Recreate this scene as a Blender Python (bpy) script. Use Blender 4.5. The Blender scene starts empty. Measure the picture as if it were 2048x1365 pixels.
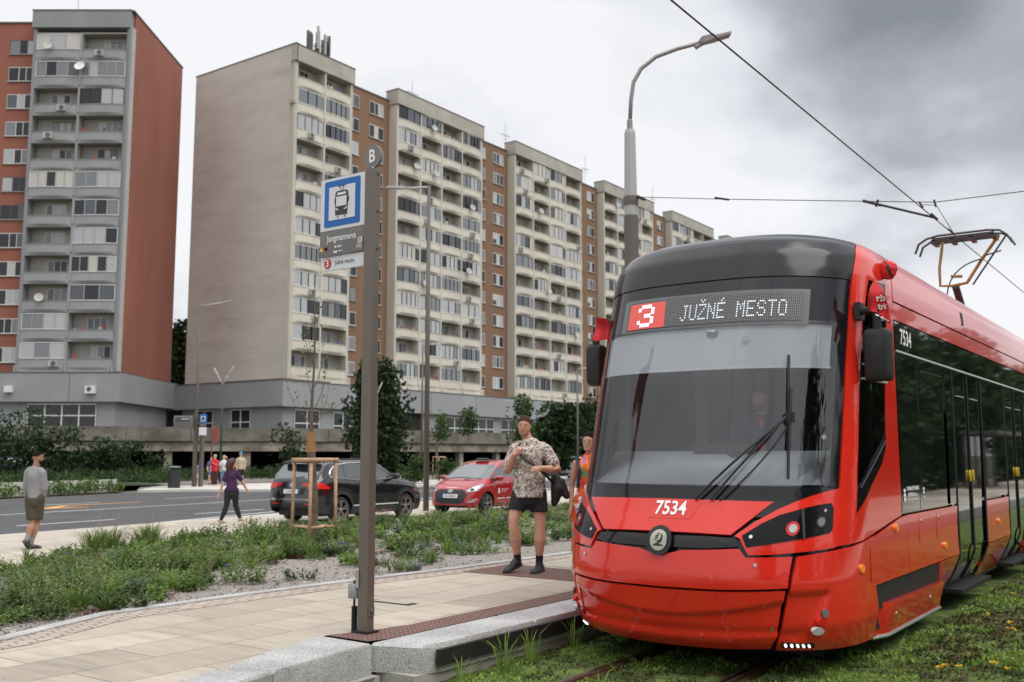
import bpy, bmesh, math, random
import numpy as np
from mathutils import Vector, Matrix, noise
from mathutils.bvhtree import BVHTree
R_ = math.radians
PI = math.pi
S = bpy.context.scene
# ------------------------------------------------------------------ camera
YAW = math.atan((2440-1024)/(1991/math.cos(math.atan((911-682.5)/1991.))))
PITCH = math.atan((911-682.5)/1991.)
cam_d = bpy.data.cameras.new("camera"); cam = bpy.data.objects.new("camera", cam_d)
S.collection.objects.link(cam); S.camera = cam
cam_d.sensor_width = 36; cam_d.lens = 1991/2048*36
cam_d.clip_start = .1; cam_d.clip_end = 4000
cam.location = (0, 0, 1.8); cam.rotation_euler = (PI/2+PITCH, 0, YAW)
cam_d.dof.use_dof = True; cam_d.dof.focus_distance = 8.9; cam_d.dof.aperture_fstop = 2.6
S.view_settings.view_transform = 'Standard'; S.view_settings.look = 'None'
S.view_settings.exposure = .28; S.view_settings.gamma = 1
FH = Vector((-math.sin(YAW), math.cos(YAW), 0)); RT = Vector((math.cos(YAW), math.sin(YAW), 0)); UP = Vector((0, 0, 1))
# ------------------------------------------------------------------ sky and sun (overcast)
SUN_EL, SUN_AZ = R_(58), R_(92)          # azimuth clockwise from +Y
W = bpy.data.worlds.new("World"); S.world = W; W.use_nodes = True
nt = W.node_tree; nt.nodes.clear()
def N(nt, t, **k):
    n = nt.nodes.new(t)
    for a, v in k.items(): setattr(n, a, v)
    return n
def LK(nt, a, b): nt.links.new(a, b)
def ramp(nt, fac, stops):
    r = N(nt, 'ShaderNodeValToRGB'); e = r.color_ramp.elements
    while len(e) < len(stops): e.new(.5)
    for i, (p, c) in enumerate(stops):
        e[i].position = p; e[i].color = (c[0], c[1], c[2], 1) if hasattr(c, '__len__') else (c, c, c, 1)
    LK(nt, fac, r.inputs[0]); return r
def mth(nt, op, a, b=None, c=None):
    m = N(nt, 'ShaderNodeMath', operation=op)
    for i, v in enumerate((a, b, c)):
        if v is None: continue
        if isinstance(v, (int, float)): m.inputs[i].default_value = v
        else: LK(nt, v, m.inputs[i])
    return m.outputs[0]
def vmth(nt, op, a, b=None):
    m = N(nt, 'ShaderNodeVectorMath', operation=op)
    for i, v in enumerate((a, b)):
        if v is None: continue
        if isinstance(v, (tuple, list)): m.inputs[i].default_value = v
        else: LK(nt, v, m.inputs[i])
    return m
out = N(nt, 'ShaderNodeOutputWorld'); bg = N(nt, 'ShaderNodeBackground'); bg.inputs[1].default_value = .1
sky = N(nt, 'ShaderNodeTexSky'); sky.sky_type = 'NISHITA'; sky.sun_disc = False
sky.sun_elevation = SUN_EL; sky.sun_rotation = SUN_AZ
tc = N(nt, 'ShaderNodeTexCoord'); sx = N(nt, 'ShaderNodeSeparateXYZ'); LK(nt, tc.outputs['Generated'], sx.inputs[0])
den = mth(nt, 'ADD', mth(nt, 'MAXIMUM', sx.outputs[2], 0), .45)
cx_ = mth(nt, 'DIVIDE', sx.outputs[0], den); cy_ = mth(nt, 'DIVIDE', sx.outputs[1], den)
cb = N(nt, 'ShaderNodeCombineXYZ'); LK(nt, cx_, cb.inputs[0]); LK(nt, cy_, cb.inputs[1]); cb.inputs[2].default_value = 3.3
n1 = N(nt, 'ShaderNodeTexNoise'); n1.inputs['Scale'].default_value = 1.9; n1.inputs['Detail'].default_value = 8; n1.inputs['Roughness'].default_value = .5; n1.inputs['Distortion'].default_value = .15
LK(nt, cb.outputs[0], n1.inputs['Vector'])
def pixdir(px, py):
    f = 1991.; F = FH*math.cos(PITCH)+UP*math.sin(PITCH); U = UP*math.cos(PITCH)-FH*math.sin(PITCH)
    return (F*f+RT*(px-1024)-U*(py-682.5)).normalized()
def blob(px, py, lo, hi):
    d = vmth(nt, 'DOT_PRODUCT', tc.outputs['Generated'], tuple(pixdir(px, py)))
    mr = N(nt, 'ShaderNodeMapRange', interpolation_type='SMOOTHSTEP'); LK(nt, d.outputs['Value'], mr.inputs[0])
    mr.inputs[1].default_value = lo; mr.inputs[2].default_value = hi
    return mr.outputs[0]
b1 = blob(2080, 60, .955, 1.0); b2 = blob(1560, 200, .965, 1.0)
dark = mth(nt, 'ADD', mth(nt, 'MULTIPLY', b1, .27), mth(nt, 'MULTIPLY', b2, .12))
cloud = mth(nt, 'SUBTRACT', mth(nt, 'MULTIPLY', mth(nt, 'SUBTRACT', n1.outputs[0], .5), 1.55), mth(nt, 'MULTIPLY', dark, 1.0))
fac = mth(nt, 'ADD', cloud, .61)
cr = ramp(nt, fac, [(.10, (2.2, 2.35, 2.65)), (.30, (3.9, 4.05, 4.4)), (.46, (6.6, 6.75, 7.1)), (.60, (8.0, 8.05, 8.2))])
up = N(nt, 'ShaderNodeMapRange', interpolation_type='SMOOTHSTEP'); LK(nt, sx.outputs[2], up.inputs[0])
up.inputs[1].default_value = .42; up.inputs[2].default_value = .95; up.inputs[3].default_value = 1.0; up.inputs[4].default_value = 2.2
gain = vmth(nt, 'SCALE', cr.outputs[0]); LK(nt, up.outputs[0], gain.inputs['Scale'])
mx = N(nt, 'ShaderNodeMixRGB'); mx.inputs[0].default_value = .93
LK(nt, sky.outputs[0], mx.inputs[1]); LK(nt, gain.outputs[0], mx.inputs[2])
LK(nt, mx.outputs[0], bg.inputs[0]); LK(nt, bg.outputs[0], out.inputs[0])
sun_d = bpy.data.lights.new("sun", 'SUN'); sun = bpy.data.objects.new("sun", sun_d); S.collection.objects.link(sun)
sun_d.energy = 1.5; sun_d.angle = R_(45); sun_d.color = (1, .96, .9)
sd_ = Vector((math.sin(SUN_AZ)*math.cos(SUN_EL), math.cos(SUN_AZ)*math.cos(SUN_EL), math.sin(SUN_EL)))
sun.rotation_euler = sd_.to_track_quat('Z', 'Y').to_euler()
# ------------------------------------------------------------------ helpers
rnd = random.Random(11)
MATS = {}
def mat(name, col, rough=.6, metal=0, var=0, scale=3, bump=0, bscale=None, spec=.5, coat=0, emit=0, stretch=(1, 1, 1), col2=None, detail=5, alpha=None):
    if name in MATS: return MATS[name]
    m = bpy.data.materials.new(name); m.use_nodes = True; nt = m.node_tree
    b = nt.nodes['Principled BSDF']; b.inputs['Base Color'].default_value = (*col, 1)
    b.inputs['Roughness'].default_value = rough; b.inputs['Metallic'].default_value = metal
    b.inputs['Specular IOR Level'].default_value = spec
    if coat: b.inputs['Coat Weight'].default_value = coat; b.inputs['Coat Roughness'].default_value = .03
    if emit: b.inputs['Emission Color'].default_value = (*col, 1); b.inputs['Emission Strength'].default_value = emit
    if var or bump or col2:
        g = N(nt, 'ShaderNodeNewGeometry'); mp = N(nt, 'ShaderNodeMapping'); mp.inputs['Scale'].default_value = stretch
        LK(nt, g.outputs['Position'], mp.inputs[0])
        n = N(nt, 'ShaderNodeTexNoise'); n.inputs['Scale'].default_value = scale; n.inputs['Detail'].default_value = detail
        n.inputs['Roughness'].default_value = .6
        LK(nt, mp.outputs[0], n.inputs['Vector'])
        if col2:
            r = ramp(nt, n.outputs[0], [(.38, col), (.62, col2)])
            LK(nt, r.outputs[0], b.inputs['Base Color'])
        elif var:
            lo = [max(0, c*(1-var)) for c in col]; hi = [min(1, c*(1+var)) for c in col]
            r = ramp(nt, n.outputs[0], [(.3, lo), (.7, hi)]); LK(nt, r.outputs[0], b.inputs['Base Color'])
        if bump:
            n2 = N(nt, 'ShaderNodeTexNoise'); n2.inputs['Scale'].default_value = bscale or scale*6; n2.inputs['Detail'].default_value = 4
            LK(nt, mp.outputs[0], n2.inputs['Vector'])
            bp = N(nt, 'ShaderNodeBump'); bp.inputs['Strength'].default_value = bump; bp.inputs['Distance'].default_value = .02
            LK(nt, n2.outputs[0], bp.inputs['Height']); LK(nt, bp.outputs[0], b.inputs['Normal'])
    MATS[name] = m; return m
def leafmat(name, c1, c2, scale=1.5, trans=.35):
    if name in MATS: return MATS[name]
    m = bpy.data.materials.new(name); m.use_nodes = True; nt = m.node_tree; nt.nodes.clear()
    o = N(nt, 'ShaderNodeOutputMaterial'); d = N(nt, 'ShaderNodeBsdfPrincipled'); t = N(nt, 'ShaderNodeBsdfTranslucent'); mxs = N(nt, 'ShaderNodeMixShader')
    d.inputs['Roughness'].default_value = .6; d.inputs['Specular IOR Level'].default_value = .3
    g = N(nt, 'ShaderNodeNewGeometry'); n = N(nt, 'ShaderNodeTexNoise'); n.inputs['Scale'].default_value = scale; n.inputs['Detail'].default_value = 3
    LK(nt, g.outputs['Position'], n.inputs['Vector'])
    ri = mth(nt, 'ADD', mth(nt, 'MULTIPLY', n.outputs[0], .65), mth(nt, 'MULTIPLY', g.outputs['Random Per Island'], .35))
    r = ramp(nt, ri, [(.3, c1), (.68, c2)])
    LK(nt, r.outputs[0], d.inputs['Base Color']); LK(nt, r.outputs[0], t.inputs[0])
    mxs.inputs[0].default_value = trans; LK(nt, d.outputs[0], mxs.inputs[1]); LK(nt, t.outputs[0], mxs.inputs[2]); LK(nt, mxs.outputs[0], o.inputs[0])
    MATS[name] = m; return m
def glassmat(name, tint=(.8, .85, .85), refl=.16, rough=.01, ior=1.6):
    if name in MATS: return MATS[name]
    m = bpy.data.materials.new(name); m.use_nodes = True; nt = m.node_tree; nt.nodes.clear()
    o = N(nt, 'ShaderNodeOutputMaterial'); g = N(nt, 'ShaderNodeBsdfGlossy'); t = N(nt, 'ShaderNodeBsdfTransparent'); ms = N(nt, 'ShaderNodeMixShader')
    g.inputs['Roughness'].default_value = rough; t.inputs[0].default_value = (*tint, 1)
    lw = N(nt, 'ShaderNodeFresnel'); lw.inputs[0].default_value = ior
    f = mth(nt, 'MAXIMUM', lw.outputs[0], refl); f = mth(nt, 'MINIMUM', f, 1.0)
    LK(nt, f, ms.inputs[0]); LK(nt, t.outputs[0], ms.inputs[1]); LK(nt, g.outputs[0], ms.inputs[2]); LK(nt, ms.outputs[0], o.inputs[0])
    MATS[name] = m; return m
def setp(o, label=None, cat=None, group=None, kind=None):
    if label: o['label'] = label
    if cat: o['category'] = cat
    if group: o['group'] = group
    if kind: o['kind'] = kind
    return o
def empty(name, loc=(0, 0, 0), rz=0, label=None, cat=None, group=None):
    o = bpy.data.objects.new(name, None); S.collection.objects.link(o)
    o.location = loc; o.rotation_euler = (0, 0, rz); o.empty_display_size = .1
    return setp(o, label, cat, group)
def mesh_obj(name, me, parent=None, mats=()):
    for m in mats: me.materials.append(m)
    o = bpy.data.objects.new(name, me); S.collection.objects.link(o)
    if parent: o.parent = parent
    return o
class MB:
    def __init__(s): s.v = []; s.f = []; s.m = []; s.mats = []
    def mi(s, m):
        if m is None: return 0
        if m not in s.mats: s.mats.append(m)
        return s.mats.index(m)
    def add(s, vs, fs, m=None):
        b = len(s.v); s.v += [tuple(v) for v in vs]; i = s.mi(m)
        for f in fs: s.f.append([b+k for k in f]); s.m.append(i)
    def quad(s, a, b, c, d, m=None): s.add([a, b, c, d], [(0, 1, 2, 3)], m)
    def box(s, x0, x1, y0, y1, z0, z1, m=None, T=None):
        vs = [(x, y, z) for z in (z0, z1) for x, y in ((x0, y0), (x1, y0), (x1, y1), (x0, y1))]
        if T: vs = [T(*v) for v in vs]
        s.add(vs, [(3, 2, 1, 0), (4, 5, 6, 7), (0, 1, 5, 4), (1, 2, 6, 5), (2, 3, 7, 6), (3, 0, 4, 7)], m)
    def obox(s, c, hx, hy, hz, rot, m=None):
        c = Vector(c); s.box(-hx, hx, -hy, hy, -hz, hz, m, lambda x, y, z: c+rot@Vector((x, y, z)))
    def loft(s, rings, m=None, cap=True, closed=True):
        n = len(rings[0]); vs = [v for r in rings for v in r]; fs = []
        for i in range(len(rings)-1):
            for j in range(n if closed else n-1):
                k = (j+1) % n; fs.append((i*n+j, i*n+k, (i+1)*n+k, (i+1)*n+j))
        if cap: fs.append(tuple(range(n-1, -1, -1))); fs.append(tuple((len(rings)-1)*n+j for j in range(n)))
        s.add(vs, fs, m)
    def tube(s, pts, r, m=None, n=8, cap=True, flat=1.0):
        pts = [Vector(p) for p in pts]; rr = r if hasattr(r, '__len__') else [r]*len(pts); rings = []; pu = None
        for i, p in enumerate(pts):
            d = (pts[min(i+1, len(pts)-1)]-pts[max(i-1, 0)]).normalized()
            if pu is None: pu = Vector((0, 0, 1)) if abs(d.z) < .9 else Vector((1, 0, 0))
            a = d.cross(pu).normalized(); b = a.cross(d).normalized(); pu = b
            rings.append([p+a*math.cos(t)*rr[i]+b*math.sin(t)*rr[i]*flat for t in [2*PI*j/n for j in range(n)]])
        s.loft(rings, m, cap)
    def lathe(s, prof, c, m=None, n=20, axis=Vector((0, 0, 1)), cap=True):
        c = Vector(c); axis = Vector(axis).normalized(); u = axis.orthogonal().normalized(); w = axis.cross(u)
        s.loft([[c+axis*h+(u*math.cos(t)+w*math.sin(t))*r for t in [2*PI*j/n for j in range(n)]] for r, h in prof], m, cap)
    def build(s, name, m=None, parent=None, smooth=False, angle=None):
        me = bpy.data.meshes.new(name); me.from_pydata(s.v, [], s.f); me.validate(verbose=False)
        mats = s.mats if s.mats else ([m] if m else [])
        for x in mats: me.materials.append(x)
        if len(mats) > 1 and len(me.polygons) == len(s.m): me.polygons.foreach_set('material_index', s.m)
        if smooth or angle: me.polygons.foreach_set('use_smooth', [True]*len(me.polygons))
        if angle: me.set_sharp_from_angle(angle=R_(angle))
        me.update()
        o = bpy.data.objects.new(name, me); S.collection.objects.link(o)
        if parent: o.parent = parent
        return o
def bez(p0, p1, p2, n=8):
    p0, p1, p2 = Vector(p0), Vector(p1), Vector(p2)
    return [p0*(1-t)**2+p1*2*t*(1-t)+p2*t*t for t in [i/n for i in range(n+1)]]
def chaikin(poly, it=2, closed=True):
    for _ in range(it):
        o = []; n = len(poly)
        for i in range(n):
            a, b = poly[i], poly[(i+1) % n]
            o.append((a[0]*.78+b[0]*.22, a[1]*.78+b[1]*.22)); o.append((a[0]*.22+b[0]*.78, a[1]*.22+b[1]*.78))
        poly = o
    return poly
def rrect(x0, x1, y0, y1, r, n=4):
    o = []
    for cx, cy, a0 in ((x1-r, y1-r, 0), (x0+r, y1-r, 90), (x0+r, y0+r, 180), (x1-r, y0+r, 270)):
        for i in range(n+1): a = R_(a0+90*i/n); o.append((cx+r*math.cos(a), cy+r*math.sin(a)))
    return o
def ell(cx, cy, a, b=None, n=20): b = b or a; return [(cx+a*math.cos(2*PI*i/n), cy+b*math.sin(2*PI*i/n)) for i in range(n)]
def panel(name, polys, mp, m, parent=None, off=0, thick=0, cell=.1, smooth=True):
    """flat polygons in (u, v), cut on a grid, mapped to 3-D by mp(u, v, off)"""
    if not hasattr(polys[0][0], '__len__'): polys = [polys]
    bm = bmesh.new()
    for poly in polys:
        try: bm.faces.new([bm.verts.new((p[0], p[1], 0)) for p in poly])
        except ValueError: pass
    xs = [v.co.x for v in bm.verts]; ys = [v.co.y for v in bm.verts]
    bmesh.ops.triangulate(bm, faces=bm.faces[:])
    if cell:
        for lo, hi, ax in ((min(xs), max(xs), 0), (min(ys), max(ys), 1)):
            c = math.ceil(lo/cell)*cell
            while c < hi:
                co = (c, 0, 0) if ax == 0 else (0, c, 0); no = (1, 0, 0) if ax == 0 else (0, 1, 0)
                bmesh.ops.bisect_plane(bm, geom=bm.verts[:]+bm.edges[:]+bm.faces[:], plane_co=co, plane_no=no, dist=1e-5); c += cell
    bmesh.ops.recalc_face_normals(bm, faces=bm.faces[:])
    for f in bm.faces:
        if f.normal.z < 0: f.normal_flip()
    nb = 0
    if thick:
        be = [e for e in bm.edges if e.is_boundary]
        r = bmesh.ops.extrude_edge_only(bm, edges=be)
        ext = set(v for v in r['geom'] if isinstance(v, bmesh.types.BMVert))
    else: ext = set()
    for v in bm.verts:
        v.co = mp(v.co.x, v.co.y, off-(thick if v in ext else 0))
    for f in bm.faces: f.smooth = smooth
    if thick and smooth:
        for e in bm.edges:
            if len(e.link_faces) == 2 and sum(any(v in ext for v in f.verts) for f in e.link_faces) >= 1 and e.calc_face_angle(0) > .5: e.smooth = False
    me = bpy.data.meshes.new(name); bm.to_mesh(me); bm.free()
    return mesh_obj(name, me, parent, [m])
_tc = {}
def text2d(s, size=1.0, bold=0):
    """glyph outlines as (verts, faces), width"""
    key = (s, size, bold)
    if key in _tc: return _tc[key]
    cu = bpy.data.curves.new('t', 'FONT'); cu.body = s; cu.size = size; cu.offset = bold; cu.align_x = 'CENTER'; cu.align_y = 'CENTER'; cu.resolution_u = 2
    o = bpy.data.objects.new('t', cu); S.collection.objects.link(o)
    dg = bpy.context.evaluated_depsgraph_get(); me = bpy.data.meshes.new_from_object(o.evaluated_get(dg))
    r = ([tuple(v.co) for v in me.vertices], [tuple(p.vertices) for p in me.polygons])
    bpy.data.objects.remove(o); bpy.data.curves.remove(cu); bpy.data.meshes.remove(me)
    _tc[key] = r; return r
def lettering(s, size, mp, m, parent=None, name='lettering', sx=1.0, cx=0, cy=0, bold=0, off=.004):
    vs, fs = text2d(s, size, bold)
    b = MB(); b.add([mp(cx+v[0]*sx, cy+v[1], off) for v in vs], fs, m)
    return b.build(name, m, parent)
def planemap(o, u, v):
    o, u, v = Vector(o), Vector(u), Vector(v); n = u.cross(v).normalized()
    return lambda a, b, off=0: o+u*a+v*b+n*off
def sheet(name, poly, z, m, label=None, kind='structure', parent=None):
    b = MB(); b.add([(p[0], p[1], z if len(p) < 3 else p[2]) for p in poly], [tuple(range(len(poly)))], m)
    o = b.build(name, m, parent); o['kind'] = kind
    return o
def copy_tree(o, parent=None):
    c = o.copy(); S.collection.objects.link(c)
    if parent: c.parent = parent
    for ch in list(o.children): copy_tree(ch, c)
    return c
def leaves(b, c, rad, n, size, m, flat=1.0, up=.3, rg=rnd, shell=.5, wid=.45):
    """n leaf cards scattered through an ellipsoid"""
    cx, cy, cz = c; rx, ry, rz = rad
    for _ in range(n):
        while True:
            x, y, z = rg.uniform(-1, 1), rg.uniform(-1, 1), rg.uniform(-1, 1)
            d = x*x+y*y+z*z
            if d <= 1 and rg.random() < shell+(1-shell)*d: break
        p = Vector((cx+x*rx, cy+y*ry, cz+z*rz))
        a = Vector((rg.gauss(0, 1)+x*.6, rg.gauss(0, 1)+y*.6, rg.gauss(0, .7)+up)).normalized()
        t = a.cross(Vector((rg.gauss(0, 1), rg.gauss(0, 1), rg.gauss(0, 1)))).normalized()
        s = size*rg.uniform(.6, 1.4)
        b.add([p-t*s*wid, p+a*s*.5-t*s*.08, p+t*s*wid, p-a*s*.5], [(0, 1, 2, 3)], m)
# ------------------------------------------------------------------ ground, roads, paving
def asphalt():
    m = mat('asphalt', (.062, .062, .066), .82, var=.22, scale=.7, bump=.35, bscale=90, detail=8)
    return m
m_asph = asphalt()
m_soil = mat('soil', (.05, .045, .03), .95, col2=(.09, .08, .05), scale=3, bump=.6, bscale=30)
def paving(name, sx, sy, ca, cb, gap, rot=0, streak=1, bw=.4, off=.5):
    if name in MATS: return MATS[name]
    m = bpy.data.materials.new(name); m.use_nodes = True; nt = m.node_tree; b = nt.nodes['Principled BSDF']; b.inputs['Roughness'].default_value = .78
    g = N(nt, 'ShaderNodeNewGeometry'); mp = N(nt, 'ShaderNodeMapping'); mp.inputs['Rotation'].default_value = (0, 0, rot)
    LK(nt, g.outputs['Position'], mp.inputs[0])
    br = N(nt, 'ShaderNodeTexBrick'); LK(nt, mp.outputs[0], br.inputs[0]); br.offset = off
    br.inputs['Scale'].default_value = 1; br.inputs['Brick Width'].default_value = sx; br.inputs['Row Height'].default_value = sy
    br.inputs['Mortar Size'].default_value = gap; br.inputs['Mortar Smooth'].default_value = .1; br.inputs['Bias'].default_value = 0
    br.inputs['Color1'].default_value = (*ca, 1); br.inputs['Color2'].default_value = (*cb, 1); br.inputs['Mortar'].default_value = (.13, .115, .09, 1)
    mp2 = N(nt, 'ShaderNodeMapping'); mp2.inputs['Rotation'].default_value = (0, 0, rot); mp2.inputs['Scale'].default_value = (1.2, 7*streak, 1)
    LK(nt, g.outputs['Position'], mp2.inputs[0])
    n = N(nt, 'ShaderNodeTexNoise'); n.inputs['Scale'].default_value = 1.3; n.inputs['Detail'].default_value = 7; n.inputs['Roughness'].default_value = .62; LK(nt, mp2.outputs[0], n.inputs['Vector'])
    n3 = N(nt, 'ShaderNodeTexNoise'); n3.inputs['Scale'].default_value = .5; n3.inputs['Detail'].default_value = 5; LK(nt, g.outputs['Position'], n3.inputs['Vector'])
    f = mth(nt, 'ADD', mth(nt, 'MULTIPLY', n.outputs[0], .62), mth(nt, 'MULTIPLY', n3.outputs[0], .55))
    gs = N(nt, 'ShaderNodeTexNoise'); gs.inputs['Scale'].default_value = 17; gs.inputs['Detail'].default_value = 2; LK(nt, g.outputs['Position'], gs.inputs['Vector'])
    f = mth(nt, 'SUBTRACT', f, mth(nt, 'MULTIPLY', mth(nt, 'GREATER_THAN', gs.outputs[0], .71), .13))
    r = ramp(nt, f, [(.32, .56), (.48, .86), (.6, 1.0), (.76, 1.14)])
    mu = N(nt, 'ShaderNodeMixRGB', blend_type='MULTIPLY'); mu.inputs[0].default_value = 1
    LK(nt, br.outputs[0], mu.inputs[1]); LK(nt, r.outputs[0], mu.inputs[2]); LK(nt, mu.outputs[0], b.inputs['Base Color'])
    bp = N(nt, 'ShaderNodeBump'); bp.inputs['Strength'].default_value = .5; bp.inputs['Distance'].default_value = .004; bp.invert = True
    LK(nt, br.outputs['Fac'], bp.inputs['Height']); LK(nt, bp.outputs[0], b.inputs['Normal'])
    MATS[name] = m; return m
m_slab = paving('sandstone_paving', 1.35, .55, (.455, .40, .325), (.31, .268, .212), .006, rot=R_(-90), streak=1)
m_slab2 = paving('sandstone_paving_street', 1.2, .6, (.47, .42, .35), (.40, .35, .29), .006, rot=R_(-90), streak=.7)
m_sett = paving('pink_setts', .16, .1, (.42, .35, .30), (.34, .27, .23), .009, rot=R_(-80), streak=.2)
def granite(name, base=(.42, .42, .41), dk=(.14, .14, .145), sc=160):
    if name in MATS: return MATS[name]
    m = bpy.data.materials.new(name); m.use_nodes = True; nt = m.node_tree; b = nt.nodes['Principled BSDF']; b.inputs['Roughness'].default_value = .7
    g = N(nt, 'ShaderNodeNewGeometry'); n = N(nt, 'ShaderNodeTexNoise'); n.inputs['Scale'].default_value = sc; n.inputs['Detail'].default_value = 2
    LK(nt, g.outputs['Position'], n.inputs['Vector'])
    r = ramp(nt, n.outputs[0], [(.36, dk), (.47, base), (.7, tuple(min(1, c*1.3) for c in base))])
    n2 = N(nt, 'ShaderNodeTexNoise'); n2.inputs['Scale'].default_value = 2.2; n2.inputs['Detail'].default_value = 6; LK(nt, g.outputs['Position'], n2.inputs['Vector'])
    r2 = ramp(nt, n2.outputs[0], [(.3, .72), (.65, 1.05)])
    mu = N(nt, 'ShaderNodeMixRGB', blend_type='MULTIPLY'); mu.inputs[0].default_value = 1
    LK(nt, r.outputs[0], mu.inputs[1]); LK(nt, r2.outputs[0], mu.inputs[2]); LK(nt, mu.outputs[0], b.inputs['Base Color'])
    bp = N(nt, 'ShaderNodeBump'); bp.inputs['Strength'].default_value = .35; bp.inputs['Distance'].default_value = .003
    LK(nt, n.outputs[0], bp.inputs['Height']); LK(nt, bp.outputs[0], b.inputs['Normal'])
    MATS[name] = m; return m
m_gran = granite('granite', sc=120); m_gran_face = granite('granite_face', (.27, .27, .27), (.07, .07, .07), 90)
m_white = mat('white_road_paint', (.62, .62, .6), .7, var=.2, scale=8)
m_yel = mat('orange_road_paint', (.72, .36, .08), .7, var=.15, scale=8)
m_conc = mat('concrete', (.30, .285, .255), .85, var=.28, scale=1.2, bump=.3, bscale=20)
m_pale = mat('pale_concrete', (.5, .48, .44), .85, var=.12, scale=1)
G = MB(); G.add([(-1500, -600, -.03), (900, -600, -.03), (900, 2500, -.03), (-1500, 2500, -.03)], [(0, 1, 2, 3)])
g = G.build('ground', mat('dry_ground', (.09, .10, .05), .95, col2=(.13, .12, .085), scale=.25)); g['kind'] = 'structure'
# street
near = [(-19.5, -30), (-21.0, 0), (-22.1, 11.7), (-22.6, 15.8), (-23.3, 20.3), (-24.6, 27), (-27.8, 44), (-31, 62), (-34.5, 82), (-52, 190)]
far = [(-84, 190), (-48, 90), (-42.6, 68), (-38.4, 60.3), (-37.2, 44.5), (-38.6, 33.9), (-42.0, 31.4), (-43.2, 29.5), (-42.0, 26.8), (-40.6, 21.5), (-38, 8), (-36, -30)]
sheet('road', near+far, .0, m_asph)
# pavement on the near side of the street
bedfar = [(-10.5, -4), (-12.2, 3), (-13.94, 7.4), (-16.2, 10.4), (-17.3, 14.4), (-17.9, 16.1), (-18.0, 22.4), (-18.6, 30), (-19.6, 44), (-21, 70)]
pv = near[:-1]+[(-24, 82), (-21, 70)]+bedfar[::-1][1:]+[(-8, -4), (-8, -30)]
b = MB(); n_ = len(pv); b.add([(x, y, .055) for x, y in pv], [tuple(range(n_))], m_slab2)
o = b.build('pavement', m_slab2); o['kind'] = 'structure'
b = MB()
for (x0, y0), (x1, y1) in zip(near, near[1:]):
    d = Vector((x1-x0, y1-y0, 0)).normalized(); q = Vector((d.y, -d.x, 0))*.14
    b.add([(x0, y0, -.02), (x1, y1, -.02), (x1+q.x, y1+q.y, -.02), (x0+q.x, y0+q.y, -.02), (x0, y0, .06), (x1, y1, .06), (x1+q.x, y1+q.y, .06), (x0+q.x, y0+q.y, .06)], [(0, 1, 5, 4), (4, 5, 6, 7), (2, 3, 7, 6)], m_pale)
o = b.build('road_kerb', m_pale); o['kind'] = 'structure'
# far side: light concrete bay, grey footpath, red cycle strip
fz = [(-37.2, 44.5), (-38.6, 33.9), (-42.0, 31.4), (-43.2, 29.5), (-47.6, 33.5), (-47.8, 41.8), (-45.3, 52.1), (-43.9, 68), (-42.6, 68), (-38.4, 60.3)]
b = MB(); n_ = len(fz); b.add([(x, y, .12) for x, y in fz]+[(x, y, -.02) for x, y in fz], [tuple(range(n_))]+[(i, i+n_, (i+1) % n_+n_, (i+1) % n_) for i in range(n_)], m_pale)
o = b.build('stop_bay_pavement', m_pale); o['kind'] = 'structure'
sheet('footpath', [(-42.6, 68), (-45.3, 52.1), (-47.8, 41.8), (-47.6, 33.5), (-43.2, 29.5), (-52, 36), (-58, 46), (-56, 60), (-53, 75), (-48, 90)], .135, mat('grey_footpath', (.17, .165, .16), .85, var=.15, scale=1))
sheet('cycle_strip', [(-47.9, 41.8), (-47.7, 33.5), (-48.3, 33.7), (-48.9, 42), (-46.6, 52.4), (-45.2, 68), (-44.3, 68), (-45.6, 52.2)], .142, mat('red_asphalt', (.2, .07, .06), .85, var=.15, scale=2))
# markings
def strip(pts, w, m, name, z=.006, dash=None):
    b = MB(); P = [Vector((x, y, 0)) for x, y in pts]
    for a, c in zip(P, P[1:]):
        d = (c-a); L = d.length; d.normalize(); q = Vector((-d.y, d.x, 0))*w/2
        segs = [(0, L)] if not dash else [(t, min(t+dash[0], L)) for t in np.arange(0, L, dash[0]+dash[1])]
        for s0, s1 in segs:
            p, r = a+d*s0, a+d*s1; b.add([(v.x, v.y, z) for v in (p-q, r-q, r+q, p+q)], [(0, 1, 2, 3)], m)
    o = b.build(name, m); o['kind'] = 'structure'; return o
strip([(-21.3, 2), (-22.36, 13.5), (-23.45, 17), (-24.84, 21.8), (-26.1, 27), (-29.2, 44), (-33, 64)], .14, m_white, 'edge_line_marking')
strip([(-24.6, 7.8), (-25.25, 13.81)], .13, m_white, 'lane_dash_marking', dash=(3, 3))
strip([(-25.25, 13.81), (-25.9, 19.72), (-26.5, 25.6), (-28.2, 37.5), (-31, 50)], .13, m_white, 'lane_dash_marking', dash=(3, 2.95))
strip([(-29, 5), (-30.31, 16.0), (-31.76, 27.8), (-33.2, 40), (-35, 58)], .14, m_white, 'centre_line_marking')
strip([(-34.0, 13), (-34.65, 19.34)], .13, m_white, 'lane_dash_marking', dash=(3, 3.3))
strip([(-34.65, 19.34), (-35.88, 25.78), (-36.4, 32)], .13, m_white, 'lane_dash_marking', dash=(3.15, 3.5))
b = MB(); b.add([(x, y, .007) for x, y in ((-32.62, 18.2), (-32.2, 20.1), (-32.36, 20.2), (-32.85, 19.3), (-33.75, 20.3), (-33.85, 21.3), (-34.15, 23.5), (-34.3, 23.5), (-34.0, 20.2), (-33.0, 18.9))], [tuple(range(10))], m_yel)
b.build('orange_arrow_marking', m_yel)['kind'] = 'structure'
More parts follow.
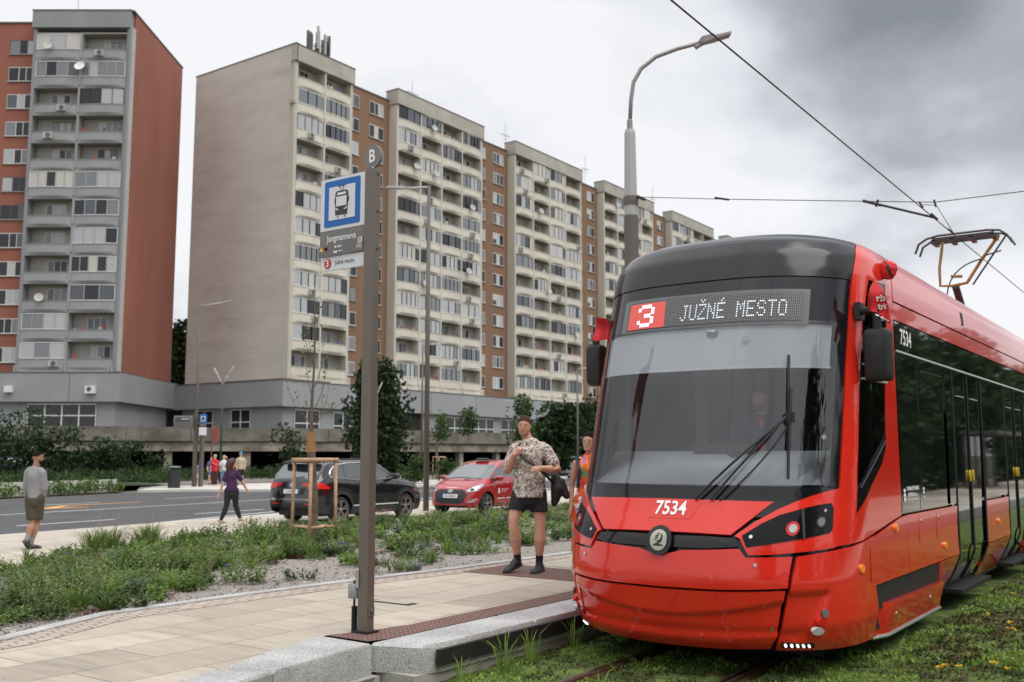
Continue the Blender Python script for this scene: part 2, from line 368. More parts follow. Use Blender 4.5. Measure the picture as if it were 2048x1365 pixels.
# platform
H = .30
pin = [(-8.2, 3.0), (-8.25, 4.42), (-8.75, 5.7), (-8.72, 7.3), (-8.6, 9.0), (-8.42, 10.5), (-8.3, 13.2), (-8.3, 40)]
sheet('platform_paving', [(-5.95, 40), (-5.95, 6.14), (-6.22, 6.10), (-6.02, 5.4), (-5.78, 4.72), (-5.52, 3.5), (-5.3, 2.4), (-8.0, 1.5)]+pin, H, m_slab)
# band of setts + flush edging against the planting
b = MB(); e = MB()
for (x0, y0), (x1, y1) in zip(pin, pin[1:]):
    b.add([(x0, y0, H+.004), (x1, y1, H+.004), (x1+.42, y1, H+.004), (x0+.42, y0, H+.004)], [(3, 2, 1, 0)], m_sett)
    e.add([(x0-.05, y0, H-.3), (x1-.05, y1, H-.3), (x1-.05, y1, H+.02), (x0-.05, y0, H+.02), (x1+.1, y1, H+.02), (x0+.1, y0, H+.02), (x1+.1, y1, H), (x0+.1, y0, H)], [(0, 1, 2, 3), (3, 2, 4, 5), (5, 4, 6, 7)], m_gran)
b.build('sett_band', m_sett)['kind'] = 'structure'; e.build('bed_edging', m_gran)['kind'] = 'structure'
# tactile strips
m_tac = bpy.data.materials.new('tactile_brick'); m_tac.use_nodes = True
nt = m_tac.node_tree; bs = nt.nodes['Principled BSDF']; bs.inputs['Roughness'].default_value = .8
g_ = N(nt, 'ShaderNodeNewGeometry'); br = N(nt, 'ShaderNodeTexBrick'); LK(nt, g_.outputs['Position'], br.inputs[0]); br.offset = 0
br.inputs['Scale'].default_value = 1; br.inputs['Brick Width'].default_value = .055; br.inputs['Row Height'].default_value = .055; br.inputs['Mortar Size'].default_value = .012; br.inputs['Mortar Smooth'].default_value = .5
br.inputs['Color1'].default_value = (.27, .14, .11, 1); br.inputs['Color2'].default_value = (.23, .12, .095, 1); br.inputs['Mortar'].default_value = (.075, .045, .04, 1)
LK(nt, br.outputs[0], bs.inputs['Base Color']); bp = N(nt, 'ShaderNodeBump'); bp.invert = True; bp.inputs['Strength'].default_value = 1; bp.inputs['Distance'].default_value = .01
LK(nt, br.outputs['Fac'], bp.inputs['Height']); LK(nt, bp.outputs[0], bs.inputs['Normal'])
sheet('tactile_strip', [(-6.2, 6.08), (-5.72, 6.08), (-5.66, 6.3), (-5.66, 40), (-5.98, 40), (-5.98, 6.9), (-6.05, 6.5)], H+.006, m_tac)
sheet('tactile_crossing', [(-8.12, 10.35), (-5.98, 10.35), (-5.98, 11.25), (-8.12, 11.45)], H+.005, m_tac)
# drain covers
sheet('drain_cover', [(-7.3, 7.75), (-6.75, 7.75), (-6.75, 7.9), (-7.3, 7.9)], H+.005, mat('dark_gap', (.03, .028, .025), .8))
sheet('inspection_cover', [(-7.25, 7.77), (-6.8, 7.77), (-6.8, 7.88), (-7.25, 7.88)], H+.009, m_slab)
# coping stones of the platform edge (each granite block is real)
b = MB(); ys = np.arange(6.24, 40, 1.5)
def kerbblock(b, pts, z0, z1, bev=.02):
    n = len(pts); c = Vector((sum(p[0] for p in pts)/n, sum(p[1] for p in pts)/n, 0))
    r0 = [(x, y, z0) for x, y in pts]; r1 = [(x, y, z1-bev) for x, y in pts]
    r2 = [tuple(Vector((x, y, z1))+(Vector((c.x-x, c.y-y, 0)).normalized()*bev*1.2)) for x, y in pts]
    b.loft([r0, r1, r2], m_gran)
for y in ys:
    y1 = y+1.494
    if y == ys[0]: kerbblock(b, [(-5.66, 6.05), (-5.655, y1), (-5.205, y1), (-5.205, 6.42), (-5.25, 6.2)], .08, H+.004)
    else: kerbblock(b, [(-5.655, y), (-5.655, y1), (-5.205, y1), (-5.205, y)], .08, H+.004)
kerbblock(b, [(-6.24, 6.06), (-5.64, 6.04), (-5.5, 4.9), (-5.87, 4.75), (-6.1, 5.4)], .06, H+.004)
kerbblock(b, [(-5.87, 4.74), (-5.5, 4.89), (-5.25, 3.6), (-5.0, 2.4), (-5.4, 2.3), (-5.62, 3.5)], .06, H+.004)
o = b.build('platform_kerb', m_gran, angle=30); o['kind'] = 'structure'
b = MB(); b.box(-5.64, -5.24, 6.1, 40, -.1, .085, m_conc); b.box(-6.3, -5.56, 3, 6.05, -.1, .062, m_conc)
b.build('platform_footing', m_conc)['kind'] = 'structure'
b = MB(); b.box(-5.206, -5.165, 6.32, 40, .135, .262, None); o = b.build('edge_fender', mat('black_rubber', (.012, .012, .013), .55, var=.5, scale=12, bump=.2))
setp(o, 'long black rubber fender strip along the granite platform edge', 'fender')
sheet('asphalt_apron', [(-5.56, 6.0), (-5.3, 3.4), (-5.0, 1.5), (-1, 1.5), (-2.8, 3.2), (-5.0, 5.0)], .06, mat('dark_asphalt', (.045, .045, .047), .85, var=.4, scale=60))
# opposite platform, behind the camera's right shoulder (seen in the tram's reflections)
b = MB(); b.box(.75, 1.2, -12, 150, 0, .31, m_gran); b.box(1.2, 5.0, -12, 150, 0, .305, m_slab); o = b.build('opposite_platform', m_gran); o['kind'] = 'structure'
# tram track
RX = (-4.34, -3.3)
m_rail = mat('rusty_rail', (.10, .05, .03), .5, metal=.4, var=.4, scale=20)
m_steel = mat('rail_head', (.25, .22, .2), .3, metal=1, var=.2, scale=30)
t = empty('tram_track', (-3.82, 6, 0), label='pair of rusty grooved rails sunk in the green track bed before the tram', cat='rails')
for x in RX:
    b = MB(); prof = [(-.05, -.1), (-.05, .02), (-.045, .03), (.012, .03), (.018, .024), (.02, -.01), (.048, -.01), (.052, .018), (.06, .02), (.065, .01), (.065, -.1)]
    b.loft([[(x+px-(-3.82), y-6, pz) for px, pz in prof] for y in (2.2, 60)], m_rail, cap=True, closed=False)
    b.build('rail', m_rail, t)
    b = MB(); b.box(x+3.82-.03, x+3.82+.006, 2.2-6, 54, .0305, .033, m_steel); b.build('rail_head', m_steel, t)
# ------------------------------------------------------------------ apartment slabs
m_cream = mat('cream_render', (.50, .465, .395), .85, var=.10, scale=.35, stretch=(1, 1, .25), bump=.1, bscale=14)
m_cream2 = mat('cream_parapet', (.57, .54, .465), .85, var=.1, scale=.5, stretch=(1, 1, .3))
m_fascia = mat('weathered_fascia', (.37, .345, .305), .85, var=.14, scale=.5)
m_brown = mat('brown_render', (.205, .118, .072), .88, var=.08, scale=.25)
m_redbr = mat('brick_red_render', (.27, .10, .068), .88, var=.13, scale=.3, stretch=(1, 1, .3))
m_grey = mat('grey_render', (.245, .25, .26), .88, var=.10, scale=.3, stretch=(1, 1, .4))
m_greyp = mat('grey_parapet', (.29, .295, .30), .85, var=.10, scale=.5)
m_greyl = mat('light_grey_trim', (.42, .41, .39), .8, var=.08, scale=1)
m_podium = mat('podium_render', (.275, .28, .29), .88, var=.10, scale=.22, stretch=(1, 1, .5))
m_logg = mat('loggia_wall', (.42, .40, .36), .9, var=.15, scale=.6)
m_loggd = mat('loggia_side', (.30, .28, .25), .9)
m_frame = mat('white_window_frame', (.66, .66, .65), .5)
m_framed = mat('dark_window_frame', (.10, .09, .085), .5)
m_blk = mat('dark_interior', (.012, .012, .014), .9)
panes = [mat('pane_dark', (.018, .020, .024), .06, spec=.5), mat('pane_blue', (.06, .07, .085), .05, spec=.8), mat('pane_curtain', (.38, .39, .40), .12, spec=.8), mat('pane_grey', (.16, .17, .18), .08, spec=.9), mat('pane_cream', (.48, .46, .42), .3, spec=.6), mat('pane_brown', (.09, .06, .05), .2, spec=.7)]
m_rail_m = mat('balcony_rail', (.16, .15, .14), .5)
def endwall_mat():
    m = bpy.data.materials.new('stained_end_wall'); m.use_nodes = True; nt = m.node_tree; b = nt.nodes['Principled BSDF']; b.inputs['Roughness'].default_value = .9
    g = N(nt, 'ShaderNodeNewGeometry'); mp = N(nt, 'ShaderNodeMapping'); mp.inputs['Scale'].default_value = (.16, .16, .85); LK(nt, g.outputs['Position'], mp.inputs[0])
    n = N(nt, 'ShaderNodeTexNoise'); n.inputs['Scale'].default_value = 1.0; n.inputs['Detail'].default_value = 9; n.inputs['Roughness'].default_value = .7; n.inputs['Distortion'].default_value = .2; LK(nt, mp.outputs[0], n.inputs['Vector'])
    n2 = N(nt, 'ShaderNodeTexNoise'); n2.inputs['Scale'].default_value = .09; n2.inputs['Detail'].default_value = 3; LK(nt, g.outputs['Position'], n2.inputs['Vector'])
    f = mth(nt, 'ADD', mth(nt, 'MULTIPLY', n.outputs[0], .6), mth(nt, 'MULTIPLY', n2.outputs[0], .4))
    r = ramp(nt, f, [(.30, (.37, .325, .285)), (.45, (.49, .45, .405)), (.6, (.56, .525, .48))])
    LK(nt, r.outputs[0], b.inputs['Base Color']); return m
m_endw = endwall_mat()
def frame_T(O, U, Nn):
    O, U, Nn = Vector(O), Vector(U), Vector(Nn)
    return lambda u, w, v: O+U*u+Nn*w+UP*v
brg = random.Random(5)
def window(T, u0, u1, v0, v1, w, bld, style=0, cnt=None):
    """frame + pane sub-part; w is the wall plane"""
    f = MB(); p = MB(); fw = .065
    fm = m_frame if brg.random() < .93 else m_framed
    f.box(u0, u1, w-.12, w+.04, v0, v0+fw, fm, T); f.box(u0, u1, w-.12, w+.03, v1-fw, v1, fm, T)
    us = [u0, u0+(u1-u0)*(.36 if style else .5), u0+(u1-u0)*.62, u1] if style else [u0, (u0+u1)/2, u1]
    for i, u in enumerate(us):
        a = max(u-fw/2, u0); c = min(u+fw/2, u1)
        f.box(a if i else u0, c if i < len(us)-1 else u1, w-.12, w+.025, v0+fw, v1-fw, fm, T)
    if i == 0: pass
    f.box(u0-.06, u1+.06, w, w+.12, v0-.05, v0, m_greyl, T)
    for i, (a, c) in enumerate(zip(us, us[1:])):
        pm = brg.choice([panes[0], panes[1], panes[0], panes[3], panes[0], panes[3], panes[2]] if not (style and i == 1) else [panes[4], panes[2], panes[2], panes[0]])
        if brg.random() < .12 and i == 0: # roller blind half down
            p.box(a, c, w-.05, w+.008, v0+(v1-v0)*.45, v1, panes[4], T); p.box(a, c, w-.05, w+.008, v0, v0+(v1-v0)*.45, panes[0], T)
        else: p.box(a, c, w-.05, w+.008, v0, v1, pm, T)
    fo = f.build('window', None, bld); po = p.build('pane', None, fo)
    return fo
def glazing(T, u0, u1, v0, v1, wfun, bal, n=4, white=None):
    """framed panes following the curved parapet edge"""
    f = MB(); white = brg.random() < .62 if white is None else white
    fm = m_frame if white else m_framed; fw = .07 if white else .04
    scheme = brg.choice([0, 1, 2, 3])
    for i in range(n):
        a = u0+(u1-u0)*i/n; c = u0+(u1-u0)*(i+1)/n
        wa, wc = wfun(a)-.06, wfun(c)-.06
        pm = {0: [panes[3], panes[2], panes[3], panes[2]], 1: [panes[3]]*4, 2: [panes[2], panes[4], panes[0], panes[2]], 3: [panes[1], panes[3], panes[0], panes[1]]}[scheme][brg.randrange(4)]
        f.add([T(a, wa, v0), T(c, wc, v0), T(c, wc, v1), T(a, wa, v1)], [(0, 1, 2, 3)], pm)
        for uu, ww in ((a, wa), (c, wc)): f.box(uu-fw/2, uu+fw/2, ww-.02, ww+.05, v0, v1, fm, T)
        for vv in (v0, v1-fw):
            f.add([T(a, wa+.045, vv), T(c, wc+.045, vv), T(c, wc+.045, vv+fw), T(a, wa+.045, vv+fw)], [(0, 1, 2, 3)], fm)
    return f.build('glazing', None, bal)
counts = {}
def balcony_cell(T, u0, u1, Tk, w0, w1, bld, key, m_par, bulge, nb_cap, glz=None, first=False):
    """parapet (bulging), slab edge, rail; door and window behind"""
    wf = lambda u: w1+bulge*math.sin(PI*max(0, min(1, (u-u0)/(u1-u0))))**.7*.9
    b = MB(); n = 8; zb, zt = Tk-2.745+.02, Tk-1.62
    us = [u0+(u1-u0)*i/n for i in range(n+1)]
    # parapet: lower edge follows the wall line, upper part bulges
    for a, c in zip(us, us[1:]):
        wa, wc = wf(a), wf(c)
        b.add([T(a, w1+.0, zb), T(c, w1+.0, zb), T(c, wc, zb+.28), T(a, wa, zb+.28), T(c, wc, zt), T(a, wa, zt), T(c, wc-.14, zt), T(a, wa-.14, zt), T(c, wc-.14, zb+.2), T(a, wa-.14, zb+.2)],
              [(0, 1, 2, 3), (3, 2, 4, 5), (5, 4, 6, 7), (7, 6, 8, 9)], m_par)
        b.add([T(a, w0, zb+.12), T(c, w0, zb+.12), T(c, wc-.1, zb+.12), T(a, wa-.1, zb+.12)], [(0, 1, 2, 3)], m_loggd)
        b.add([T(a, wa+.02, zt-.1), T(c, wc+.02, zt-.1), T(c, wc+.05, zt+.02), T(a, wa+.05, zt+.02), T(a, wa-.1, zt+.02), T(c, wc-.1, zt+.02)], [(0, 1, 2, 3), (3, 2, 5, 4)], m_par)
    g = glz if glz is not None else brg.random() < .5
    if not g:
        for zz in (zt+.12,):
            pts = [T(u, wf(u)-.06, zz) for u in us]; b.tube(pts, .022, m_rail_m, 5)
    # door + window on the back wall
    uw = u0+(u1-u0)*brg.uniform(.12, .3); 
    fm = m_frame if brg.random() < .8 else m_framed
    b.box(uw, uw+1.9, w0, w0+.05, zt-.25, Tk-.28, fm, T); 
    b.box(uw+.07, uw+.62, w0+.05, w0+.06, zt-.2, Tk-.35, brg.choice(panes[:4]), T); b.box(uw+.7, uw+1.24, w0+.05, w0+.06, zt-.2, Tk-.35, brg.choice(panes[:4]), T); b.box(uw+1.32, uw+1.84, w0+.05, w0+.06, zt-.2, Tk-.35, brg.choice(panes[:4]), T)
    q = brg.random()
    if q < .55: # things on the balcony: flowers, laundry, boxes
        for _ in range(brg.randint(2, 6)):
            uu = brg.uniform(u0+.3, u1-.5); c = brg.choice([(.5, .5, .5), (.4, .05, .05), (.05, .12, .3), (.06, .1, .04), (.55, .3, .12)])
            b.box(uu, uu+brg.uniform(.15, .5), wf(uu)-.3, wf(uu)-.2, zt-.1, zt+brg.uniform(.1, .45), mat('balcony_stuff_%d' % int(c[0]*100+c[2]*1000), c, .8), T)
    if q > .86: # air conditioner
        uu = brg.uniform(u0+.3, u1-1.2); b.box(uu, uu+.8, wf(uu), wf(uu)+.35, zt-.75, zt-.2, m_greyl, T); b.lathe([(.24, 0), (.24, .01)], T(uu+.32, wf(uu)+.36, zt-.47), m_framed, 14, T(0, 1, 0)-T(0, 0, 0))
    if .74 < q < .84: # dish
        uu = brg.uniform(u0+.5, u1-.5); c = T(uu, wf(uu)+.45, zt+.25); ax = (T(-.3, 1, .35)-T(0, 0, 0))
        b.lathe([(.02, -.1), (.25, -.06), (.42, 0), (.40, .01), (.24, -.04), (.01, -.08)], c, m_greyl, 16, ax); b.tube([T(uu, wf(uu), zt-.1), c], .025, m_greyl, 5)
    ri = counts.get(key, 0); counts[key] = ri+1
    if ri < nb_cap[0]:
        o = b.build('balcony', None, bld)
        if g: glazing(T, u0+.05, u1-.05, zt+.02, Tk-.05, wf, o, brg.choice([3, 4, 4, 5]))
    else:
        rb = nb_cap[1]; off = len(rb.v)
        tmp = b
        if g:
            wh = brg.random() < .5; fm = m_frame if wh else m_framed
            for i in range(4):
                a = u0+.05+(u1-u0-.1)*i/4; c = u0+.05+(u1-u0-.1)*(i+1)/4; pm = brg.choice([panes[2], panes[3], panes[1], panes[4], panes[0]])
                tmp.add([T(a, wf(a)-.06, zt), T(c, wf(c)-.06, zt), T(c, wf(c)-.06, Tk-.05), T(a, wf(a)-.06, Tk-.05)], [(0, 1, 2, 3)], pm)
                tmp.box(a-.03, a+.03, wf(a)-.07, wf(a), zt, Tk-.05, fm, T)
        for f, mi in zip(tmp.f, tmp.m): rb.f.append([k+off for k in f]); rb.m.append(rb.mi(tmp.mats[mi]))
        rb.v += tmp.v
def slab_section(T, u0, u1, nb, T0, nf, bld, shell, m_wall, m_par, m_fas, base, top, w0, w1, key, cap, bulge=.22, double=None, pil=0.0):
    """one protruding balcony bay of the facade"""
    pitch = 2.745
    # side cheeks, dividers, slabs, fascia
    for a, c in ((u0, u0+.3), (u1-.3, u1)): shell.box(a, c, w0, w1, base, top-1.75, m_wall, T)
    bu = [u0+.3+(u1-u0-.6)*i/nb for i in range(nb+1)]
    shell.box(u0+.3, u1-.3, w0-.02, w0+.02, base, top-1.75, m_logg, T)
    for k in range(nf):
        Tk = T0+pitch*k
        shell.box(u0+.3, u1-.3, w0, w1-.02, Tk, Tk+.14, m_loggd, T)
        for u in bu[1:-1]: shell.box(u-.09, u+.09, w0, w1+.08, Tk-pitch+.3, Tk, m_par, T)
    shell.box(u0-.12, u1+.12, w0-.4, w1+.22, top-1.7, top, m_fas, T)
    shell.box(u0-.16, u1+.16, w0-.45, w1+.27, top, top+.1, m_framed, T)
    shell.box(u0, u1, w0, w1, base, T0-2.9, m_wall, T)
    # lowest apron with brackets
    shell.box(u0, u1, w1, w1+.3, base-.15, T0-2.72, m_par, T)
    for u in bu: 
        for du in (-.22, .12): shell.box(u+du, u+du+.14, w1+.3, w1+.42, base-.35, T0-2.3, m_par, T)
    for k in range(nf):
        for i in range(nb):
            balcony_cell(T, bu[i]+.02, bu[i+1]-.02, T0+pitch*k, w0, w1, bld, key, m_par, bulge, cap)
# ---- building with the stained end wall (long brown and cream slab)
bB = empty('apartment_building', (-76.8, 68.2, 0), label='long cream and brown apartment slab with stained blank end wall and stepped balcony bays', cat='building', group=None)
def reloc(o):   # children keep world coordinates: parent inverse
    for ch in o.children: ch.matrix_parent_inverse = o.matrix_basis.inverted()
TB = frame_T((-76.8, 68.2, 0), (0, 1, 0), (1, 0, 0))
sh = MB(); ew = MB()
restB = MB(); capB = (100, restB)
segs = [(0, 8.3, 2, 'c'), (8.3, 15.6, 0, 'b'), (15.6, 32.1, 4, 'c'), (32.1, 39.4, 0, 'b'), (39.4, 56.7, 4, 'c'), (56.7, 63.4, 0, 'b'), (63.4, 80.0, 4, 'c'), (80.0, 87.0, 0, 'b'), (87.0, 104.4, 4, 'c'), (104.4, 111, 0, 'b'), (111, 126, 4, 'c')]
for u0, u1, nb, k in segs:
    if k == 'c': slab_section(TB, u0, u1, nb, 12.31, 12, bB, sh, m_cream, m_cream2, m_fascia, 9.2, 44.2, 0, 1.23, 'B', capB)
nw = 0; restW = MB()
for u0, u1, nb, k in segs:
    if k == 'b':
        wd = u1-u0
        sh.box(u0, u1, -.02, .02, 9.2, 43.0, m_brown, TB); sh.box(u0, u1, -.2, .1, 43.0, 43.15, m_framed, TB)
        for kf in range(12):
            z0 = 10.45+2.745*kf
            if u0 > 90: continue
            window(TB, u0+wd*.05, u0+wd*.31, z0, z0+1.5, .03, bB, 0)
            window(TB, u0+wd*.54, u0+wd*.86, z0, z0+1.5, .03, bB, 1)
sh.box(-.0, 126, -14.8, -.02, 9.2, 43.0, m_cream, TB)
sh.box(.1, 125.9, -14.7, -.3, 43.0, 43.1, m_framed, TB)
o = sh.build('wall', None, bB)
if restB.v: o = restB.build('balcony', None, bB); o['kind'] = 'stuff'
ew.box(-.25, 0, -14.9, .72, 9.15, 44.25, m_endw, TB); ew.box(-.3, .05, -14.95, 1.5, 44.25, 44.35, m_framed, TB); ew.box(-.25, 0, .72, 1.45, 42.5, 44.25, m_fascia, TB)
ew.box(-.12, .0, .72, 1.2, 9.15, 42.5, m_cream, TB); ew.box(-.3, .02, .6, 1.3, 37.9, 38.3, m_fascia, TB); ew.box(-.28, -.2, .66, .74, 9.2, 42.5, m_greyl, TB)
ew.build('end_wall', None, bB)
# ---- gable tower on the left, turned to face the camera
d1 = 93
OA = FH*d1+RT*(-37.2)
TA = frame_T((OA.x, OA.y, 0), tuple(-RT), tuple(-FH))      # u runs to the left, n towards the camera
bA = empty('apartment_building', (OA.x, OA.y, 0), label='brick-red apartment tower with grey balcony bay at the left edge', cat='building')
sh = MB(); restA = MB(); capA = (100, restA)
slab_section(TA, 0, 9.4, 2, 12.42, 12, bA, sh, m_grey, m_greyp, m_grey, 9.6, 44.9, -1.2, 0, 'A', capA, bulge=.2)
sh.box(9.4, 24, -1.25, -1.2, 9.6, 44.2, m_redbr, TA); sh.box(9.4, 24, -1.5, -1.1, 44.2, 44.35, m_framed, TA)
for kf in range(12):
    z0 = 10.55+2.77*kf
    window(TA, 9.55, 12.25, z0, z0+1.45, -1.17, bA, 1); window(TA, 15.5, 18.2, z0, z0+1.45, -1.17, bA, 1); window(TA, 20.5, 23, z0, z0+1.45, -1.17, bA, 1)
sh.box(-.02, 24, -14.2, -1.25, 9.6, 44.3, m_redbr, TA)
sh.box(-.35, .0, -14.2, -.45, 9.6, 44.8, m_redbr, TA); sh.box(-.42, .02, -14.25, .25, 44.8, 44.93, m_framed, TA); sh.box(-.38, .03, -.45, .12, 9.6, 43.2, m_greyl, TA); sh.box(-.2, -.0, .12, .2, 9.6, 43.2, m_grey, TA); sh.box(-.37, 0, -14.3, .1, 9.5, 9.6, m_framed, TA)
sh.build('wall', None, bA)
if restA.v: o = restA.build('balcony', None, bA); o['kind'] = 'stuff'
b = MB(); b.lathe([(.02, -.1), (.3, -.06), (.5, 0), (.48, .02), (.28, -.04), (.01, -.08)], TA(4.6, .5, 39.2), m_frame, 18, -FH+UP*.4); b.tube([TA(4.6, 0, 39), TA(4.6, .5, 39.2)], .03, m_frame, 5); b.build('satellite_dish', None, bA)
# ---- podium with shops, joining both
m_pw = m_podium
pod = empty('shopping_podium', (-72, 60, 0), label='grey two-storey podium with white framed windows beneath the apartment slabs', cat='building')
sh = MB()
PF = .0
def band(T, u0, u1, w, z0=6.75, z1=9.45, dep=6, m=m_podium):
    sh.box(u0, u1, w-dep, w, z0, z1, m, T); sh.box(u0, u1, w-dep-.05, w+.05, z1, z1+.08, m_framed, T)
# left front (in the plane of the tower front)
band(TA, -.7, 30, .45, dep=16); 
sh.box(-.1, 30, -14, -.1, 0, 6.75, m_pw, TA)
P_side0 = TA(-.7, .45, 0)
TE = frame_T((-76.8, 67.3, 0), (-1, 0, 0), (0, -1, 0))  # end wall side facing -Y, u to the left
sh.box(-1.86, 20, -6, .4, 6.65, 9.3, m_podium, TE); sh.box(-1.25, 20, -6, -.2, 0, 6.65, m_pw, TE)
sh.box(-1.91, 20, -6, .45, 9.3, 9.36, m_framed, TE)
TFp = frame_T((-75.0, 68.2, 0), (0, 1, 0), (1, 0, 0))
sh.box(-1.26, 130, -10, .1, 6.6, 9.15, m_podium, TFp); sh.box(-1.3, 130, -10, .16, 9.15, 9.22, m_framed, TFp)
sh.box(-.66, 130, -10, -.5, 0, 6.59, m_pw, TFp)
for u in np.arange(4, 128, 8.7): sh.box(u, u+.04, .1, .115, 6.62, 9.14, m_framed, TFp)
for u in (4, 12, 20): sh.box(u, u+.04, .45, .465, 6.77, 9.4, m_framed, TA)
sh.build('wall', None, pod)
def shopwin(T, u0, u1, v0, v1, w, n, tr=.62, door=None):
    f = MB(); p = MB(); p.box(u0, u1, w-.02, w+.01, v0, v1, panes[0], T)
    fw = .11
    f.box(u0, u1, w, w+.08, v1-fw, v1, m_frame, T); f.box(u0, u1, w, w+.08, v0, v0+fw, m_frame, T); f.box(u0, u1, w, w+.07, v0+(v1-v0)*tr, v0+(v1-v0)*tr+fw, m_frame, T)
    for i in range(n+1):
        u = u0+(u1-u0)*i/n; f.box(max(u0, u-fw/2), min(u1, u+fw/2), w, w+.09, v0+fw, v1-fw, m_frame, T)
    o = f.build('window', None, pod); p.build('pane', None, o)
shopwin(TA, 1.6, 8.0, 3.5, 6.6, -.09, 4, .62); 
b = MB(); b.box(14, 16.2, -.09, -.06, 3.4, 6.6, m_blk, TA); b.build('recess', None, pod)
for u in (-.0,): pass
TAs = frame_T(tuple(TA(-.0, -.1, 0)), tuple(FH), tuple(RT))
b = MB(); 
for u in (1.9, 3.2, 4.5): b.box(u, u+.55, .0, .05, 5.1, 6.6, panes[0], TAs)
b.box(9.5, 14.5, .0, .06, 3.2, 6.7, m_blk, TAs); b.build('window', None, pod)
shopwin(TE, 3.4, 6.4, 3.6, 6.5, -.19, 2, .52); shopwin(TE, 9.3, 12.0, 3.6, 6.5, -.19, 2, .52)
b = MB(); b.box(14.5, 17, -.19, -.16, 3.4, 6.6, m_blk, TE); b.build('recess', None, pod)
shopwin(TFp, .8, 4.2, 3.5, 6.4, -.49, 2, .5); shopwin(TFp, 6.2, 9.0, 3.3, 6.3, -.49, 2, .5); shopwin(TFp, 10.2, 12.5, 3.3, 6.3, -.49, 2, .5)
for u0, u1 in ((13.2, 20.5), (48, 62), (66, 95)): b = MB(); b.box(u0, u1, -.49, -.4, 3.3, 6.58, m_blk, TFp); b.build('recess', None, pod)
shopwin(TFp, 23.3, 34.5, 3.3, 6.4, -.49, 7, .55); shopwin(TFp, 36, 39.5, 3.3, 6.4, -.49, 2, .55); shopwin(TFp, 41, 46.5, 3.3, 6.4, -.39, 3, .5)
b = MB(); b.box(9.2, 9.9, .45, .85, 7.6, 8.2, m_frame, TA); b.lathe([(.22, 0), (.22, .02)], TA(2.0, .86, 7.9), m_framed, 12, -FH); b.build('air_conditioner', None, pod); b = MB(); b.box(1.5, 2.4, .45, .85, 7.5, 8.2, m_frame, TA); b.build('air_conditioner', None, pod)
# ---- raised concrete terrace on columns in front of the podium
m_old = mat('weathered_concrete', (.20, .185, .155), .92, col2=(.10, .09, .075), scale=.55, bump=.6, bscale=6, stretch=(1, 1, 1.6), detail=9)
m_old2 = mat('pale_weathered_concrete', (.33, .30, .25), .92, col2=(.17, .14, .10), scale=.8, bump=.5, bscale=6, stretch=(1, 1, 1.4), detail=9)
ter = empty('raised_walkway', (-57, 52, 0), label='crumbling dark concrete walkway on columns below the grey podium', cat='walkway')
TL = [(-79, 28.0), (-68, 40.0), (-58.2, 51.0), (-55.6, 58.0), (-55.8, 190)]
b = MB(); c = MB(); k = MB()
for (x0, y0), (x1, y1) in zip(TL, TL[1:]):
    a = Vector((x0, y0, 0)); e = Vector((x1, y1, 0)); d = (e-a); L = d.length; d.normalize(); n = Vector((d.y, -d.x, 0))
    T = frame_T(a, d, n)
    for s in np.arange(0, L, 4.5):
        s1 = min(s+4.46, L)
        b.box(s, s1, -.3, .35+brg.uniform(-.02, .02), 2.85+brg.uniform(-.02, .02), 3.86+brg.uniform(-.04, .04), m_old, T)
    b.box(0, L, -.9, .0, 2.75, 3.0, m_old, T); c.box(-.1, L+.1, -1.0, .12, 2.1, 2.78, m_old2, T); b.box(0, L, -18, -.9, 2.6, 2.8, m_old, T)
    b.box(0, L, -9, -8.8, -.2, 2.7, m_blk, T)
    for s in np.arange(1.5, L, 5.6):
        k = MB(); k.box(s, s+.55, -.6, -.1, -.1, 2.1, m_old2, T); k.build('column', None, ter)
b.build('parapet', None, ter); c.build('edge_beam', None, ter)
for o in (bB, bA, pod, ter): reloc(o)
# roof equipment
def mast():
    o = empty('antenna_mast', (-80.5, 75.9, 43.1), label='cluster of mobile phone antennas on the roof of the cream building', cat='antenna')
    rg = random.Random(3); b = MB()
    for i in range(9):
        a = i*2*PI/9; x, y = math.cos(a)*1.05, math.sin(a)*1.35; h = rg.uniform(2.0, 3.0); z = rg.uniform(3.0, 4.2)
        b.box(x-.12, x+.12, y-.09, y+.09, z, z+h, m_greyl if i % 4 == 0 else m_framed)
        b.tube([(x*.8, y*.8, 0), (x*.8, y*.8, z+h)], .05, m_framed, 6)
        b.box(x*.7-.15, x*.7+.15, y*.7-.15, y*.7+.15, z-.5, z+.1, m_framed)
    b.build('antenna_panels', None, o)
    b = MB(); b.tube([(0, 0, 0), (0, 0, 6.6)], .14, m_framed, 8)
    for z in (2.4, 3.3, 4.4): b.lathe([(1.0, 0), (1.05, .04), (1.0, .08)], (0, 0, z), m_framed, 14, cap=False)
    for i in range(6): a = i*PI/3; b.tube([(0, 0, 1.6), (math.cos(a), math.sin(a), 3.0)], .07, m_framed, 5); b.tube([(math.cos(a), math.sin(a), 2.0), (math.cos(a), math.sin(a), 6.0)], .05, m_framed, 5)
    b.build('frame', None, o)
mast()
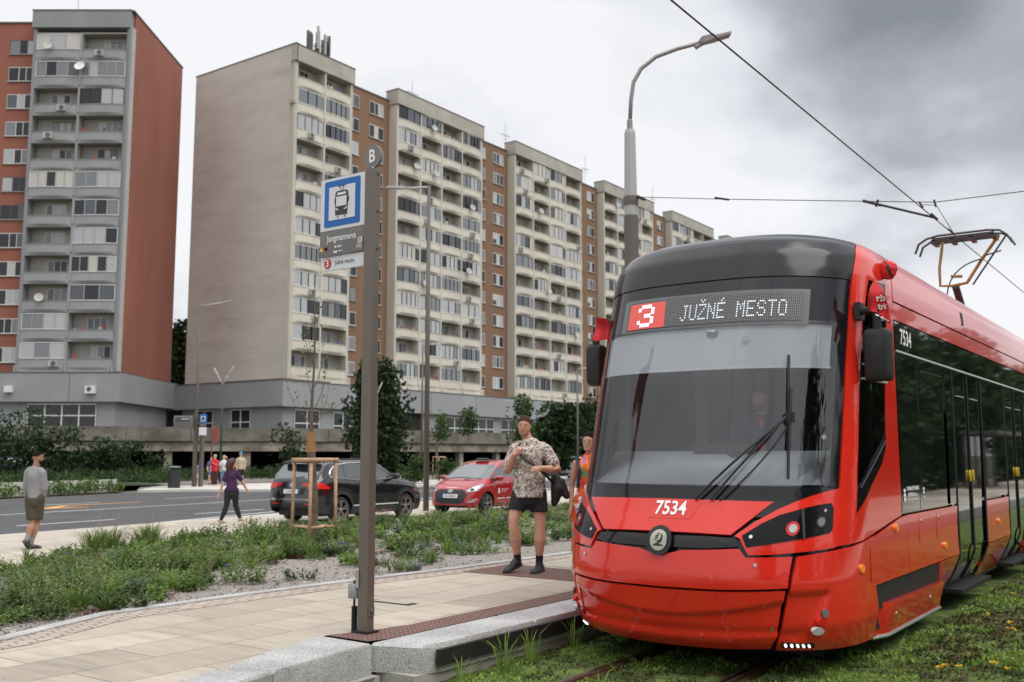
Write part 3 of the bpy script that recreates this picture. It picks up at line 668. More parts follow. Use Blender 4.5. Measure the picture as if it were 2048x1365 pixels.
for (x, y, z, h, lb) in ((-78, 89.2, 44.1, 3.4, 'thin television aerial on the second cream balcony bay roof'), (-78.5, 109.5, 43.9, 4.2, 'thin television aerial on the roof near the third cream bay'), (-78.5, 131, 43.9, 4.8, 'thin television aerial on the roof of the fourth cream bay'), (-78.5, 154, 43.9, 5.0, 'farthest thin television aerial on the long slab roof'), (TA(6.6, -3, 0).x, TA(6.6, -3, 0).y, 44.3, 3.6, 'thin rod aerial on the red tower roof')):
    b = MB(); b.tube([(0, 0, -1), (0, 0, h)], .035, m_greyl, 5)
    if h != 3.6:
        b.tube([(-.0, -1.1, h*.52), (0, 1.1, h*.56)], .03, m_greyl, 4); b.tube([(0, -.7, h*.4), (0, .8, h*.42)], .025, m_greyl, 4)
        for k in range(6): b.tube([(-.35, -.9+k*.35, h*.53), (.35, -.9+k*.35, h*.53)], .018, m_greyl, 4)
    o = b.build('television_aerial', m_greyl); o.location = (x, y, z); setp(o, lb, 'aerial', 'roof aerials')
# ------------------------------------------------------------------ trees, hedges, planting
L_dark = leafmat('dark_leaves', (.010, .022, .008), (.035, .065, .02), 1.2)
L_mid = leafmat('mid_leaves', (.022, .05, .014), (.07, .12, .03), 1.5)
L_lite = leafmat('light_leaves', (.06, .12, .02), (.14, .21, .05), 2.0)
m_bark = mat('bark', (.12, .09, .065), .9, var=.35, scale=9, bump=.6, bscale=40)
m_barkd = mat('dark_bark', (.05, .04, .03), .9)
def at(px, d, z=None):
    """point at picture column px, d metres ahead"""
    return C_AT(px, d)
def C_AT(px, d): v = FH*d+RT*((px-1024)/1991*d/math.cos(PITCH)*1.0); return Vector((v.x, v.y, 0))
def tree(px, d, h, r, label, crown0=.25, n=5000, leaf=.22, m=None, lumps=9, seed=1, group=None, loc=None, name='tree', trunk=True, zb=0, squash=1.0):
    rg = random.Random(seed); p = loc or C_AT(px, d)
    o = empty(name, (p.x, p.y, zb), 0, label, 'tree' if name == 'tree' else name.replace('_', ' '), group)
    b = MB(); hc = h*crown0
    if trunk:
        b.tube([(0, 0, -.1), (.04*h*rg.uniform(-1, 1), .02*h, h*.4), (0, 0, h*.85)], [h*.022+.03, h*.015+.02, .015], m_bark, 8)
        for k in range(7):
            a = rg.uniform(0, 2*PI); z = rg.uniform(hc, h*.7); L = r*rg.uniform(.5, .9)
            b.tube([(0, 0, z), (math.cos(a)*L*.5, math.sin(a)*L*.5, z+L*.4), (math.cos(a)*L, math.sin(a)*L, z+L*.7)], [h*.009, h*.006, .008], m_bark, 5)
        b.build('trunk', None, o)
    c = MB(); zc = (hc+h)/2; hz = (h-hc)/2
    for k in range(lumps):
        a = rg.uniform(0, 2*PI); q = rg.uniform(.0, .62); zz = rg.uniform(-.72, .72); rr = math.sqrt(max(.05, 1-zz*zz))
        s = rg.uniform(.32, .55)
        leaves(c, (math.cos(a)*q*r*rr, math.sin(a)*q*r*rr, zc+zz*hz), (r*s*1.05*squash, r*s*1.05*squash, hz*s*.9), n//lumps, leaf, m or L_dark, rg=rg, shell=.35)
    for k in range(n//25):
        a = rg.uniform(0, 2*PI); zz = rg.uniform(-.95, .95); rr = math.sqrt(1-zz*zz)*r*rg.uniform(.75, 1.12)
        leaves(c, (math.cos(a)*rr, math.sin(a)*rr, zc+zz*hz), (.25, .25, .25), 3, leaf, m or L_dark, rg=rg)
    c.build('crown', None, o); return o
tree(758, 62, 7.9, 2.05, 'dense dark green broadleaf tree standing behind the black car', crown0=.03, n=11000, leaf=.26, lumps=18, seed=4)
tree(358, 128, 19.5, 3.4, 'dark tree seen in the gap between the two apartment buildings', crown0=.3, n=5000, leaf=.5, lumps=12, seed=5, zb=0)
tree(1115, 82, 6.3, 2.2, 'dark bushy tree behind the woman in the floral dress', crown0=.1, n=6000, leaf=.3, lumps=12, seed=6, m=L_dark)
tree(1152, 90, 6.4, 2.3, 'dark tree beside the left mirror of the tram', crown0=.1, n=5000, leaf=.3, lumps=12, seed=8, m=L_dark)
tree(1200, 100, 8, 3.5, 'dark tree mostly hidden behind the tram front', crown0=.1, n=3000, leaf=.35, lumps=10, seed=9, m=L_dark)
tree(1050, 64, 5.6, 1.35, 'slim young tree with loose green crown above the head of the walking man', crown0=.35, n=1100, leaf=.2, lumps=9, seed=12, m=L_mid)
tree(877, 70, 5.0, .7, 'thin sapling inside the far wooden tree guard', crown0=.5, n=160, leaf=.15, lumps=6, seed=14, m=L_mid)
for i, (px, d, h, r, lb) in enumerate([(20, 56, 4.4, 2.4, 'big dark shrub at the left edge below the red tower'), (78, 57, 4.7, 2.3, 'tall dark shrub beside the leftmost shop window'), (128, 57, 3.6, 1.6, 'dark shrub to the right of the tallest shrub by the walkway'), (175, 59, 2.2, 1.2, 'low dark shrub under the crumbling walkway'), (222, 59, 3.1, 1.5, 'dark shrub growing against the walkway beam'), (268, 60, 3.0, 1.5, 'leafy shrub climbing over the walkway beam left of the rubbish bin'), (318, 61, 2.0, 1.0, 'small shrub under the walkway behind the rubbish bin'),
        (585, 64, 4.0, 1.3, 'dark climbing shrub on the walkway to the left of the wooden tree guard'), (835, 60, 1.9, 1.1, 'wild bush with red flowers behind the grey lamp post'), (893, 66, 1.7, .7, 'small green bush between walkway columns behind the red car'), (935, 80, 5.6, .9, 'rounded bush sprouting on top of the walkway parapet'), (885, 76, 4.9, .8, 'loose plants hanging over the walkway parapet above the red car')]):
    tree(px, d, h, r, lb, crown0=.0 if px not in (935, 885) else .6, n=int(900*r), leaf=.17, lumps=9, seed=20+i, m=L_dark if px not in (835, 893, 935, 885) else L_mid, name='shrub', trunk=False, squash=1.25)
# far kerb hedge bed: retaining wall, low hedge, tall weeds
hw = [(-38.3, 6), (-39.6, 15), (-41.6, 21.5), (-43.0, 26.5), (-44.0, 29.5)]
b = MB()
for (x0, y0), (x1, y1) in zip(hw, hw[1:]): b.add([(x0-.9, y0, 0), (x1-.9, y1, 0), (x1-.9, y1, .62), (x0-.9, y0, .62), (x1-1.1, y1, .62), (x0-1.1, y0, .62), (x1-1.1, y1, 0), (x0-1.1, y0, 0)], [(0, 1, 2, 3), (3, 2, 4, 5), (5, 4, 6, 7)], m_pale)
setp(b.build('retaining_wall', mat('grey_retaining_wall', (.22, .2, .19), .9, var=.15, scale=.8)), 'low grey retaining wall behind the kerbside hedge on the far side of the street', 'wall')
sheet('verge', [(x, y, .02) for x, y in hw]+[(x-.95, y, .03) for x, y in hw[::-1]], .02, m_soil)
sheet('grass_verge', [(-39, 6, .5), (-40.5, 15, .5), (-43, 23, .5), (-44.9, 29.5, .3), (-48, 34.5, .16), (-53.5, 37, .2), (-66, 31, .5), (-60, 6, .6)], .5, mat('verge_green', (.03, .05, .015), .95, var=.4, scale=2))
sheet('grass_verge', [(-53, 36.6, .15), (-58.3, 46.4, .15), (-56.3, 60, .15), (-53.2, 75, .15), (-48.3, 90, .15), (-80, 190, .1), (-84, 190, .1), (-58, 80, .15), (-60, 50, .15), (-68, 38, .2)], .15, mat('verge_green', (0, 0, 0)))
b = MB(); rg = random.Random(31)
for (x0, y0), (x1, y1) in zip(hw, hw[1:]):
    L = math.hypot(x1-x0, y1-y0)
    for k in range(int(L*8)):
        t = rg.random(); x = x0+(x1-x0)*t-rg.uniform(.05, .8); y = y0+(y1-y0)*t
        hh = .38+.28*noise.noise(Vector((x*.9, y*.9, 0)))+rg.uniform(0, .18)
        leaves(b, (x, y, hh*.62+.03), (.26, .26, hh*.6), 26, .11, L_lite if rg.random() < .75 else L_mid, rg=rg)
setp(b.build('kerbside_hedge', None), 'bright green low hedge along the far kerb of the street', 'hedge', kind='stuff')
b = MB()
for k in range(900):
    t = rg.random(); y = 6+28*t; x = -39.8-(y-6)*.2-abs(rg.gauss(0, 4)); 
    if rg.random() < .3: x = -54-rg.random()*6; y = 37+rg.random()*14
    hh = rg.uniform(.3, .85)+.3*noise.noise(Vector((x*.4, y*.4, 3)))
    leaves(b, (x, y, .45+hh*.4), (.35, .35, hh*.5), 20, .2, L_mid if rg.random() < .6 else L_dark, rg=rg, wid=.16, up=1.0)
for k in range(500):
    y = rg.uniform(42, 110); x = -57.5+rg.uniform(-1.5, 3.0)-(max(0, y-60))*(-.09)
    leaves(b, (x, y, .3), (.4, .4, .3), 10, .2, L_mid, rg=rg, wid=.2, up=1.0)
b.build('tall_weeds', None)['kind'] = 'stuff'
# planting bed beside the platform
def bedz(x): t = min(1, max(0, (-8.3-x)/9.5)); return .285-.21*t+.05*math.sin(PI*t)
m_grav = mat('bed_gravel', (.30, .27, .245), .9, col2=(.20, .175, .155), scale=35, bump=.8, bscale=60, detail=3)
def near_x(y): return float(np.interp(y, [3, 4.42, 5.7, 7.3, 9, 10.5, 13.2, 40], [-8.2, -8.25, -8.75, -8.72, -8.6, -8.42, -8.3, -8.3]))
def far_x(y): return float(np.interp(y, [-4, 3, 7.4, 10.4, 14.4, 16.1, 22.4, 30, 44], [-10.5, -12.2, -13.94, -16.2, -17.3, -17.9, -18, -18.6, -19.6]))
b = MB(); ysb = np.arange(2.5, 44, .35); nx = 26; vs = []
for y in ysb:
    a, c = near_x(y)-.04, far_x(y)
    for i in range(nx): x = a+(c-a)*i/(nx-1); vs.append((x, y, bedz(x)+(.02*noise.noise(Vector((x*2, y*2, 0))) if 0 < i < nx-1 else 0)))
b.add(vs, [(r*nx+i, (r+1)*nx+i, (r+1)*nx+i+1, r*nx+i+1) for r in range(len(ysb)-1) for i in range(nx-1)], m_grav)
b.build('gravel_bed', m_grav, smooth=True)['kind'] = 'structure'
b = MB(); m_st = [mat('gravel_stone_a', (.40, .36, .33), .85), mat('gravel_stone_b', (.22, .19, .17), .85), mat('gravel_stone_c', (.30, .27, .25), .85)]
rg = random.Random(8)
for k in range(9000):
    y = 3.5+abs(rg.gauss(0, 6)); t = rg.random()**1.3; x = near_x(y)+(far_x(y)-near_x(y))*t; s = rg.uniform(.012, .028); z = bedz(x)+s*.4
    q = [Vector((x, y, z))+Vector((rg.gauss(0, 1), rg.gauss(0, 1), rg.gauss(0, .7))).normalized()*s for _ in range(4)]
    b.add(q, [(0, 1, 2), (0, 2, 3), (0, 3, 1), (1, 3, 2)], m_st[k % 3])
b.build('gravel', None)['kind'] = 'stuff'
P_mid = leafmat('bed_green', (.06, .10, .02), (.16, .22, .05), 3)
P_lite = leafmat('bed_light_green', (.10, .18, .03), (.20, .31, .07), 3)
P_grey = leafmat('bed_grey_green', (.10, .135, .055), (.22, .27, .11), 3)
P_blue = leafmat('blue_fescue', (.09, .12, .12), (.2, .25, .25), 3, .2)
P_red = leafmat('bed_rusty', (.09, .035, .02), (.2, .10, .05), 4)
P_dk = leafmat('bed_dark_green', (.028, .055, .013), (.075, .12, .03), 3)
P_straw = leafmat('dry_grass', (.22, .17, .09), (.35, .29, .17), 3)
P_fl = mat('purple_bloom', (.16, .10, .30), .7); P_pk = mat('pink_bloom', (.5, .12, .22), .7); P_ye = mat('yellow_bloom', (.75, .5, .02), .7)
def blades(b, c, n, h, spread, m, rg, w=.006, bend=.5):
    for _ in range(n):
        a = rg.uniform(0, 2*PI); l = h*rg.uniform(.55, 1.1); q = rg.uniform(.1, 1)*spread
        d = Vector((math.cos(a), math.sin(a), 0)); s = Vector((-d.y, d.x, 0))*w
        p0 = Vector(c)+d*q*.25; p1 = p0+d*q*.5*bend+UP*l*.6; p2 = p0+d*q*(.5+bend)+UP*l*(1-.25*bend)
        b.add([p0-s, p0+s, p1+s*.8, p1-s*.8, p2], [(0, 1, 2, 3), (3, 2, 4)], m)
def rosette(b, c, r, h, n, m, rg, leaf=.05, wid=.3):
    """bushy clump made of upright leafy stems"""
    ns = max(5, n//9)
    for _ in range(ns):
        a = rg.uniform(0, 2*PI); q = math.sqrt(rg.random())*r; hh = h*(1-.45*(q/r)**2)*rg.uniform(.7, 1.12)
        base = Vector((c[0]+math.cos(a)*q*.7, c[1]+math.sin(a)*q*.7, c[2])); top = Vector((c[0]+math.cos(a)*q*1.15, c[1]+math.sin(a)*q*1.15, c[2]+hh))
        for i in range(9):
            t = (i+1)/9; p = base.lerp(top, t); e = rg.uniform(0, 2*PI); d = Vector((math.cos(e), math.sin(e), rg.uniform(.1, .9))).normalized(); s = d.cross(UP).normalized()
            l = leaf*rg.uniform(.7, 1.3)*(1.15-.5*t)
            b.add([p, p+d*l*.5+s*l*wid, p+d*l, p+d*l*.5-s*l*wid], [(0, 1, 2, 3)], m)
bush = MB(); tuft = MB(); rg = random.Random(44)
def clump(x, y, kind=None):
    z = bedz(x); u = kind if kind is not None else rg.random(); dd = (Vector((x, y, 0))).length; lod = 1 if dd < 16 else .6 if dd < 24 else .4; ls = 1 if dd < 16 else 1.5
    if u < .12: rosette(bush, (x, y, z), rg.uniform(.22, .34), rg.uniform(.24, .38), int(420*lod), rg.choice([P_mid, P_dk, P_grey]), rg, .06*ls)
    elif u < .42: rosette(bush, (x, y, z), rg.uniform(.12, .26), rg.uniform(.13, .26), int(230*lod), rg.choice([P_mid, P_mid, P_dk, P_dk, P_lite, P_lite]), rg, .055*ls)
    elif u < .62: rosette(bush, (x, y, z), rg.uniform(.12, .28), rg.uniform(.10, .22), int(190*lod), rg.choice([P_grey, P_mid]), rg, .04*ls)
    elif u < .665: blades(tuft, (x, y, z), int(90*lod), rg.uniform(.16, .26), .2, P_blue, rg, .0035*ls, .6)
    elif u < .79: blades(tuft, (x, y, z), int(70*lod), rg.uniform(.2, .36), .3, rg.choice([P_mid, P_lite]), rg, .005*ls, .8)
    elif u < .90: rosette(bush, (x, y, z), rg.uniform(.1, .22), .08, int(130*lod), rg.choice([P_red, P_lite, P_red]), rg, .03*ls, .45)
    elif u < .96: rosette(bush, (x, y, z), rg.uniform(.1, .2), .10, int(130*lod), P_lite, rg, .04*ls, .45)
    elif rg.random() < .4: blades(tuft, (x, y, z), 10, rg.uniform(.35, .6), .4, P_straw, rg, .003*ls, .6)
for k in range(4200):
    y = 2.6+40*rg.random()**1.35; t = rg.random(); x = near_x(y)-.18+(far_x(y)-near_x(y)+.3)*t
    dens = .22+1.25*noise.noise(Vector((x*.55, y*.45, 7)))
    if y < 9 and t > .25: dens += .12
    if t < .2: dens -= .22+(.12 if y > 8.5 else 0)
    if t > .5: dens += .2
    if y > 9.5: dens = max(dens, .40+.9*noise.noise(Vector((x*1.3, y*1.1, 17)))-(.25 if t < .07 else 0))
    if rg.random() > dens: continue
    clump(x, y)
for x, y in ((-15.4, 9.9), (-15.7, 10.3), (-15.2, 10.6), (-14.9, 9.4), (-15.9, 11.2)):    # the tall grasses at the back edge
    blades(tuft, (x, y, bedz(x)), 120, .55, .5, P_mid, rg, .007, .8); blades(tuft, (x, y, bedz(x)), 8, 1.05, .5, P_straw, rg, .003, .5)
for x, y in ((-17.4, 18.8), (-17.5, 19.2), (-17.3, 19.6)): 
    for q in range(4): rosette(bush, (x+rg.uniform(-.12, .12), y+rg.uniform(-.12, .12), bedz(x)+.26+rg.random()*.06), .03, .04, 9, P_pk, rg, .018, .5)
    blades(tuft, (x, y, bedz(x)), 40, .4, .2, P_grey, rg, .004)
for k in range(9):
    y = rg.uniform(5, 20); x = near_x(y)-rg.uniform(.5, 4); 
    for q in range(3): rosette(bush, (x+rg.uniform(-.1, .1), y, bedz(x)+.24), .02, .05, 9, P_fl, rg, .015, .5)
bush.build('bedding_plants', None)['kind'] = 'stuff'; tuft.build('ornamental_grasses', None)['kind'] = 'stuff'
# green track bed
m_sed = mat('sedum_mat', (.04, .065, .012), .95, col2=(.12, .18, .03), scale=5.5, bump=1.0, bscale=70, detail=10)
def trackz(x, y):
    z = .012+.035*noise.noise(Vector((x*3.1, y*3.1, 1)))+.02*noise.noise(Vector((x*9, y*9, 2)))
    for rx in RX:
        if abs(x-rx-.01) < .12: z = min(z, -.012)
    if x < -5.0: z -= .02
    return z+(.03*min(1, max(0, (x+2.9)/.6)))
b = MB(); xs = list(np.arange(-5.6, .76, .06)); ys_ = list(np.arange(1.5, 14, .06))+list(np.arange(14, 45, .3)); nx = len(xs)
b.add([(x, y, trackz(x, y)) for y in ys_ for x in xs], [(r*nx+i, r*nx+i+1, (r+1)*nx+i+1, (r+1)*nx+i) for r in range(len(ys_)-1) for i in range(nx-1)], m_sed)
b.build('track_bed', m_sed, smooth=True)['kind'] = 'structure'
S_g = leafmat('sedum_green', (.085, .15, .02), (.23, .34, .06), 2.5); S_d = leafmat('sedum_dark', (.02, .04, .008), (.05, .075, .018), 2.5); S_b = leafmat('sedum_brown', (.06, .035, .015), (.13, .09, .035), 4)
b = MB(); rg = random.Random(12)
for k in range(95000):
    y = 4.2+rg.random()**1.5*15; x = rg.uniform(-5.15, -1.0 if y < 9 else .2)
    if any(-.07 < x-r < .09 for r in RX): continue
    if -5.0 < x < -2.55 and y > 9.4: continue
    dn = noise.noise(Vector((x*1.3, y*1.3, 9)))+.5*noise.noise(Vector((x*4, y*4, 5)))
    if dn < -.25 and rg.random() < .7: continue
    z = trackz(x, y); m = S_g if dn > .0 else S_d
    if dn < -.12 or (x > -2.6 and noise.noise(Vector((x*.9, y*.9, 22))) > .28): m = S_b if rg.random() < .55 else S_d
    s = rg.uniform(.008, .017)*(1 if y < 9 else 1.5); a = rg.uniform(0, 2*PI); d = Vector((math.cos(a), math.sin(a), rg.uniform(.3, 1.5))).normalized()*s*1.6; w = Vector((-math.sin(a), math.cos(a), 0))*s*.6; p = Vector((x, y, z+rg.uniform(0, .022)))
    b.add([p-w, p+w, p+d+w*.6, p+d-w*.6], [(0, 1, 2, 3)], m)
b.build('sedum_cover', None)['kind'] = 'stuff'
b = MB()
for k in range(330):
    y = 6+rg.random()*13; x = -2.3+rg.random()*2.3
    if noise.noise(Vector((x*.9, y*.9, 22))) < .12: continue
    z = trackz(x, y)+.05+rg.random()*.04
    rosette(b, (x, y, z), .035, .02, 12, P_ye, rg, .016, .5); blades(b, (x, y, z-.06), 2, .06, .02, S_g, rg, .003)
b.build('yellow_sedum_flowers', None)['kind'] = 'stuff'
b = MB()
for x, y, n, h in ((-4.95, 6.9, 26, .42), (-5.0, 7.35, 16, .4), (-5.02, 8.1, 16, .35), (-5.05, 6.45, 12, .25), (-4.2, 7.5, 14, .1), (-4.12, 7.7, 12, .12), (-2.25, 8.5, 8, .42), (-1.45, 9.3, 10, .4), (-1.3, 9.0, 8, .3), (-4.1, 7.0, 10, .16), (-3.9, 6.7, 12, .1), (-1.6, 12, 10, .3), (-1.9, 11, 8, .25), (-5.0, 9.0, 12, .2)):
    blades(b, (x, y, 0), n, h, .25, S_g, rg, .005, .6)
for k in range(260):
    y = 5+rg.random()*12; x = rg.uniform(-5.1, -.3)
    if -4.9 < x < -2.6 and y > 8.6: continue
    blades(b, (x, y, .0), 4, rg.uniform(.04, .14), .06, S_g, rg, .003, .5)
b.build('grass_tufts', None)['kind'] = 'stuff'
# belt of trees and a shelter on the opposite platform (mirrored in the tram's side)
L_belt = leafmat('belt_leaves', (.010, .020, .007), (.04, .075, .02), .8)
t0 = tree(0, 0, 8.2, 3.2, 'dense dark tree in the row behind the opposite platform', crown0=.08, n=4200, leaf=.42, lumps=14, seed=77, m=L_belt, loc=Vector((8.4, 26, 0)), group='trees behind the opposite platform')
for i, (x, y, r) in enumerate([(8.2+1.6*math.sin(k*2.3), 31+k*5.2, k*1.1) for k in range(20)]+[(9, 18, 1), (10, 8, 2), (9.5, -4, 3)]):
    t = copy_tree(t0); t.location = (x, y, 0); t.rotation_euler = (0, 0, r)
# branch masses low down: a hedge under the trees
b = MB(); rg = random.Random(3)
for k in range(420): leaves(b, (6.6+rg.uniform(-.6, .8), -6+k*.33, rg.uniform(.5, 1.9)), (.7, .7, .7), 22, .3, L_belt, rg=rg)
b.build('platform_hedge', None); setp(bpy.data.objects['platform_hedge'], 'dark clipped hedge behind the opposite platform', 'hedge')
sh_ = empty('tram_shelter', (3.7, 52, .3), label='dark flat-roofed tram shelter on the opposite platform', cat='shelter')
b = MB(); b.box(-.8, .8, -3.5, 3.5, 2.45, 2.6, m_rubb := mat('shelter_metal', (.06, .055, .05), .5)); b.build('roof', None, sh_)
b = MB(); b.box(.6, .63, -3.3, 3.3, .1, 2.4, glassmat('shelter_glass', (.6, .65, .65), .08)); b.build('glass_wall', None, sh_)
for yy in (-3.3, -1.1, 1.1, 3.3): b = MB(); b.box(.55, .67, yy-.06, yy+.06, 0, 2.45, mat('shelter_metal', (0, 0, 0))); b.build('post', None, sh_)
b = MB(); b.box(.1, .5, -2.5, 2.0, .42, .47, m_bark); b.box(.2, .4, -2.3, -2.2, 0, .42, m_bark); b.box(.2, .4, 1.7, 1.8, 0, .42, m_bark); b.build('bench', None, sh_)
# ------------------------------------------------------------------ the red tram
XC = -3.82; HW = 1.29; DN = 1.2
_t = np.linspace(0, 1, 300); _t = 1-(1-_t)**2
_dx = _t*HW; _dy = DN*(1-np.sqrt(1-_t**3))
_s = np.concatenate([[0], np.cumsum(np.hypot(np.diff(_dx), np.diff(_dy)))]); SN = float(_s[-1])
ZY = np.array([(.22, 7.78), (.32, 7.64), (.45, 7.56), (.8, 7.50), (1.1, 7.55), (1.42, 7.71), (1.9, 7.86), (2.5, 8.03), (3.0, 8.19), (3.35, 8.31), (3.6, 8.41), (3.74, 8.52), (3.82, 8.70), (3.865, 9.05), (3.885, 9.9)])
ZI = np.array([(.2, .06), (.45, .0), (3.45, 0), (3.62, .02), (3.74, .08), (3.81, .18), (3.85, .33), (3.873, .58), (3.885, 1.0)])
_zz = np.linspace(.2, 3.885, 738)
def _sm(a):
    v = np.interp(_zz, a[:, 0], a[:, 1]); k = np.ones(9)/9; p = np.concatenate([2*v[0]-v[4:0:-1], v, 2*v[-1]-v[-2:-6:-1]]); return np.convolve(p, k, 'valid')
_yv = _sm(ZY); _iv = _sm(ZI)
def Y0(z): return float(np.interp(z, _zz, _yv))
def IN(z): return float(np.interp(z, _zz, _iv))
def plan(s):
    a = abs(s); sg = 1 if s >= 0 else -1
    if a <= SN: return sg*float(np.interp(a, _s, _dx)), float(np.interp(a, _s, _dy))
    return sg*HW, DN+a-SN
def P0(s, z):
    dx, dy = plan(s); tuck = 0
    if z < .66 and abs(s) > SN+2.75: tuck = (.66-z)*.38*min(1, (abs(s)-SN-2.75)/.1)
    return Vector((XC+(dx*(1-IN(z)/HW))-tuck*(1 if dx > 0 else -1), Y0(z)+dy, z))
def F(s, z, off=0):
    p = P0(s, z); a = P0(s+.01, z)-P0(s-.01, z); zz = min(max(z, .23), 3.881)
    b = P0(s, zz+.004)-P0(s, zz-.004); n = a.cross(b).normalized()
    return p+n*off
def sy(y, z): return y-(Y0(z)+DN)+SN if z < 3.7 else max(y-(Y0(z)+DN)+SN, SN+(.03 if y < 9.99 else .06))
def SF(y, z, off=0): return F(sy(y, z), z, off)
m_red = mat('red_tram_paint', (.66, .026, .013), .16, coat=.7, spec=.3)
m_gb = mat('gloss_black_panel', (.009, .009, .011), .08, spec=.5)
m_cap = mat('graphite_roof_cap', (.016, .017, .019), .14, spec=.35)
m_rub = mat('matt_black', (.012, .012, .012), .6)
m_blkg = mat('dark_side_glass', (.010, .014, .012), .03, spec=1.0, coat=1.0)
m_ws = glassmat('windscreen_glass', (.92, .94, .96), .115, .012, 1.5)
m_whitetx = mat('white_lettering', (.8, .8, .8), .4)
m_sil = mat('silver', (.6, .6, .58), .25, metal=1)
m_amber = mat('amber_lens', (.8, .22, .01), .2, coat=.6, emit=.15)
m_lgrey = mat('light_grey_plastic', (.30, .31, .32), .5)
tram = empty('tram', (XC, 8, 0), label='modern red low-floor tram with black windscreen and destination display, standing at the platform', cat='tram')
def tp(name, poly, m, off=.016, thick=.02, cell=.09, parent=None, mp=F): return panel(name, poly, mp, m, parent or tram, off, thick, cell)
def mir(poly): return [(-a, b) for a, b in poly][::-1]
YE = 20.0
def SP(ys): return [(sy(y, z), z) for y, z in ys]
# inner shell
se = lambda z: sy(YE, z)
def strip_shell(z0, z1, a, b, dz=.12, ds=.12):
    mb = MB(); zs = np.linspace(z0, z1, max(2, int((z1-z0)/dz)+1)); ss = list(np.arange(a, b, ds))+[b]
    return zs, ss
shell = MB()
def shell_grid(s0, s1, z0, z1, off=-.02):
    zs = list(np.linspace(z0, z1, max(2, int((z1-z0)/.1)+1)))
    if z1 > 3.8: zs = [z for z in zs if z < 3.6]+[3.6, 3.68, 3.74, 3.78, 3.81, 3.83, 3.85, 3.862, 3.873, 3.88]
    ns = max(2, int(abs(s1-s0)/.1)); ss = []
    for i in range(ns+1):
        s = s0+(s1-s0)*i/ns; ss.append(s)
    ss = [s for s in ss if abs(s) < max(SN+.3, min(abs(s0), abs(s1))+.3)]+([SN+2.7, SN+2.85, 12.3] if s1 > SN+.3 else []) if s1 > 0 else ([-12.3, -SN-2.85, -SN-2.7] if s0 < -SN-.3 else [])+[s for s in ss if abs(s) < max(SN+.3, min(abs(s0), abs(s1))+.3)]
    shell.loft([[F(s, z, -.085 if z < .8 and abs(s) < SN+.1 else off) for s in ss] for z in zs], m_gb, cap=False, closed=False)
shell_grid(-12.3, 0, .22, 1.46); shell_grid(0, 12.3, .22, 1.46); shell_grid(-12.3, 0, 3.03, 3.885); shell_grid(0, 12.3, 3.03, 3.885)
shell_grid(1.43, 1.66, 1.46, 3.03); shell_grid(2.56, 12.3, 1.46, 3.03); shell_grid(-12.3, -2.56, 1.46, 3.03); shell_grid(-1.66, -1.43, 1.46, 3.03)
shell.box(XC-.35, XC+.35, 9.9, 20, 3.85, 3.889, m_red)
o = shell.build('body_shell', None, tram, smooth=True)
b = MB(); b.box(XC-1.1, XC+1.1, 8.5, 20, .2, .42, m_rub); b.box(XC-.85, XC+.85, 9.0, 10.9, .02, .3, m_rub); b.box(XC-1.25, XC+1.1, 8.9, 11.5, .35, .8, m_rub); b.build('underframe', m_rub, tram)
b = MB()
for y in (9.3, 10.9):
    for x in (-4.34, -3.3): b.lathe([(.3, -.06), (.3, .06)], (x+.02, y, .33), m_rub, 18, (1, 0, 0))
b.build('bogie', m_rub, tram)
b = MB(); b.box(XC-1.28, XC+1.28, 19.9, 20, .3, 3.7, m_rub); b.box(XC-.95, XC+.95, 20, 20.7, .4, 3.4, m_rub); b.build('gangway', m_rub, tram)
# second car body
b = MB(); prof = [(-1.12, .3), (-1.29, .7), (-1.29, 3.3), (-1.2, 3.66), (-.9, 3.86), (.9, 3.86), (1.2, 3.66), (1.29, 3.3), (1.29, .7), (1.12, .3)]
b.loft([[(XC+x, y, z) for x, z in prof] for y in (20.7, 31)], m_red); b.build('rear_body', m_red, tram)
b = MB(); b.box(XC+1.285, XC+1.3, 20.9, 30.8, 1.25, 3.1, m_blkg); b.build('rear_window_band', m_blkg, tram)
# front: windscreen surround, cap, glass
gl = lambda z: 1.485
fr = [(-1.48, 1.53), (-1.48, 3.36), (1.48, 3.36), (1.48, 1.53)]
tp('windscreen_surround', [[(-1.485, 2.95), (1.485, 2.95), (1.482, 3.36), (-1.482, 3.36)], [(-1.485, 1.53), (-1.36, 1.53), (-1.36, 2.95), (-1.485, 2.95)], [(1.36, 1.53), (1.485, 1.53), (1.485, 2.95), (1.36, 2.95)],
   [(-1.485, 1.53), (-.9, 1.30), (.9, 1.30), (1.485, 1.53), (1.36, 1.555), (-1.36, 1.555)]], m_gb, .010, 0, .08)
tp('windscreen', [(-1.37, 1.545), (1.37, 1.545), (1.37, 2.96), (-1.37, 2.96)], m_ws, .012, 0, .07)
cap = [(-1.48, 3.366), (1.48, 3.366), (1.50, 3.5), (1.55, 3.66), (1.62, 3.76), (1.70, 3.83), (1.78, 3.862), (1.85, 3.88), (-1.85, 3.88), (-1.78, 3.862), (-1.70, 3.83), (-1.62, 3.76), (-1.55, 3.66), (-1.50, 3.5)]
tp('roof_cap', cap, m_cap, .02, .02, .03)
b = MB(); b.box(XC-.25, XC+.3, 9.9, 10.9, 3.86, 3.935, m_cap); b.box(-4.7, -4.35, 10.2, 11.0, 3.82, 3.90, m_cap); b.lathe([(.07, 0), (.075, .03), (.065, .09), (.04, .11)], (XC+.62, 9.75, 3.87), m_cap, 14); b.build('roof_equipment', m_cap, tram)
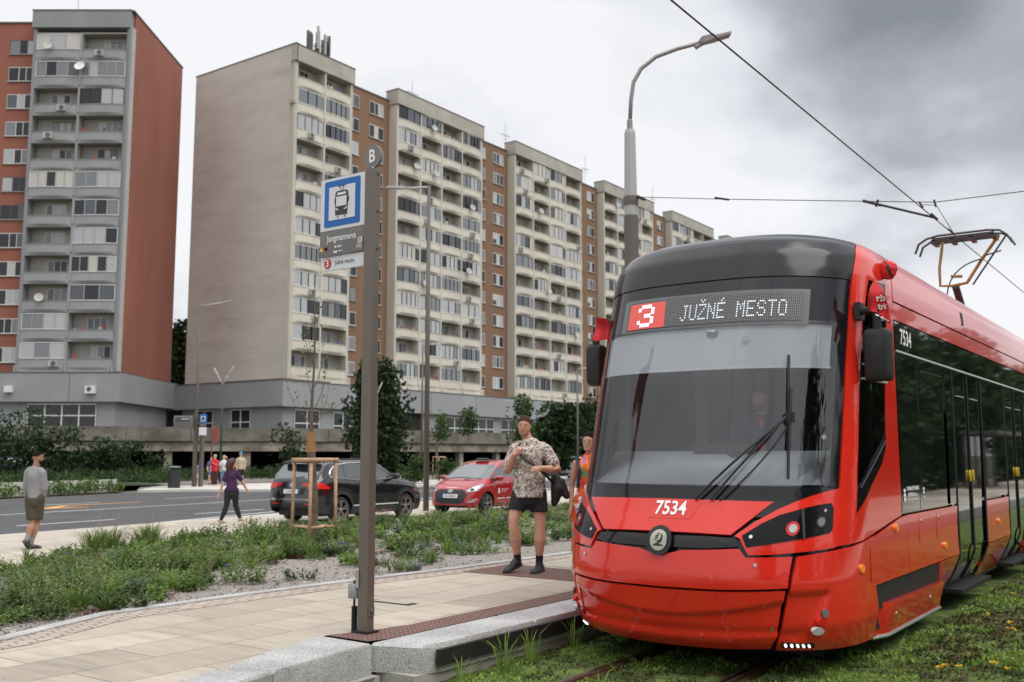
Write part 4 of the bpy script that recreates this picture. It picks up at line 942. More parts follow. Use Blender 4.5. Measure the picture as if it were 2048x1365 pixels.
# bonnet, brows, visor
tp('bonnet', [(-.87, 1.418), (-.5, 1.424), (0, 1.428), (.5, 1.424), (.87, 1.418), (.58, 1.156), (.3, 1.163), (0, 1.165), (-.3, 1.163), (-.58, 1.156)], m_red, .03, .03)
pl = tp('number_plate_panel', [(-.2, 1.424), (.32, 1.422), (.23, 1.266), (-.15, 1.268)], m_red, .033, .004)
brow = [(.61, 1.15), (.75, 1.26), (.91, 1.356), (1.06, 1.425), (1.19, 1.468), (1.35, 1.505), (1.495, 1.525), (1.495, 1.055), (1.3, 1.042), (1.10, 1.030), (.9, 1.016), (.725, 1.010), (.69, 1.07), (.655, 1.13)]
light = [(.668, 1.15), (.8, 1.245), (.93, 1.312), (1.11, 1.362), (1.25, 1.39), (1.39, 1.405), (1.425, 1.36), (1.44, 1.20), (1.42, 1.172), (1.25, 1.145), (1.03, 1.115), (.85, 1.09), (.71, 1.072)]
visor = [(.16, 1.138), (.4, 1.143), (.61, 1.132), (.655, 1.075), (.4, 1.055), (0, 1.05), (-.4, 1.055), (-.655, 1.075), (-.61, 1.132), (-.4, 1.143)]
tp('visor_strip', visor, m_gb, .02, .02)
m_lens = mat('headlamp_lens', (.5, .5, .48), .08, metal=.8); m_redring = mat('red_light_ring', (.45, .012, .01), .2, emit=.12)
def disc(name, s, z, r, m, off, parent, r2=None, e=1.0, n=18):
    return panel(name, ell(s, z, r, r*e, n), F, m, parent, off, .012, .5)
for sg in (1, -1):
    B_ = brow if sg > 0 else mir(brow); L_ = light if sg > 0 else mir(light)
    tp('headlight_brow', B_, m_red, .028, .035)
    h = tp('headlight', L_, mat('headlight_black', (.006, .006, .007), .1, spec=.22), .034, .01)
    disc('lamp_ring', 1.05*sg, 1.207, .056, m_redring, .040, h); disc('lamp_lens', 1.05*sg, 1.207, .034, m_lens, .044, h)
    disc('lamp_rim', 1.30*sg, 1.257, .048, m_rub, .040, h); disc('lamp_lens', 1.30*sg, 1.257, .036, mat('lamp_glass', (.12, .12, .13), .05, spec=1), .044, h)
    disc('lamp_lens', 1.33*sg, 1.345, .014, m_sil, .040, h, n=10); disc('lamp_lens', .735*sg, 1.142, .014, m_sil, .040, h, n=10)
    tp('headlight_divider', [(sg*a, z) for a, z in ((1.10, 1.36), (1.125, 1.365), (1.17, 1.13), (1.15, 1.128))][::sg], m_rub, .038, .004)
ur = [(.19, 1.03), (.45, 1.045), (.655, 1.06), (.705, .992), (1.07, 1.0), (1.035, .765), (.55, .748), (0, .742), (-.55, .748), (-1.035, .765), (-1.07, 1.0), (-.705, .992), (-.655, 1.06), (-.45, 1.045), (-.19, 1.03), (-.1, 1.005), (0, .995), (.1, 1.005)]
tp('upper_bumper_panel', ur, m_red, .025, .035)
# lower bumper: faceted, with a dished centre
def FL(s, z, off=0):
    d = 0
    a = min(1, abs(s)/.95); ridge = .53+.13*a**1.6; lip = .345+.045*a
    sm = lambda t: (lambda u: u*u*(3-2*u))(max(0, min(1, t)))
    if z < ridge: d = -.030*sm((ridge-z)/.035)*sm((z-lip)/.03)
    return F(s, z, off+d)
lw = [(1.015, .742), (.925, .40), (.845, .285), (.42, .262), (0, .252), (-.42, .262), (-.845, .285), (-.925, .40), (-1.015, .742), (-.55, .727), (0, .720), (.55, .727)]
tp('lower_bumper_panel', lw, m_red, .02, .03, .02, mp=FL)
corner = [(1.115, 1.0), (1.3, 1.018), (1.51, 1.035), (1.75, 1.05), (1.95, 1.07), (sy(9.0, 1.09), 1.10), (sy(9.0, .9), .68), (sy(9.06, .5), .5), (sy(9.1, .25), .235), (1.89, .235), (1.5, .245), (1.19, .258), (.885, .275), (.965, .42), (1.055, .735)]
def FC(s, z, off=0):
    a = abs(s); d = 0
    if z < .73 and a < 1.46:
        e = 1.46-(.73-z)*.72
        if a < e and z > .345: sm = lambda t: (lambda u: u*u*(3-2*u))(max(0, min(1, t))); d = -.028*sm((e-a)/.04)*sm((z-.345)/.03)*sm((.73-z)/.03)
    return F(s, z, off+d)
for sg in (1, -1):
    c = corner if sg > 0 else mir(corner)
    o = tp('corner_panel', c, m_red, .025, .035, .028, mp=FC)
    disc('fog_lamp', 1.35*sg, .553, .034, mat('grey_lens', (.16, .17, .17), .15), .04, o)
    panel('tail_lamp', ell(1.30*sg, .487, .052, .022), F, m_redring, o, .045, .03, .5)
    panel('marker_lamp', ell(1.262*sg, .427, .058, .027), F, mat('white_lens', (.62, .62, .62), .2), o, .045, .03, .5)
    q = panel('daylight_lamp', [(sg*a, z) for a, z in ((.94, .345), (1.225, .325), (1.225, .29), (.94, .303))][::sg], F, m_rub, o, .03, .01, .2)
    m_led = mat('led_spot', (1, .98, .95), .3, emit=1.4)
    for k in range(5): disc('led_spot', (.975+.05*k)*sg, .329-.004*k-.006, .012, m_led, .036, q, n=8)
for s, z in ((.78, .935), (-.8, .94), (.88, .455), (-.93, .45)): disc('fastener', s, z, .014, m_sil, .036, tram, n=10)
disc('badge', 0, 1.09, .112, m_gb, .055, tram, n=32)
bd = panel('emblem', ell(0, 1.09, .075, n=28), F, mat('badge_silver', (.42, .40, .34), .35, metal=.8), tram, .062, .006, .5)
ring = MB(); 
def fp(l, off=.066): return [F(a*.95, 1.09+b_, off) for a, b_ in l]
for poly in ([(-.045, -.038), (.045, -.038), (.045, -.026), (.012, -.026), (.006, -.016), (-.02, -.016), (-.03, -.026), (-.045, -.026)], [(.0, -.016), (.02, -.012), (.034, .004), (.036, .026), (.026, .042), (.018, .046), (.024, .022), (.014, .004), (0, .0)],
             [(-.04, .0), (-.012, .01), (-.004, .018), (-.03, .012)], [(-.036, .018), (-.008, .022), (0, .03), (-.024, .03)], [(-.024, .036), (.0, .036), (.008, .042), (-.008, .046)], [(-.012, -.012), (0, -.012), (0, 0), (-.012, 0)]):
    ring.add(fp(poly), [tuple(range(len(poly)))], m_rub)
ring.build('emblem_relief', m_rub, bd)
lettering('7534', .155, F, m_whitetx, tram, 'fleet_number', sx=.92, cx=.045, cy=1.343, bold=.0035, off=.040)
# destination display
dsp = tp('destination_display', [(-.765, 2.935), (1.055, 2.922), (1.05, 3.243), (-.765, 3.255)], mat('display_housing', (.09, .095, .10), .3, coat=.5), .014, .004)
m_dm = bpy.data.materials.new('display_matrix'); m_dm.use_nodes = True; nt = m_dm.node_tree; bs = nt.nodes['Principled BSDF']; bs.inputs['Roughness'].default_value = .3
g_ = N(nt, 'ShaderNodeNewGeometry'); sp = N(nt, 'ShaderNodeSeparateXYZ'); LK(nt, g_.outputs['Position'], sp.inputs[0])
a_ = mth(nt, 'LESS_THAN', mth(nt, 'FRACT', mth(nt, 'MULTIPLY', sp.outputs[0], 70)), .45); c_ = mth(nt, 'LESS_THAN', mth(nt, 'FRACT', mth(nt, 'MULTIPLY', sp.outputs[2], 70)), .45)
r_ = ramp(nt, mth(nt, 'MULTIPLY', a_, c_), [(0, (.035, .036, .038)), (1, (.30, .30, .29))]); LK(nt, r_.outputs[0], bs.inputs['Base Color'])
tp('display_matrix', [(-.70, 2.957), (1.0, 2.952), (1.0, 3.213), (-.70, 3.225)], m_dm, .020, .002, parent=dsp)
tp('route_field', [(-.668, 2.958), (-.250, 2.958), (-.262, 3.205), (-.668, 3.207)], mat('display_red', (.60, .075, .055), .4, emit=.22), .023, .002, parent=dsp)
GL = {'J': '00111 00010 00010 00010 00010 10010 01100', 'U': '10001 10001 10001 10001 10001 10001 01110', 'Z': '11111 00001 00010 00100 01000 10000 11111', 'N': '10001 11001 10101 10101 10011 10001 10001', 'E': '11111 10000 10000 11110 10000 10000 11111', 'M': '10001 11011 10101 10101 10001 10001 10001', 'S': '01110 10001 10000 01110 00001 10001 01110', 'T': '11111 00100 00100 00100 00100 00100 00100', 'O': '01110 10001 10001 10001 10001 10001 01110', '3': '01110 10001 00001 00110 00001 10001 01110'}
m_ledw = mat('display_white', (.72, .76, .85), .3, emit=.5)
def dots(word, s0, z0, px, pz, r, acc={}, nm='display_text', sub=1):
    mb = MB(); x = s0
    for i, ch in enumerate(word):
        if ch != ' ':
            for j, row in enumerate(GL[ch].split()):
                for k, c in enumerate(row):
                    if c == '1':
                        for du in ([0] if sub == 1 else [-.25, .25]):
                            for dv in ([0] if sub == 1 else [-.25, .25]):
                                s = x+(k+du)*px; z = z0-(j+dv)*pz; mb.add([F(s-r, z-r*1.3, .025), F(s+r, z-r*1.3, .025), F(s+r, z+r*1.3, .025), F(s-r, z+r*1.3, .025)], [(0, 1, 2, 3)], m_ledw)
            for k, j in acc.get(i, []):
                s = x+k*px; z = z0-j*pz; mb.add([F(s-r, z-r*1.3, .025), F(s+r, z-r*1.3, .025), F(s+r, z+r*1.3, .025), F(s-r, z+r*1.3, .025)], [(0, 1, 2, 3)], m_ledw)
        x += px*6
    return mb.build(nm, None, dsp)
dots('JUZNE MESTO', -.09, 3.135, .0146, .0218, .0048, {2: [(1, -2), (2, -1.2), (3, -2)], 4: [(3, -2), (2, -1.2)]})
dots('3', -.538, 3.172, .037, .030, .0082, nm='route_number', sub=2)
# cab interior
b = MB(); b.add([F(s, 1.50, -.03) for s in np.linspace(-1.3, 1.3, 15)]+[Vector((XC+x, 8.95, 1.84)) for x in np.linspace(-1.2, 1.2, 15)], [(i, i+1, i+16, i+15) for i in range(14)], mat('dashboard_grey', (.72, .74, .76), .4))
b.box(XC-1.2, XC+1.2, 8.95, 9.0, .9, 1.84, m_rub); b.box(XC-.3, XC+.3, 8.85, 8.95, 1.80, 1.90, m_rub); b.build('dashboard', None, tram)
b = MB(); m_int = mat('cab_interior', (.07, .072, .076), .7); b.box(XC-1.22, XC+1.22, 10.6, 10.65, .8, 3.2, m_int); b.box(XC-1.22, XC+1.22, 8.9, 10.6, .85, .9, m_int); b.box(XC-1.15, XC+1.15, 8.75, 10.6, 3.0, 3.03, m_int); b.box(XC+.2, XC+.28, 10.0, 10.6, 1, 3, m_lgrey); b.box(XC-.9, XC-.75, 10.2, 10.6, .9, 3, m_lgrey); b.build('cab_bulkhead', None, tram)
b = MB(); b.obox((XC+.12, 9.85, 1.9), .24, .06, .38, Matrix.Rotation(-.12, 3, 'X'), mat('seat_red', (.12, .02, .02), .8)); b.box(XC-.15, XC+.4, 9.35, 9.85, 1.35, 1.5, mat('seat_red', (0,0,0))); b.obox((XC+.12, 9.9, 2.38), .13, .05, .12, Matrix.Rotation(-.12, 3, 'X'), mat('seat_red', (0,0,0))); b.build('driver_seat', None, tram)
panel('sun_blind', [(-1.30, 2.57), (1.34, 2.565), (1.34, 2.94), (-1.30, 2.94)], F, mat('sun_blind_fabric', (.72, .73, .75), .8), tram, -.035, 0, .1)
panel('blind_rail', [(-1.30, 2.555), (1.35, 2.55), (1.35, 2.57), (-1.30, 2.575)], F, m_whitetx, tram, -.03, .01, .1)
b = MB(); c = F(.216, 2.87, -.03); b.lathe([(.05, .0), (.055, .02), (.04, .05), (.015, .06)], c+Vector((0, -.0, .03)), m_lgrey, 14, (0, -.2, -1)); b.build('dome_camera', None, tram)
tp('round_sticker', rrect(.50, .55, 2.775, 2.825, .008), mat('sticker_grey', (.25, .25, .25), .5), .014, .001)
disc('round_sticker', 1.28, 2.02, .022, m_rub, .016, tram); disc('round_sticker', 1.28, 1.95, .022, mat('sticker_grey', (0,0,0)), .016, tram)
# wipers
b = MB()
for s0, o0 in ((.25, .05), (.38, .045)):
    b.tube([F(s0+(.93-s0)*t, 1.42+(2.13-1.42)*t, .05+.03*math.sin(PI*t)) for t in np.linspace(0, 1, 10)], .011, m_rub, 6)
b.tube([F(.45+(.95-.45)*t, 1.42+(2.05-1.42)*t-.05*math.sin(PI*t), .04) for t in np.linspace(0, 1, 10)], .007, m_rub, 5)
b.build('wiper_arm', m_rub, tram)
b = MB(); b.tube([F(.90+.07*t, 2.64-1.04*t, .03) for t in np.linspace(0, 1, 14)], .012, m_rub, 6); b.tube([F(.93+.02*t, 2.35-.5*t, .06) for t in np.linspace(0, 1, 8)], .012, m_rub, 6); b.obox(F(.94, 2.1, .06), .03, .02, .045, Matrix.Identity(3), m_rub); b.build('wiper_blade', m_rub, tram)
# cab side
m_cabg = glassmat('cab_side_glass', (.62, .68, .64), .12, .01, 1.55)
for sg in (1, -1):
    yb = lambda z: (sy(9.97, z), z)
    win = [(1.765, 3.40), (2.22, 3.42), (2.36, 3.10), (2.42, 2.41), (2.50, 1.95), (2.50, 1.86), (2.40, 1.72), (2.11, 1.54), (1.78, 1.30), (1.75, 1.6), (1.72, 2.2), (1.70, 2.75), (1.70, 3.0)]
    pcs = [[(1.498, 1.062), (1.78, 1.074), (1.78, 1.30), (1.75, 1.6), (1.72, 2.2), (1.70, 2.75), (1.70, 3.0), (1.765, 3.40), (1.495, 3.38), (1.498, 1.5)],
           [(1.495, 3.38), (1.765, 3.40), (2.22, 3.42), yb(3.42), yb(3.5), yb(3.65), yb(3.8), yb(3.86), yb(3.88), (1.865, 3.88), (1.795, 3.862), (1.715, 3.83), (1.635, 3.76), (1.565, 3.66), (1.515, 3.5)],
           [(2.22, 3.42), (2.36, 3.10), (2.42, 2.41), (2.50, 1.95), (2.50, 1.86), yb(1.86), yb(2.3), yb(3.0), yb(3.42)],
           [(1.78, 1.30), (1.78, 1.074), (1.95, 1.085), (sy(9.0, 1.12), 1.12), (sy(9.5, 1.18), 1.185), yb(1.235), yb(1.86), (2.50, 1.86), (2.40, 1.72), (2.11, 1.54)]]
    tp('cab_side_panel', [p if sg > 0 else mir(p) for p in pcs], m_red, .02, .02, .03)
    w_ = tp('cab_side_window', win if sg > 0 else mir(win), m_cabg, .016, 0, .08)
    lowp = [(1.78, 1.31), (2.11, 1.55), (2.40, 1.73), (2.50, 1.87), (2.49, 1.99), (2.1, 1.76), (1.77, 1.52)]
    panel('cab_window_sill', lowp if sg > 0 else mir(lowp), F, m_gb, w_, .022, .004, .08)
    ln = MB(); ln.tube([F(sg*a, z, .032) for a, z in ((1.80, 1.52), (2.1, 1.73), (2.44, 1.93))], .008, m_gb, 5); ln.tube([F(sg*a, z, .032) for a, z in ((1.72, 2.47), (2.0, 2.47), (2.41, 2.47))], .012, m_lgrey, 5); ln.tube([F(sg*a, z, .032) for a, z in ((1.72, 2.6), (2.0, 2.6), (2.41, 2.6))], .008, m_lgrey, 5); ln.build('window_bar', None, w_)
# side: roof band, glass band, lower panels, doors
def side(name, ys, m, off=.016, thick=.015, parent=None, cell=.25): return tp(name, SP(ys), m, off, thick, cell, parent)
def rect(y0, y1, z0, z1): return [(y0, z0), (y1, z0), (y1, z1), (y0, z1)]
tp('roof_fairing', SP([(10.0, 3.30), (YE, 3.30)]+[(YE, z) for z in (3.6, 3.75, 3.82, 3.86, 3.88)]+[(10.0, z) for z in (3.88, 3.86, 3.82, 3.75, 3.6)]), m_red, .02, .02, .03)
for y0, y1 in ((10.0, 12.1), (12.12, 14.9), (14.92, 17.4), (17.42, YE)): side('cantrail_panel', rect(y0, y1, 3.12, 3.285), m_red, .014)
side('roof_vent', rect(13.2, 13.32, 3.4, 3.56), m_rub, .024, .003)
ydiv = [10.02, 12.45, 14.22, 15.87, 17.6, YE]
for i, (y0, y1) in enumerate(((10.02, 12.1), (12.11, 14.9), (14.91, 17.4), (17.41, YE))): 
    o = side('upper_glass', rect(y0, y1, 2.83, 3.105), m_blkg, .014)
b = MB(); b.tube([SF(y, 2.81, .02) for y in (10.0, YE)], .012, m_sil, 6); b.build('window_trim', m_sil, tram)
lettering('7534', .22, SF, m_whitetx, tram, 'fleet_number', sx=1.0, cx=10.42, cy=2.96, bold=.004, off=.022)
side('side_window', rect(10.02, 10.72, 1.25, 2.79), m_blkg); 
w = side('side_window', rect(10.74, 12.42, 1.25, 2.79), m_blkg)
b = MB()
for (ya, za, yb, zb) in ((10.86, 2.7, 12.05, 2.7), (10.86, 2.28, 12.05, 2.28), (10.86, 2.28, 10.86, 2.7), (12.05, 1.26, 12.05, 2.7), (12.05, 1.26, 12.05, 2.3)):
    if za == zb: b.box(0, 1, 0, 1, 0, 1, m_gb, lambda x, y, z: SF(ya+(yb-ya)*x, za+.04*z-.02, .018+.008*y))
    else: b.box(0, 1, 0, 1, 0, 1, m_gb, lambda x, y, z: SF(ya+.06*x-.03, za+(zb-za)*z, .018+.008*y))
b.build('hinged_pane', None, w)
def door(y0, y1, handles=True):
    d = side('door', rect(y0, y1, .3, 2.79), m_blkg, .004, .02)
    mid = (y0+y1)/2
    b = MB()
    for y in (y0, mid-.02, y1-.03):
        b.box(0, 1, 0, 1, 0, 1, m_rub, lambda x, yy, z: SF(y+.04*x, .3+z*2.49 if z else .3, .01+.012*yy)) if False else None
    for y in (y0+.02, mid, y1-.02):
        b.tube([SF(y, z, .014) for z in (.31, .5, .66, .9, 1.6, 2.2, 2.78)], .014, m_rub, 5)
    for yy in (y0+.12, mid+.1):
        b.tube([SF(yy+.1, 2.5, .012), SF(yy+.55, 2.5, .012)], .008, m_lgrey, 4)
    b.build('door_seal', m_rub, d)
    for yy in (mid-.08, mid+.1): panel('door_handle', ell(yy, 1.55, .035, .07, 12), SF, mat('yellow_plastic', (.62, .40, .02), .4), d, .03, .02, .5)
    st = MB(); st.box(-2.72, -2.50, y0+.0, y1-.0, .225, .27, m_rub); st.build('door_step', m_rub, d)
door(12.47, 14.2); door(15.89, 17.6); door(18.4, 19.9)
side('side_window', rect(14.24, 15.86, 1.25, 2.79), m_blkg); side('side_window', rect(17.62, 18.38, 1.25, 2.79), m_blkg)
for y0, y1 in ((14.23, 15.87), (17.62, 18.38)):
    o = side('lower_side_panel', rect(y0, y1, .68, 1.215), m_red, .02, .02, cell=.2); side('skirt_panel', rect(y0, y1, .25, .672), m_red, .02, .02, cell=.2)
side('lower_side_panel', [(9.02, .68), (10.2, .68), (10.2, 1.225), (9.95, 1.215), (9.02, 1.09)], m_red, .02, .02, cell=.15)
side('lower_side_panel', rect(10.21, 12.44, .68, 1.225), m_red, .02, .02, cell=.15)
side('skirt_panel', [(11.5, .26), (12.38, .26), (12.44, .67), (11.5, .67)], m_red, .02, .02, cell=.15)
wsk = tp('wheel_skirt', [(sy(y, z), z) for y, z in ((9.12, .22), (11.46, .20), (11.46, .47), (9.14, .50))], m_red, .05, .05, .1, mp=lambda s, z, off=0: F(min(s, 99), z, off-(.10*max(0, (9.45-(s+Y0(z)+DN-SN))/.33)**1.5)))
b = MB(); b.tube([(-2.60, 9.14, .205), (-2.535, 9.42, .20), (-2.535, 11.46, .195)], .018, m_sil, 5); b.build('skirt_edge', m_lgrey, wsk)
b = MB(); b.box(-2.9, -2.56, 9.1, 11.4, .28, .60, m_rub); b.build('wheel_guard_rubber', m_rub, tram); side('wheel_opening', rect(9.03, 11.48, .46, .69), m_rub, .004, .003)
for yy in (9.6, 10.9): panel('fastener', ell(yy, .37, .018, .03, 10), SF, m_sil, wsk, .056, .004, .5)
for y0 in (10.62, 11.38): side('service_hatch', rect(y0, y0+.17, .93, 1.205), m_red, .024, .003); panel('hatch_lock', ell(y0+.09, 1.14, .014, .02, 8), SF, m_sil, tram, .032, .006, .5)
side('service_hatch', rect(8.87, 8.99, .72, 1.03), m_red, .030, .003)
for yy, z in ((9.72, 1.13), (11.69, .83), (14.95, .92), (8.6, .86)): panel('side_marker', ell(yy, z, .045, .035, 14), SF, m_amber, tram, .045, .03, .5)
lettering('DOPRAVNÝ PODNIK', .05, SF, m_whitetx, tram, 'operator_lettering', cx=10.43, cy=1.475, off=.026, sx=1.0, bold=.0022); lettering('BRATISLAVA, a.s.', .05, SF, m_whitetx, tram, 'operator_lettering', cx=10.41, cy=1.415, off=.026, sx=1.0, bold=.0022)
b = MB(); b.add([SF(10.22, 1.375, .022), SF(10.63, 1.375, .022), SF(10.63, 1.368, .022), SF(10.22, 1.368, .022)], [(0, 1, 2, 3)], m_whitetx)
for k in range(3): b.add([SF(a, z, .022) for a, z in ell(10.12, 1.46-.042*k, .045, .02, 10)], [tuple(range(10))], m_whitetx)
for k in range(2): b.add([SF(a, z, .022) for a, z in ell(10.88, 1.46-.035*k, .035, .016, 10)], [tuple(range(10))], m_whitetx)
b.add([SF(10.85, 1.385, .022), SF(10.93, 1.385, .022), SF(10.93, 1.375, .022), SF(10.85, 1.375, .022)], [(0, 1, 2, 3)], m_whitetx)
b.build('operator_emblem', m_whitetx, tram)
# left side of the body, seen only obliquely
tp('side_body', [(-sy(10.0, 1.2), .3), (-12.2, .3), (-12.2, 1.2), (-sy(10.0, 1.2), 1.2)][::-1], m_red, .016, .01, .3); tp('side_window_band', [(-2.95, 1.22), (-12.2, 1.22), (-12.2, 3.1), (-2.95, 3.1)][::-1], m_blkg, .014, .01, .4)
tp('roof_fairing', [(-sy(10.0, z) if i < 2 else -12.2, z) for i, z in enumerate((3.13, 3.88, 3.88, 3.13))][::-1], m_red, .02, .01, .08)
# mirrors
for x0, x1, y, z0, z1, sx_ in ((-2.49, -2.26, 8.9, 2.44, 2.9, 1), (-5.35, -5.17, 8.97, 2.52, 2.95, -1)):
    b = MB(); pr = rrect(x0, x1, z0, z1, .045)
    cxm, czm = (x0+x1)/2, (z0+z1)/2
    b.loft([[(cxm+(a-cxm)*k, y+d, czm+(c-czm)*k) for a, c in pr] for k, d in ((.8, -.075), (.94, -.06), (1, -.03), (1, .05), (.95, .07))], m_rub)
    o = b.build('mirror', m_rub, tram, angle=40)
    b = MB(); xb = -2.57 if sx_ > 0 else -5.07
    b.tube([(cxm, y, z1-.02), (cxm, y, z1+.16), (xb, y+.06, z1+.18)], .042, m_rub, 8); b.box(min(xb, xb+.05*sx_), max(xb, xb+.05*sx_), y+.0, y+.14, z1+.1, z1+.25, m_rub); b.build('mirror_arm', m_rub, o)
# pantograph
m_py = mat('ochre_paint', (.30, .16, .04), .5, var=.25, scale=8); m_pd = mat('carbon_strip', (.06, .06, .065), .5, metal=.5)
pg = MB(); y = 20.3
for pts, r in (([(-3.86, 21.4, 3.95), (-3.93, 20.3, 5.02)], .07), ([(-3.98, y, 5.03), (-4.2, y, 5.05), (-4.2, y, 5.4), (-4.14, y+.1, 5.92)], .028), ([(-3.98, y, 5.03), (-3.72, y, 5.07), (-3.45, y+.05, 5.5), (-3.14, y+.1, 5.94)], .031), ([(-3.62, y, 5.02), (-3.02, y+.1, 5.92)], .018), ([(-4.0, y, 5.22), (-3.8, y, 5.2)], .03)): pg.tube(pts, r, m_py if r > .02 and r != .07 else m_pd, 7)
pgo = pg.build('pantograph', None, tram)
b = MB()
for dy in (-.05, .3):
    b.tube([(-4.62, y+dy, 5.72), (-4.55, y+dy, 5.9), (-4.40, y+dy, 5.99), (-4.2, y+dy, 6.03), (-3.3, y+dy, 6.03), (-3.1, y+dy, 6.0), (-2.98, y+dy, 5.9), (-2.9, y+dy, 5.75)], .022, m_pd, 6)
    b.box(-4.3, -3.2, y+dy-.03, y+dy+.03, 5.93, 5.99, m_pd)
for x in (-4.28, -3.95, -3.6, -3.22): b.box(x-.04, x+.04, y-.08, y+.34, 5.88, 5.95, m_pd)
b.build('contact_strip', None, pgo)
b = MB(); b.tube([(-3.4, y, 5.55), (-3.1, y, 5.62)], .015, m_pd, 5); b.tube(bez((-4.1, y, 4.7), (-4.1, y, 5.4), (-3.45, y, 5.5), 8), .014, m_pd, 5); b.build('hose', None, pgo)
reloc(tram)
# flags tied to the mirrors
m_flag = mat('red_flag_cloth', (.62, .02, .025), .7, var=.15, scale=12)
def flag(pts_px, y, name, lb, txt=True):
    """cloth hanging at distance y; outline in metres (x, z)"""
    b = MB(); n = len(pts_px); rg = random.Random(n)
    poly = pts_px
    def mp(u, v, off=0): return Vector((u, y+.04*math.sin(u*40)+.02*math.sin(v*25)-off, v))
    o = panel(name, poly, mp, m_flag, None, 0, .004, .03); setp(o, lb, 'flag', 'red flags on the tram mirrors'); return o, mp
o, mp_ = flag([(-2.372, 3.33), (-2.455, 3.10), (-2.41, 3.05), (-2.36, 3.04), (-2.30, 2.97), (-2.245, 2.91), (-2.23, 2.95), (-2.285, 3.16), (-2.32, 3.25)], 8.86, 'flag', 'small red flag with white lettering above the right-hand tram mirror')
lettering('rža', .075, mp_, m_whitetx, o, 'flag_lettering', cx=-2.32, cy=3.16, off=.02, bold=.002, sx=.8); lettering('tric', .08, mp_, m_whitetx, o, 'flag_lettering', cx=-2.315, cy=3.09, off=.02, bold=.002, sx=.7)
b = MB()
for k in range(4): b.add([mp_(a, c, .02) for a, c in ((-2.365+.033*k, 3.022-.02*k), (-2.342+.033*k, 3.012-.02*k), (-2.344+.033*k, 3.0-.02*k), (-2.367+.033*k, 3.01-.02*k))], [(0, 1, 2, 3)], m_whitetx)
b.build('flag_dashes', m_whitetx, o)
o, mp_ = flag([(-5.06, 3.19), (-5.14, 3.09), (-5.165, 2.98), (-5.07, 2.94), (-4.97, 2.97), (-4.97, 3.17)], 8.70, 'flag', 'small crumpled red flag above the left-hand tram mirror')
b = MB(); rg = random.Random(2); c = F(2.15, 3.55, .07)
b.lathe([(.03, -.09), (.075, -.07), (.09, -.02), (.085, .04), (.06, .075), (.02, .085)], c, m_flag, 8, (.5, -.2, 1)); b.lathe([(.092, -.012), (.094, .0), (.092, .012)], c, m_rub, 12, (.9, .3, .3), cap=False)
o = b.build('flag_bundle', None); setp(o, 'rolled red flag bundle strapped to the upper corner of the tram', 'flag')
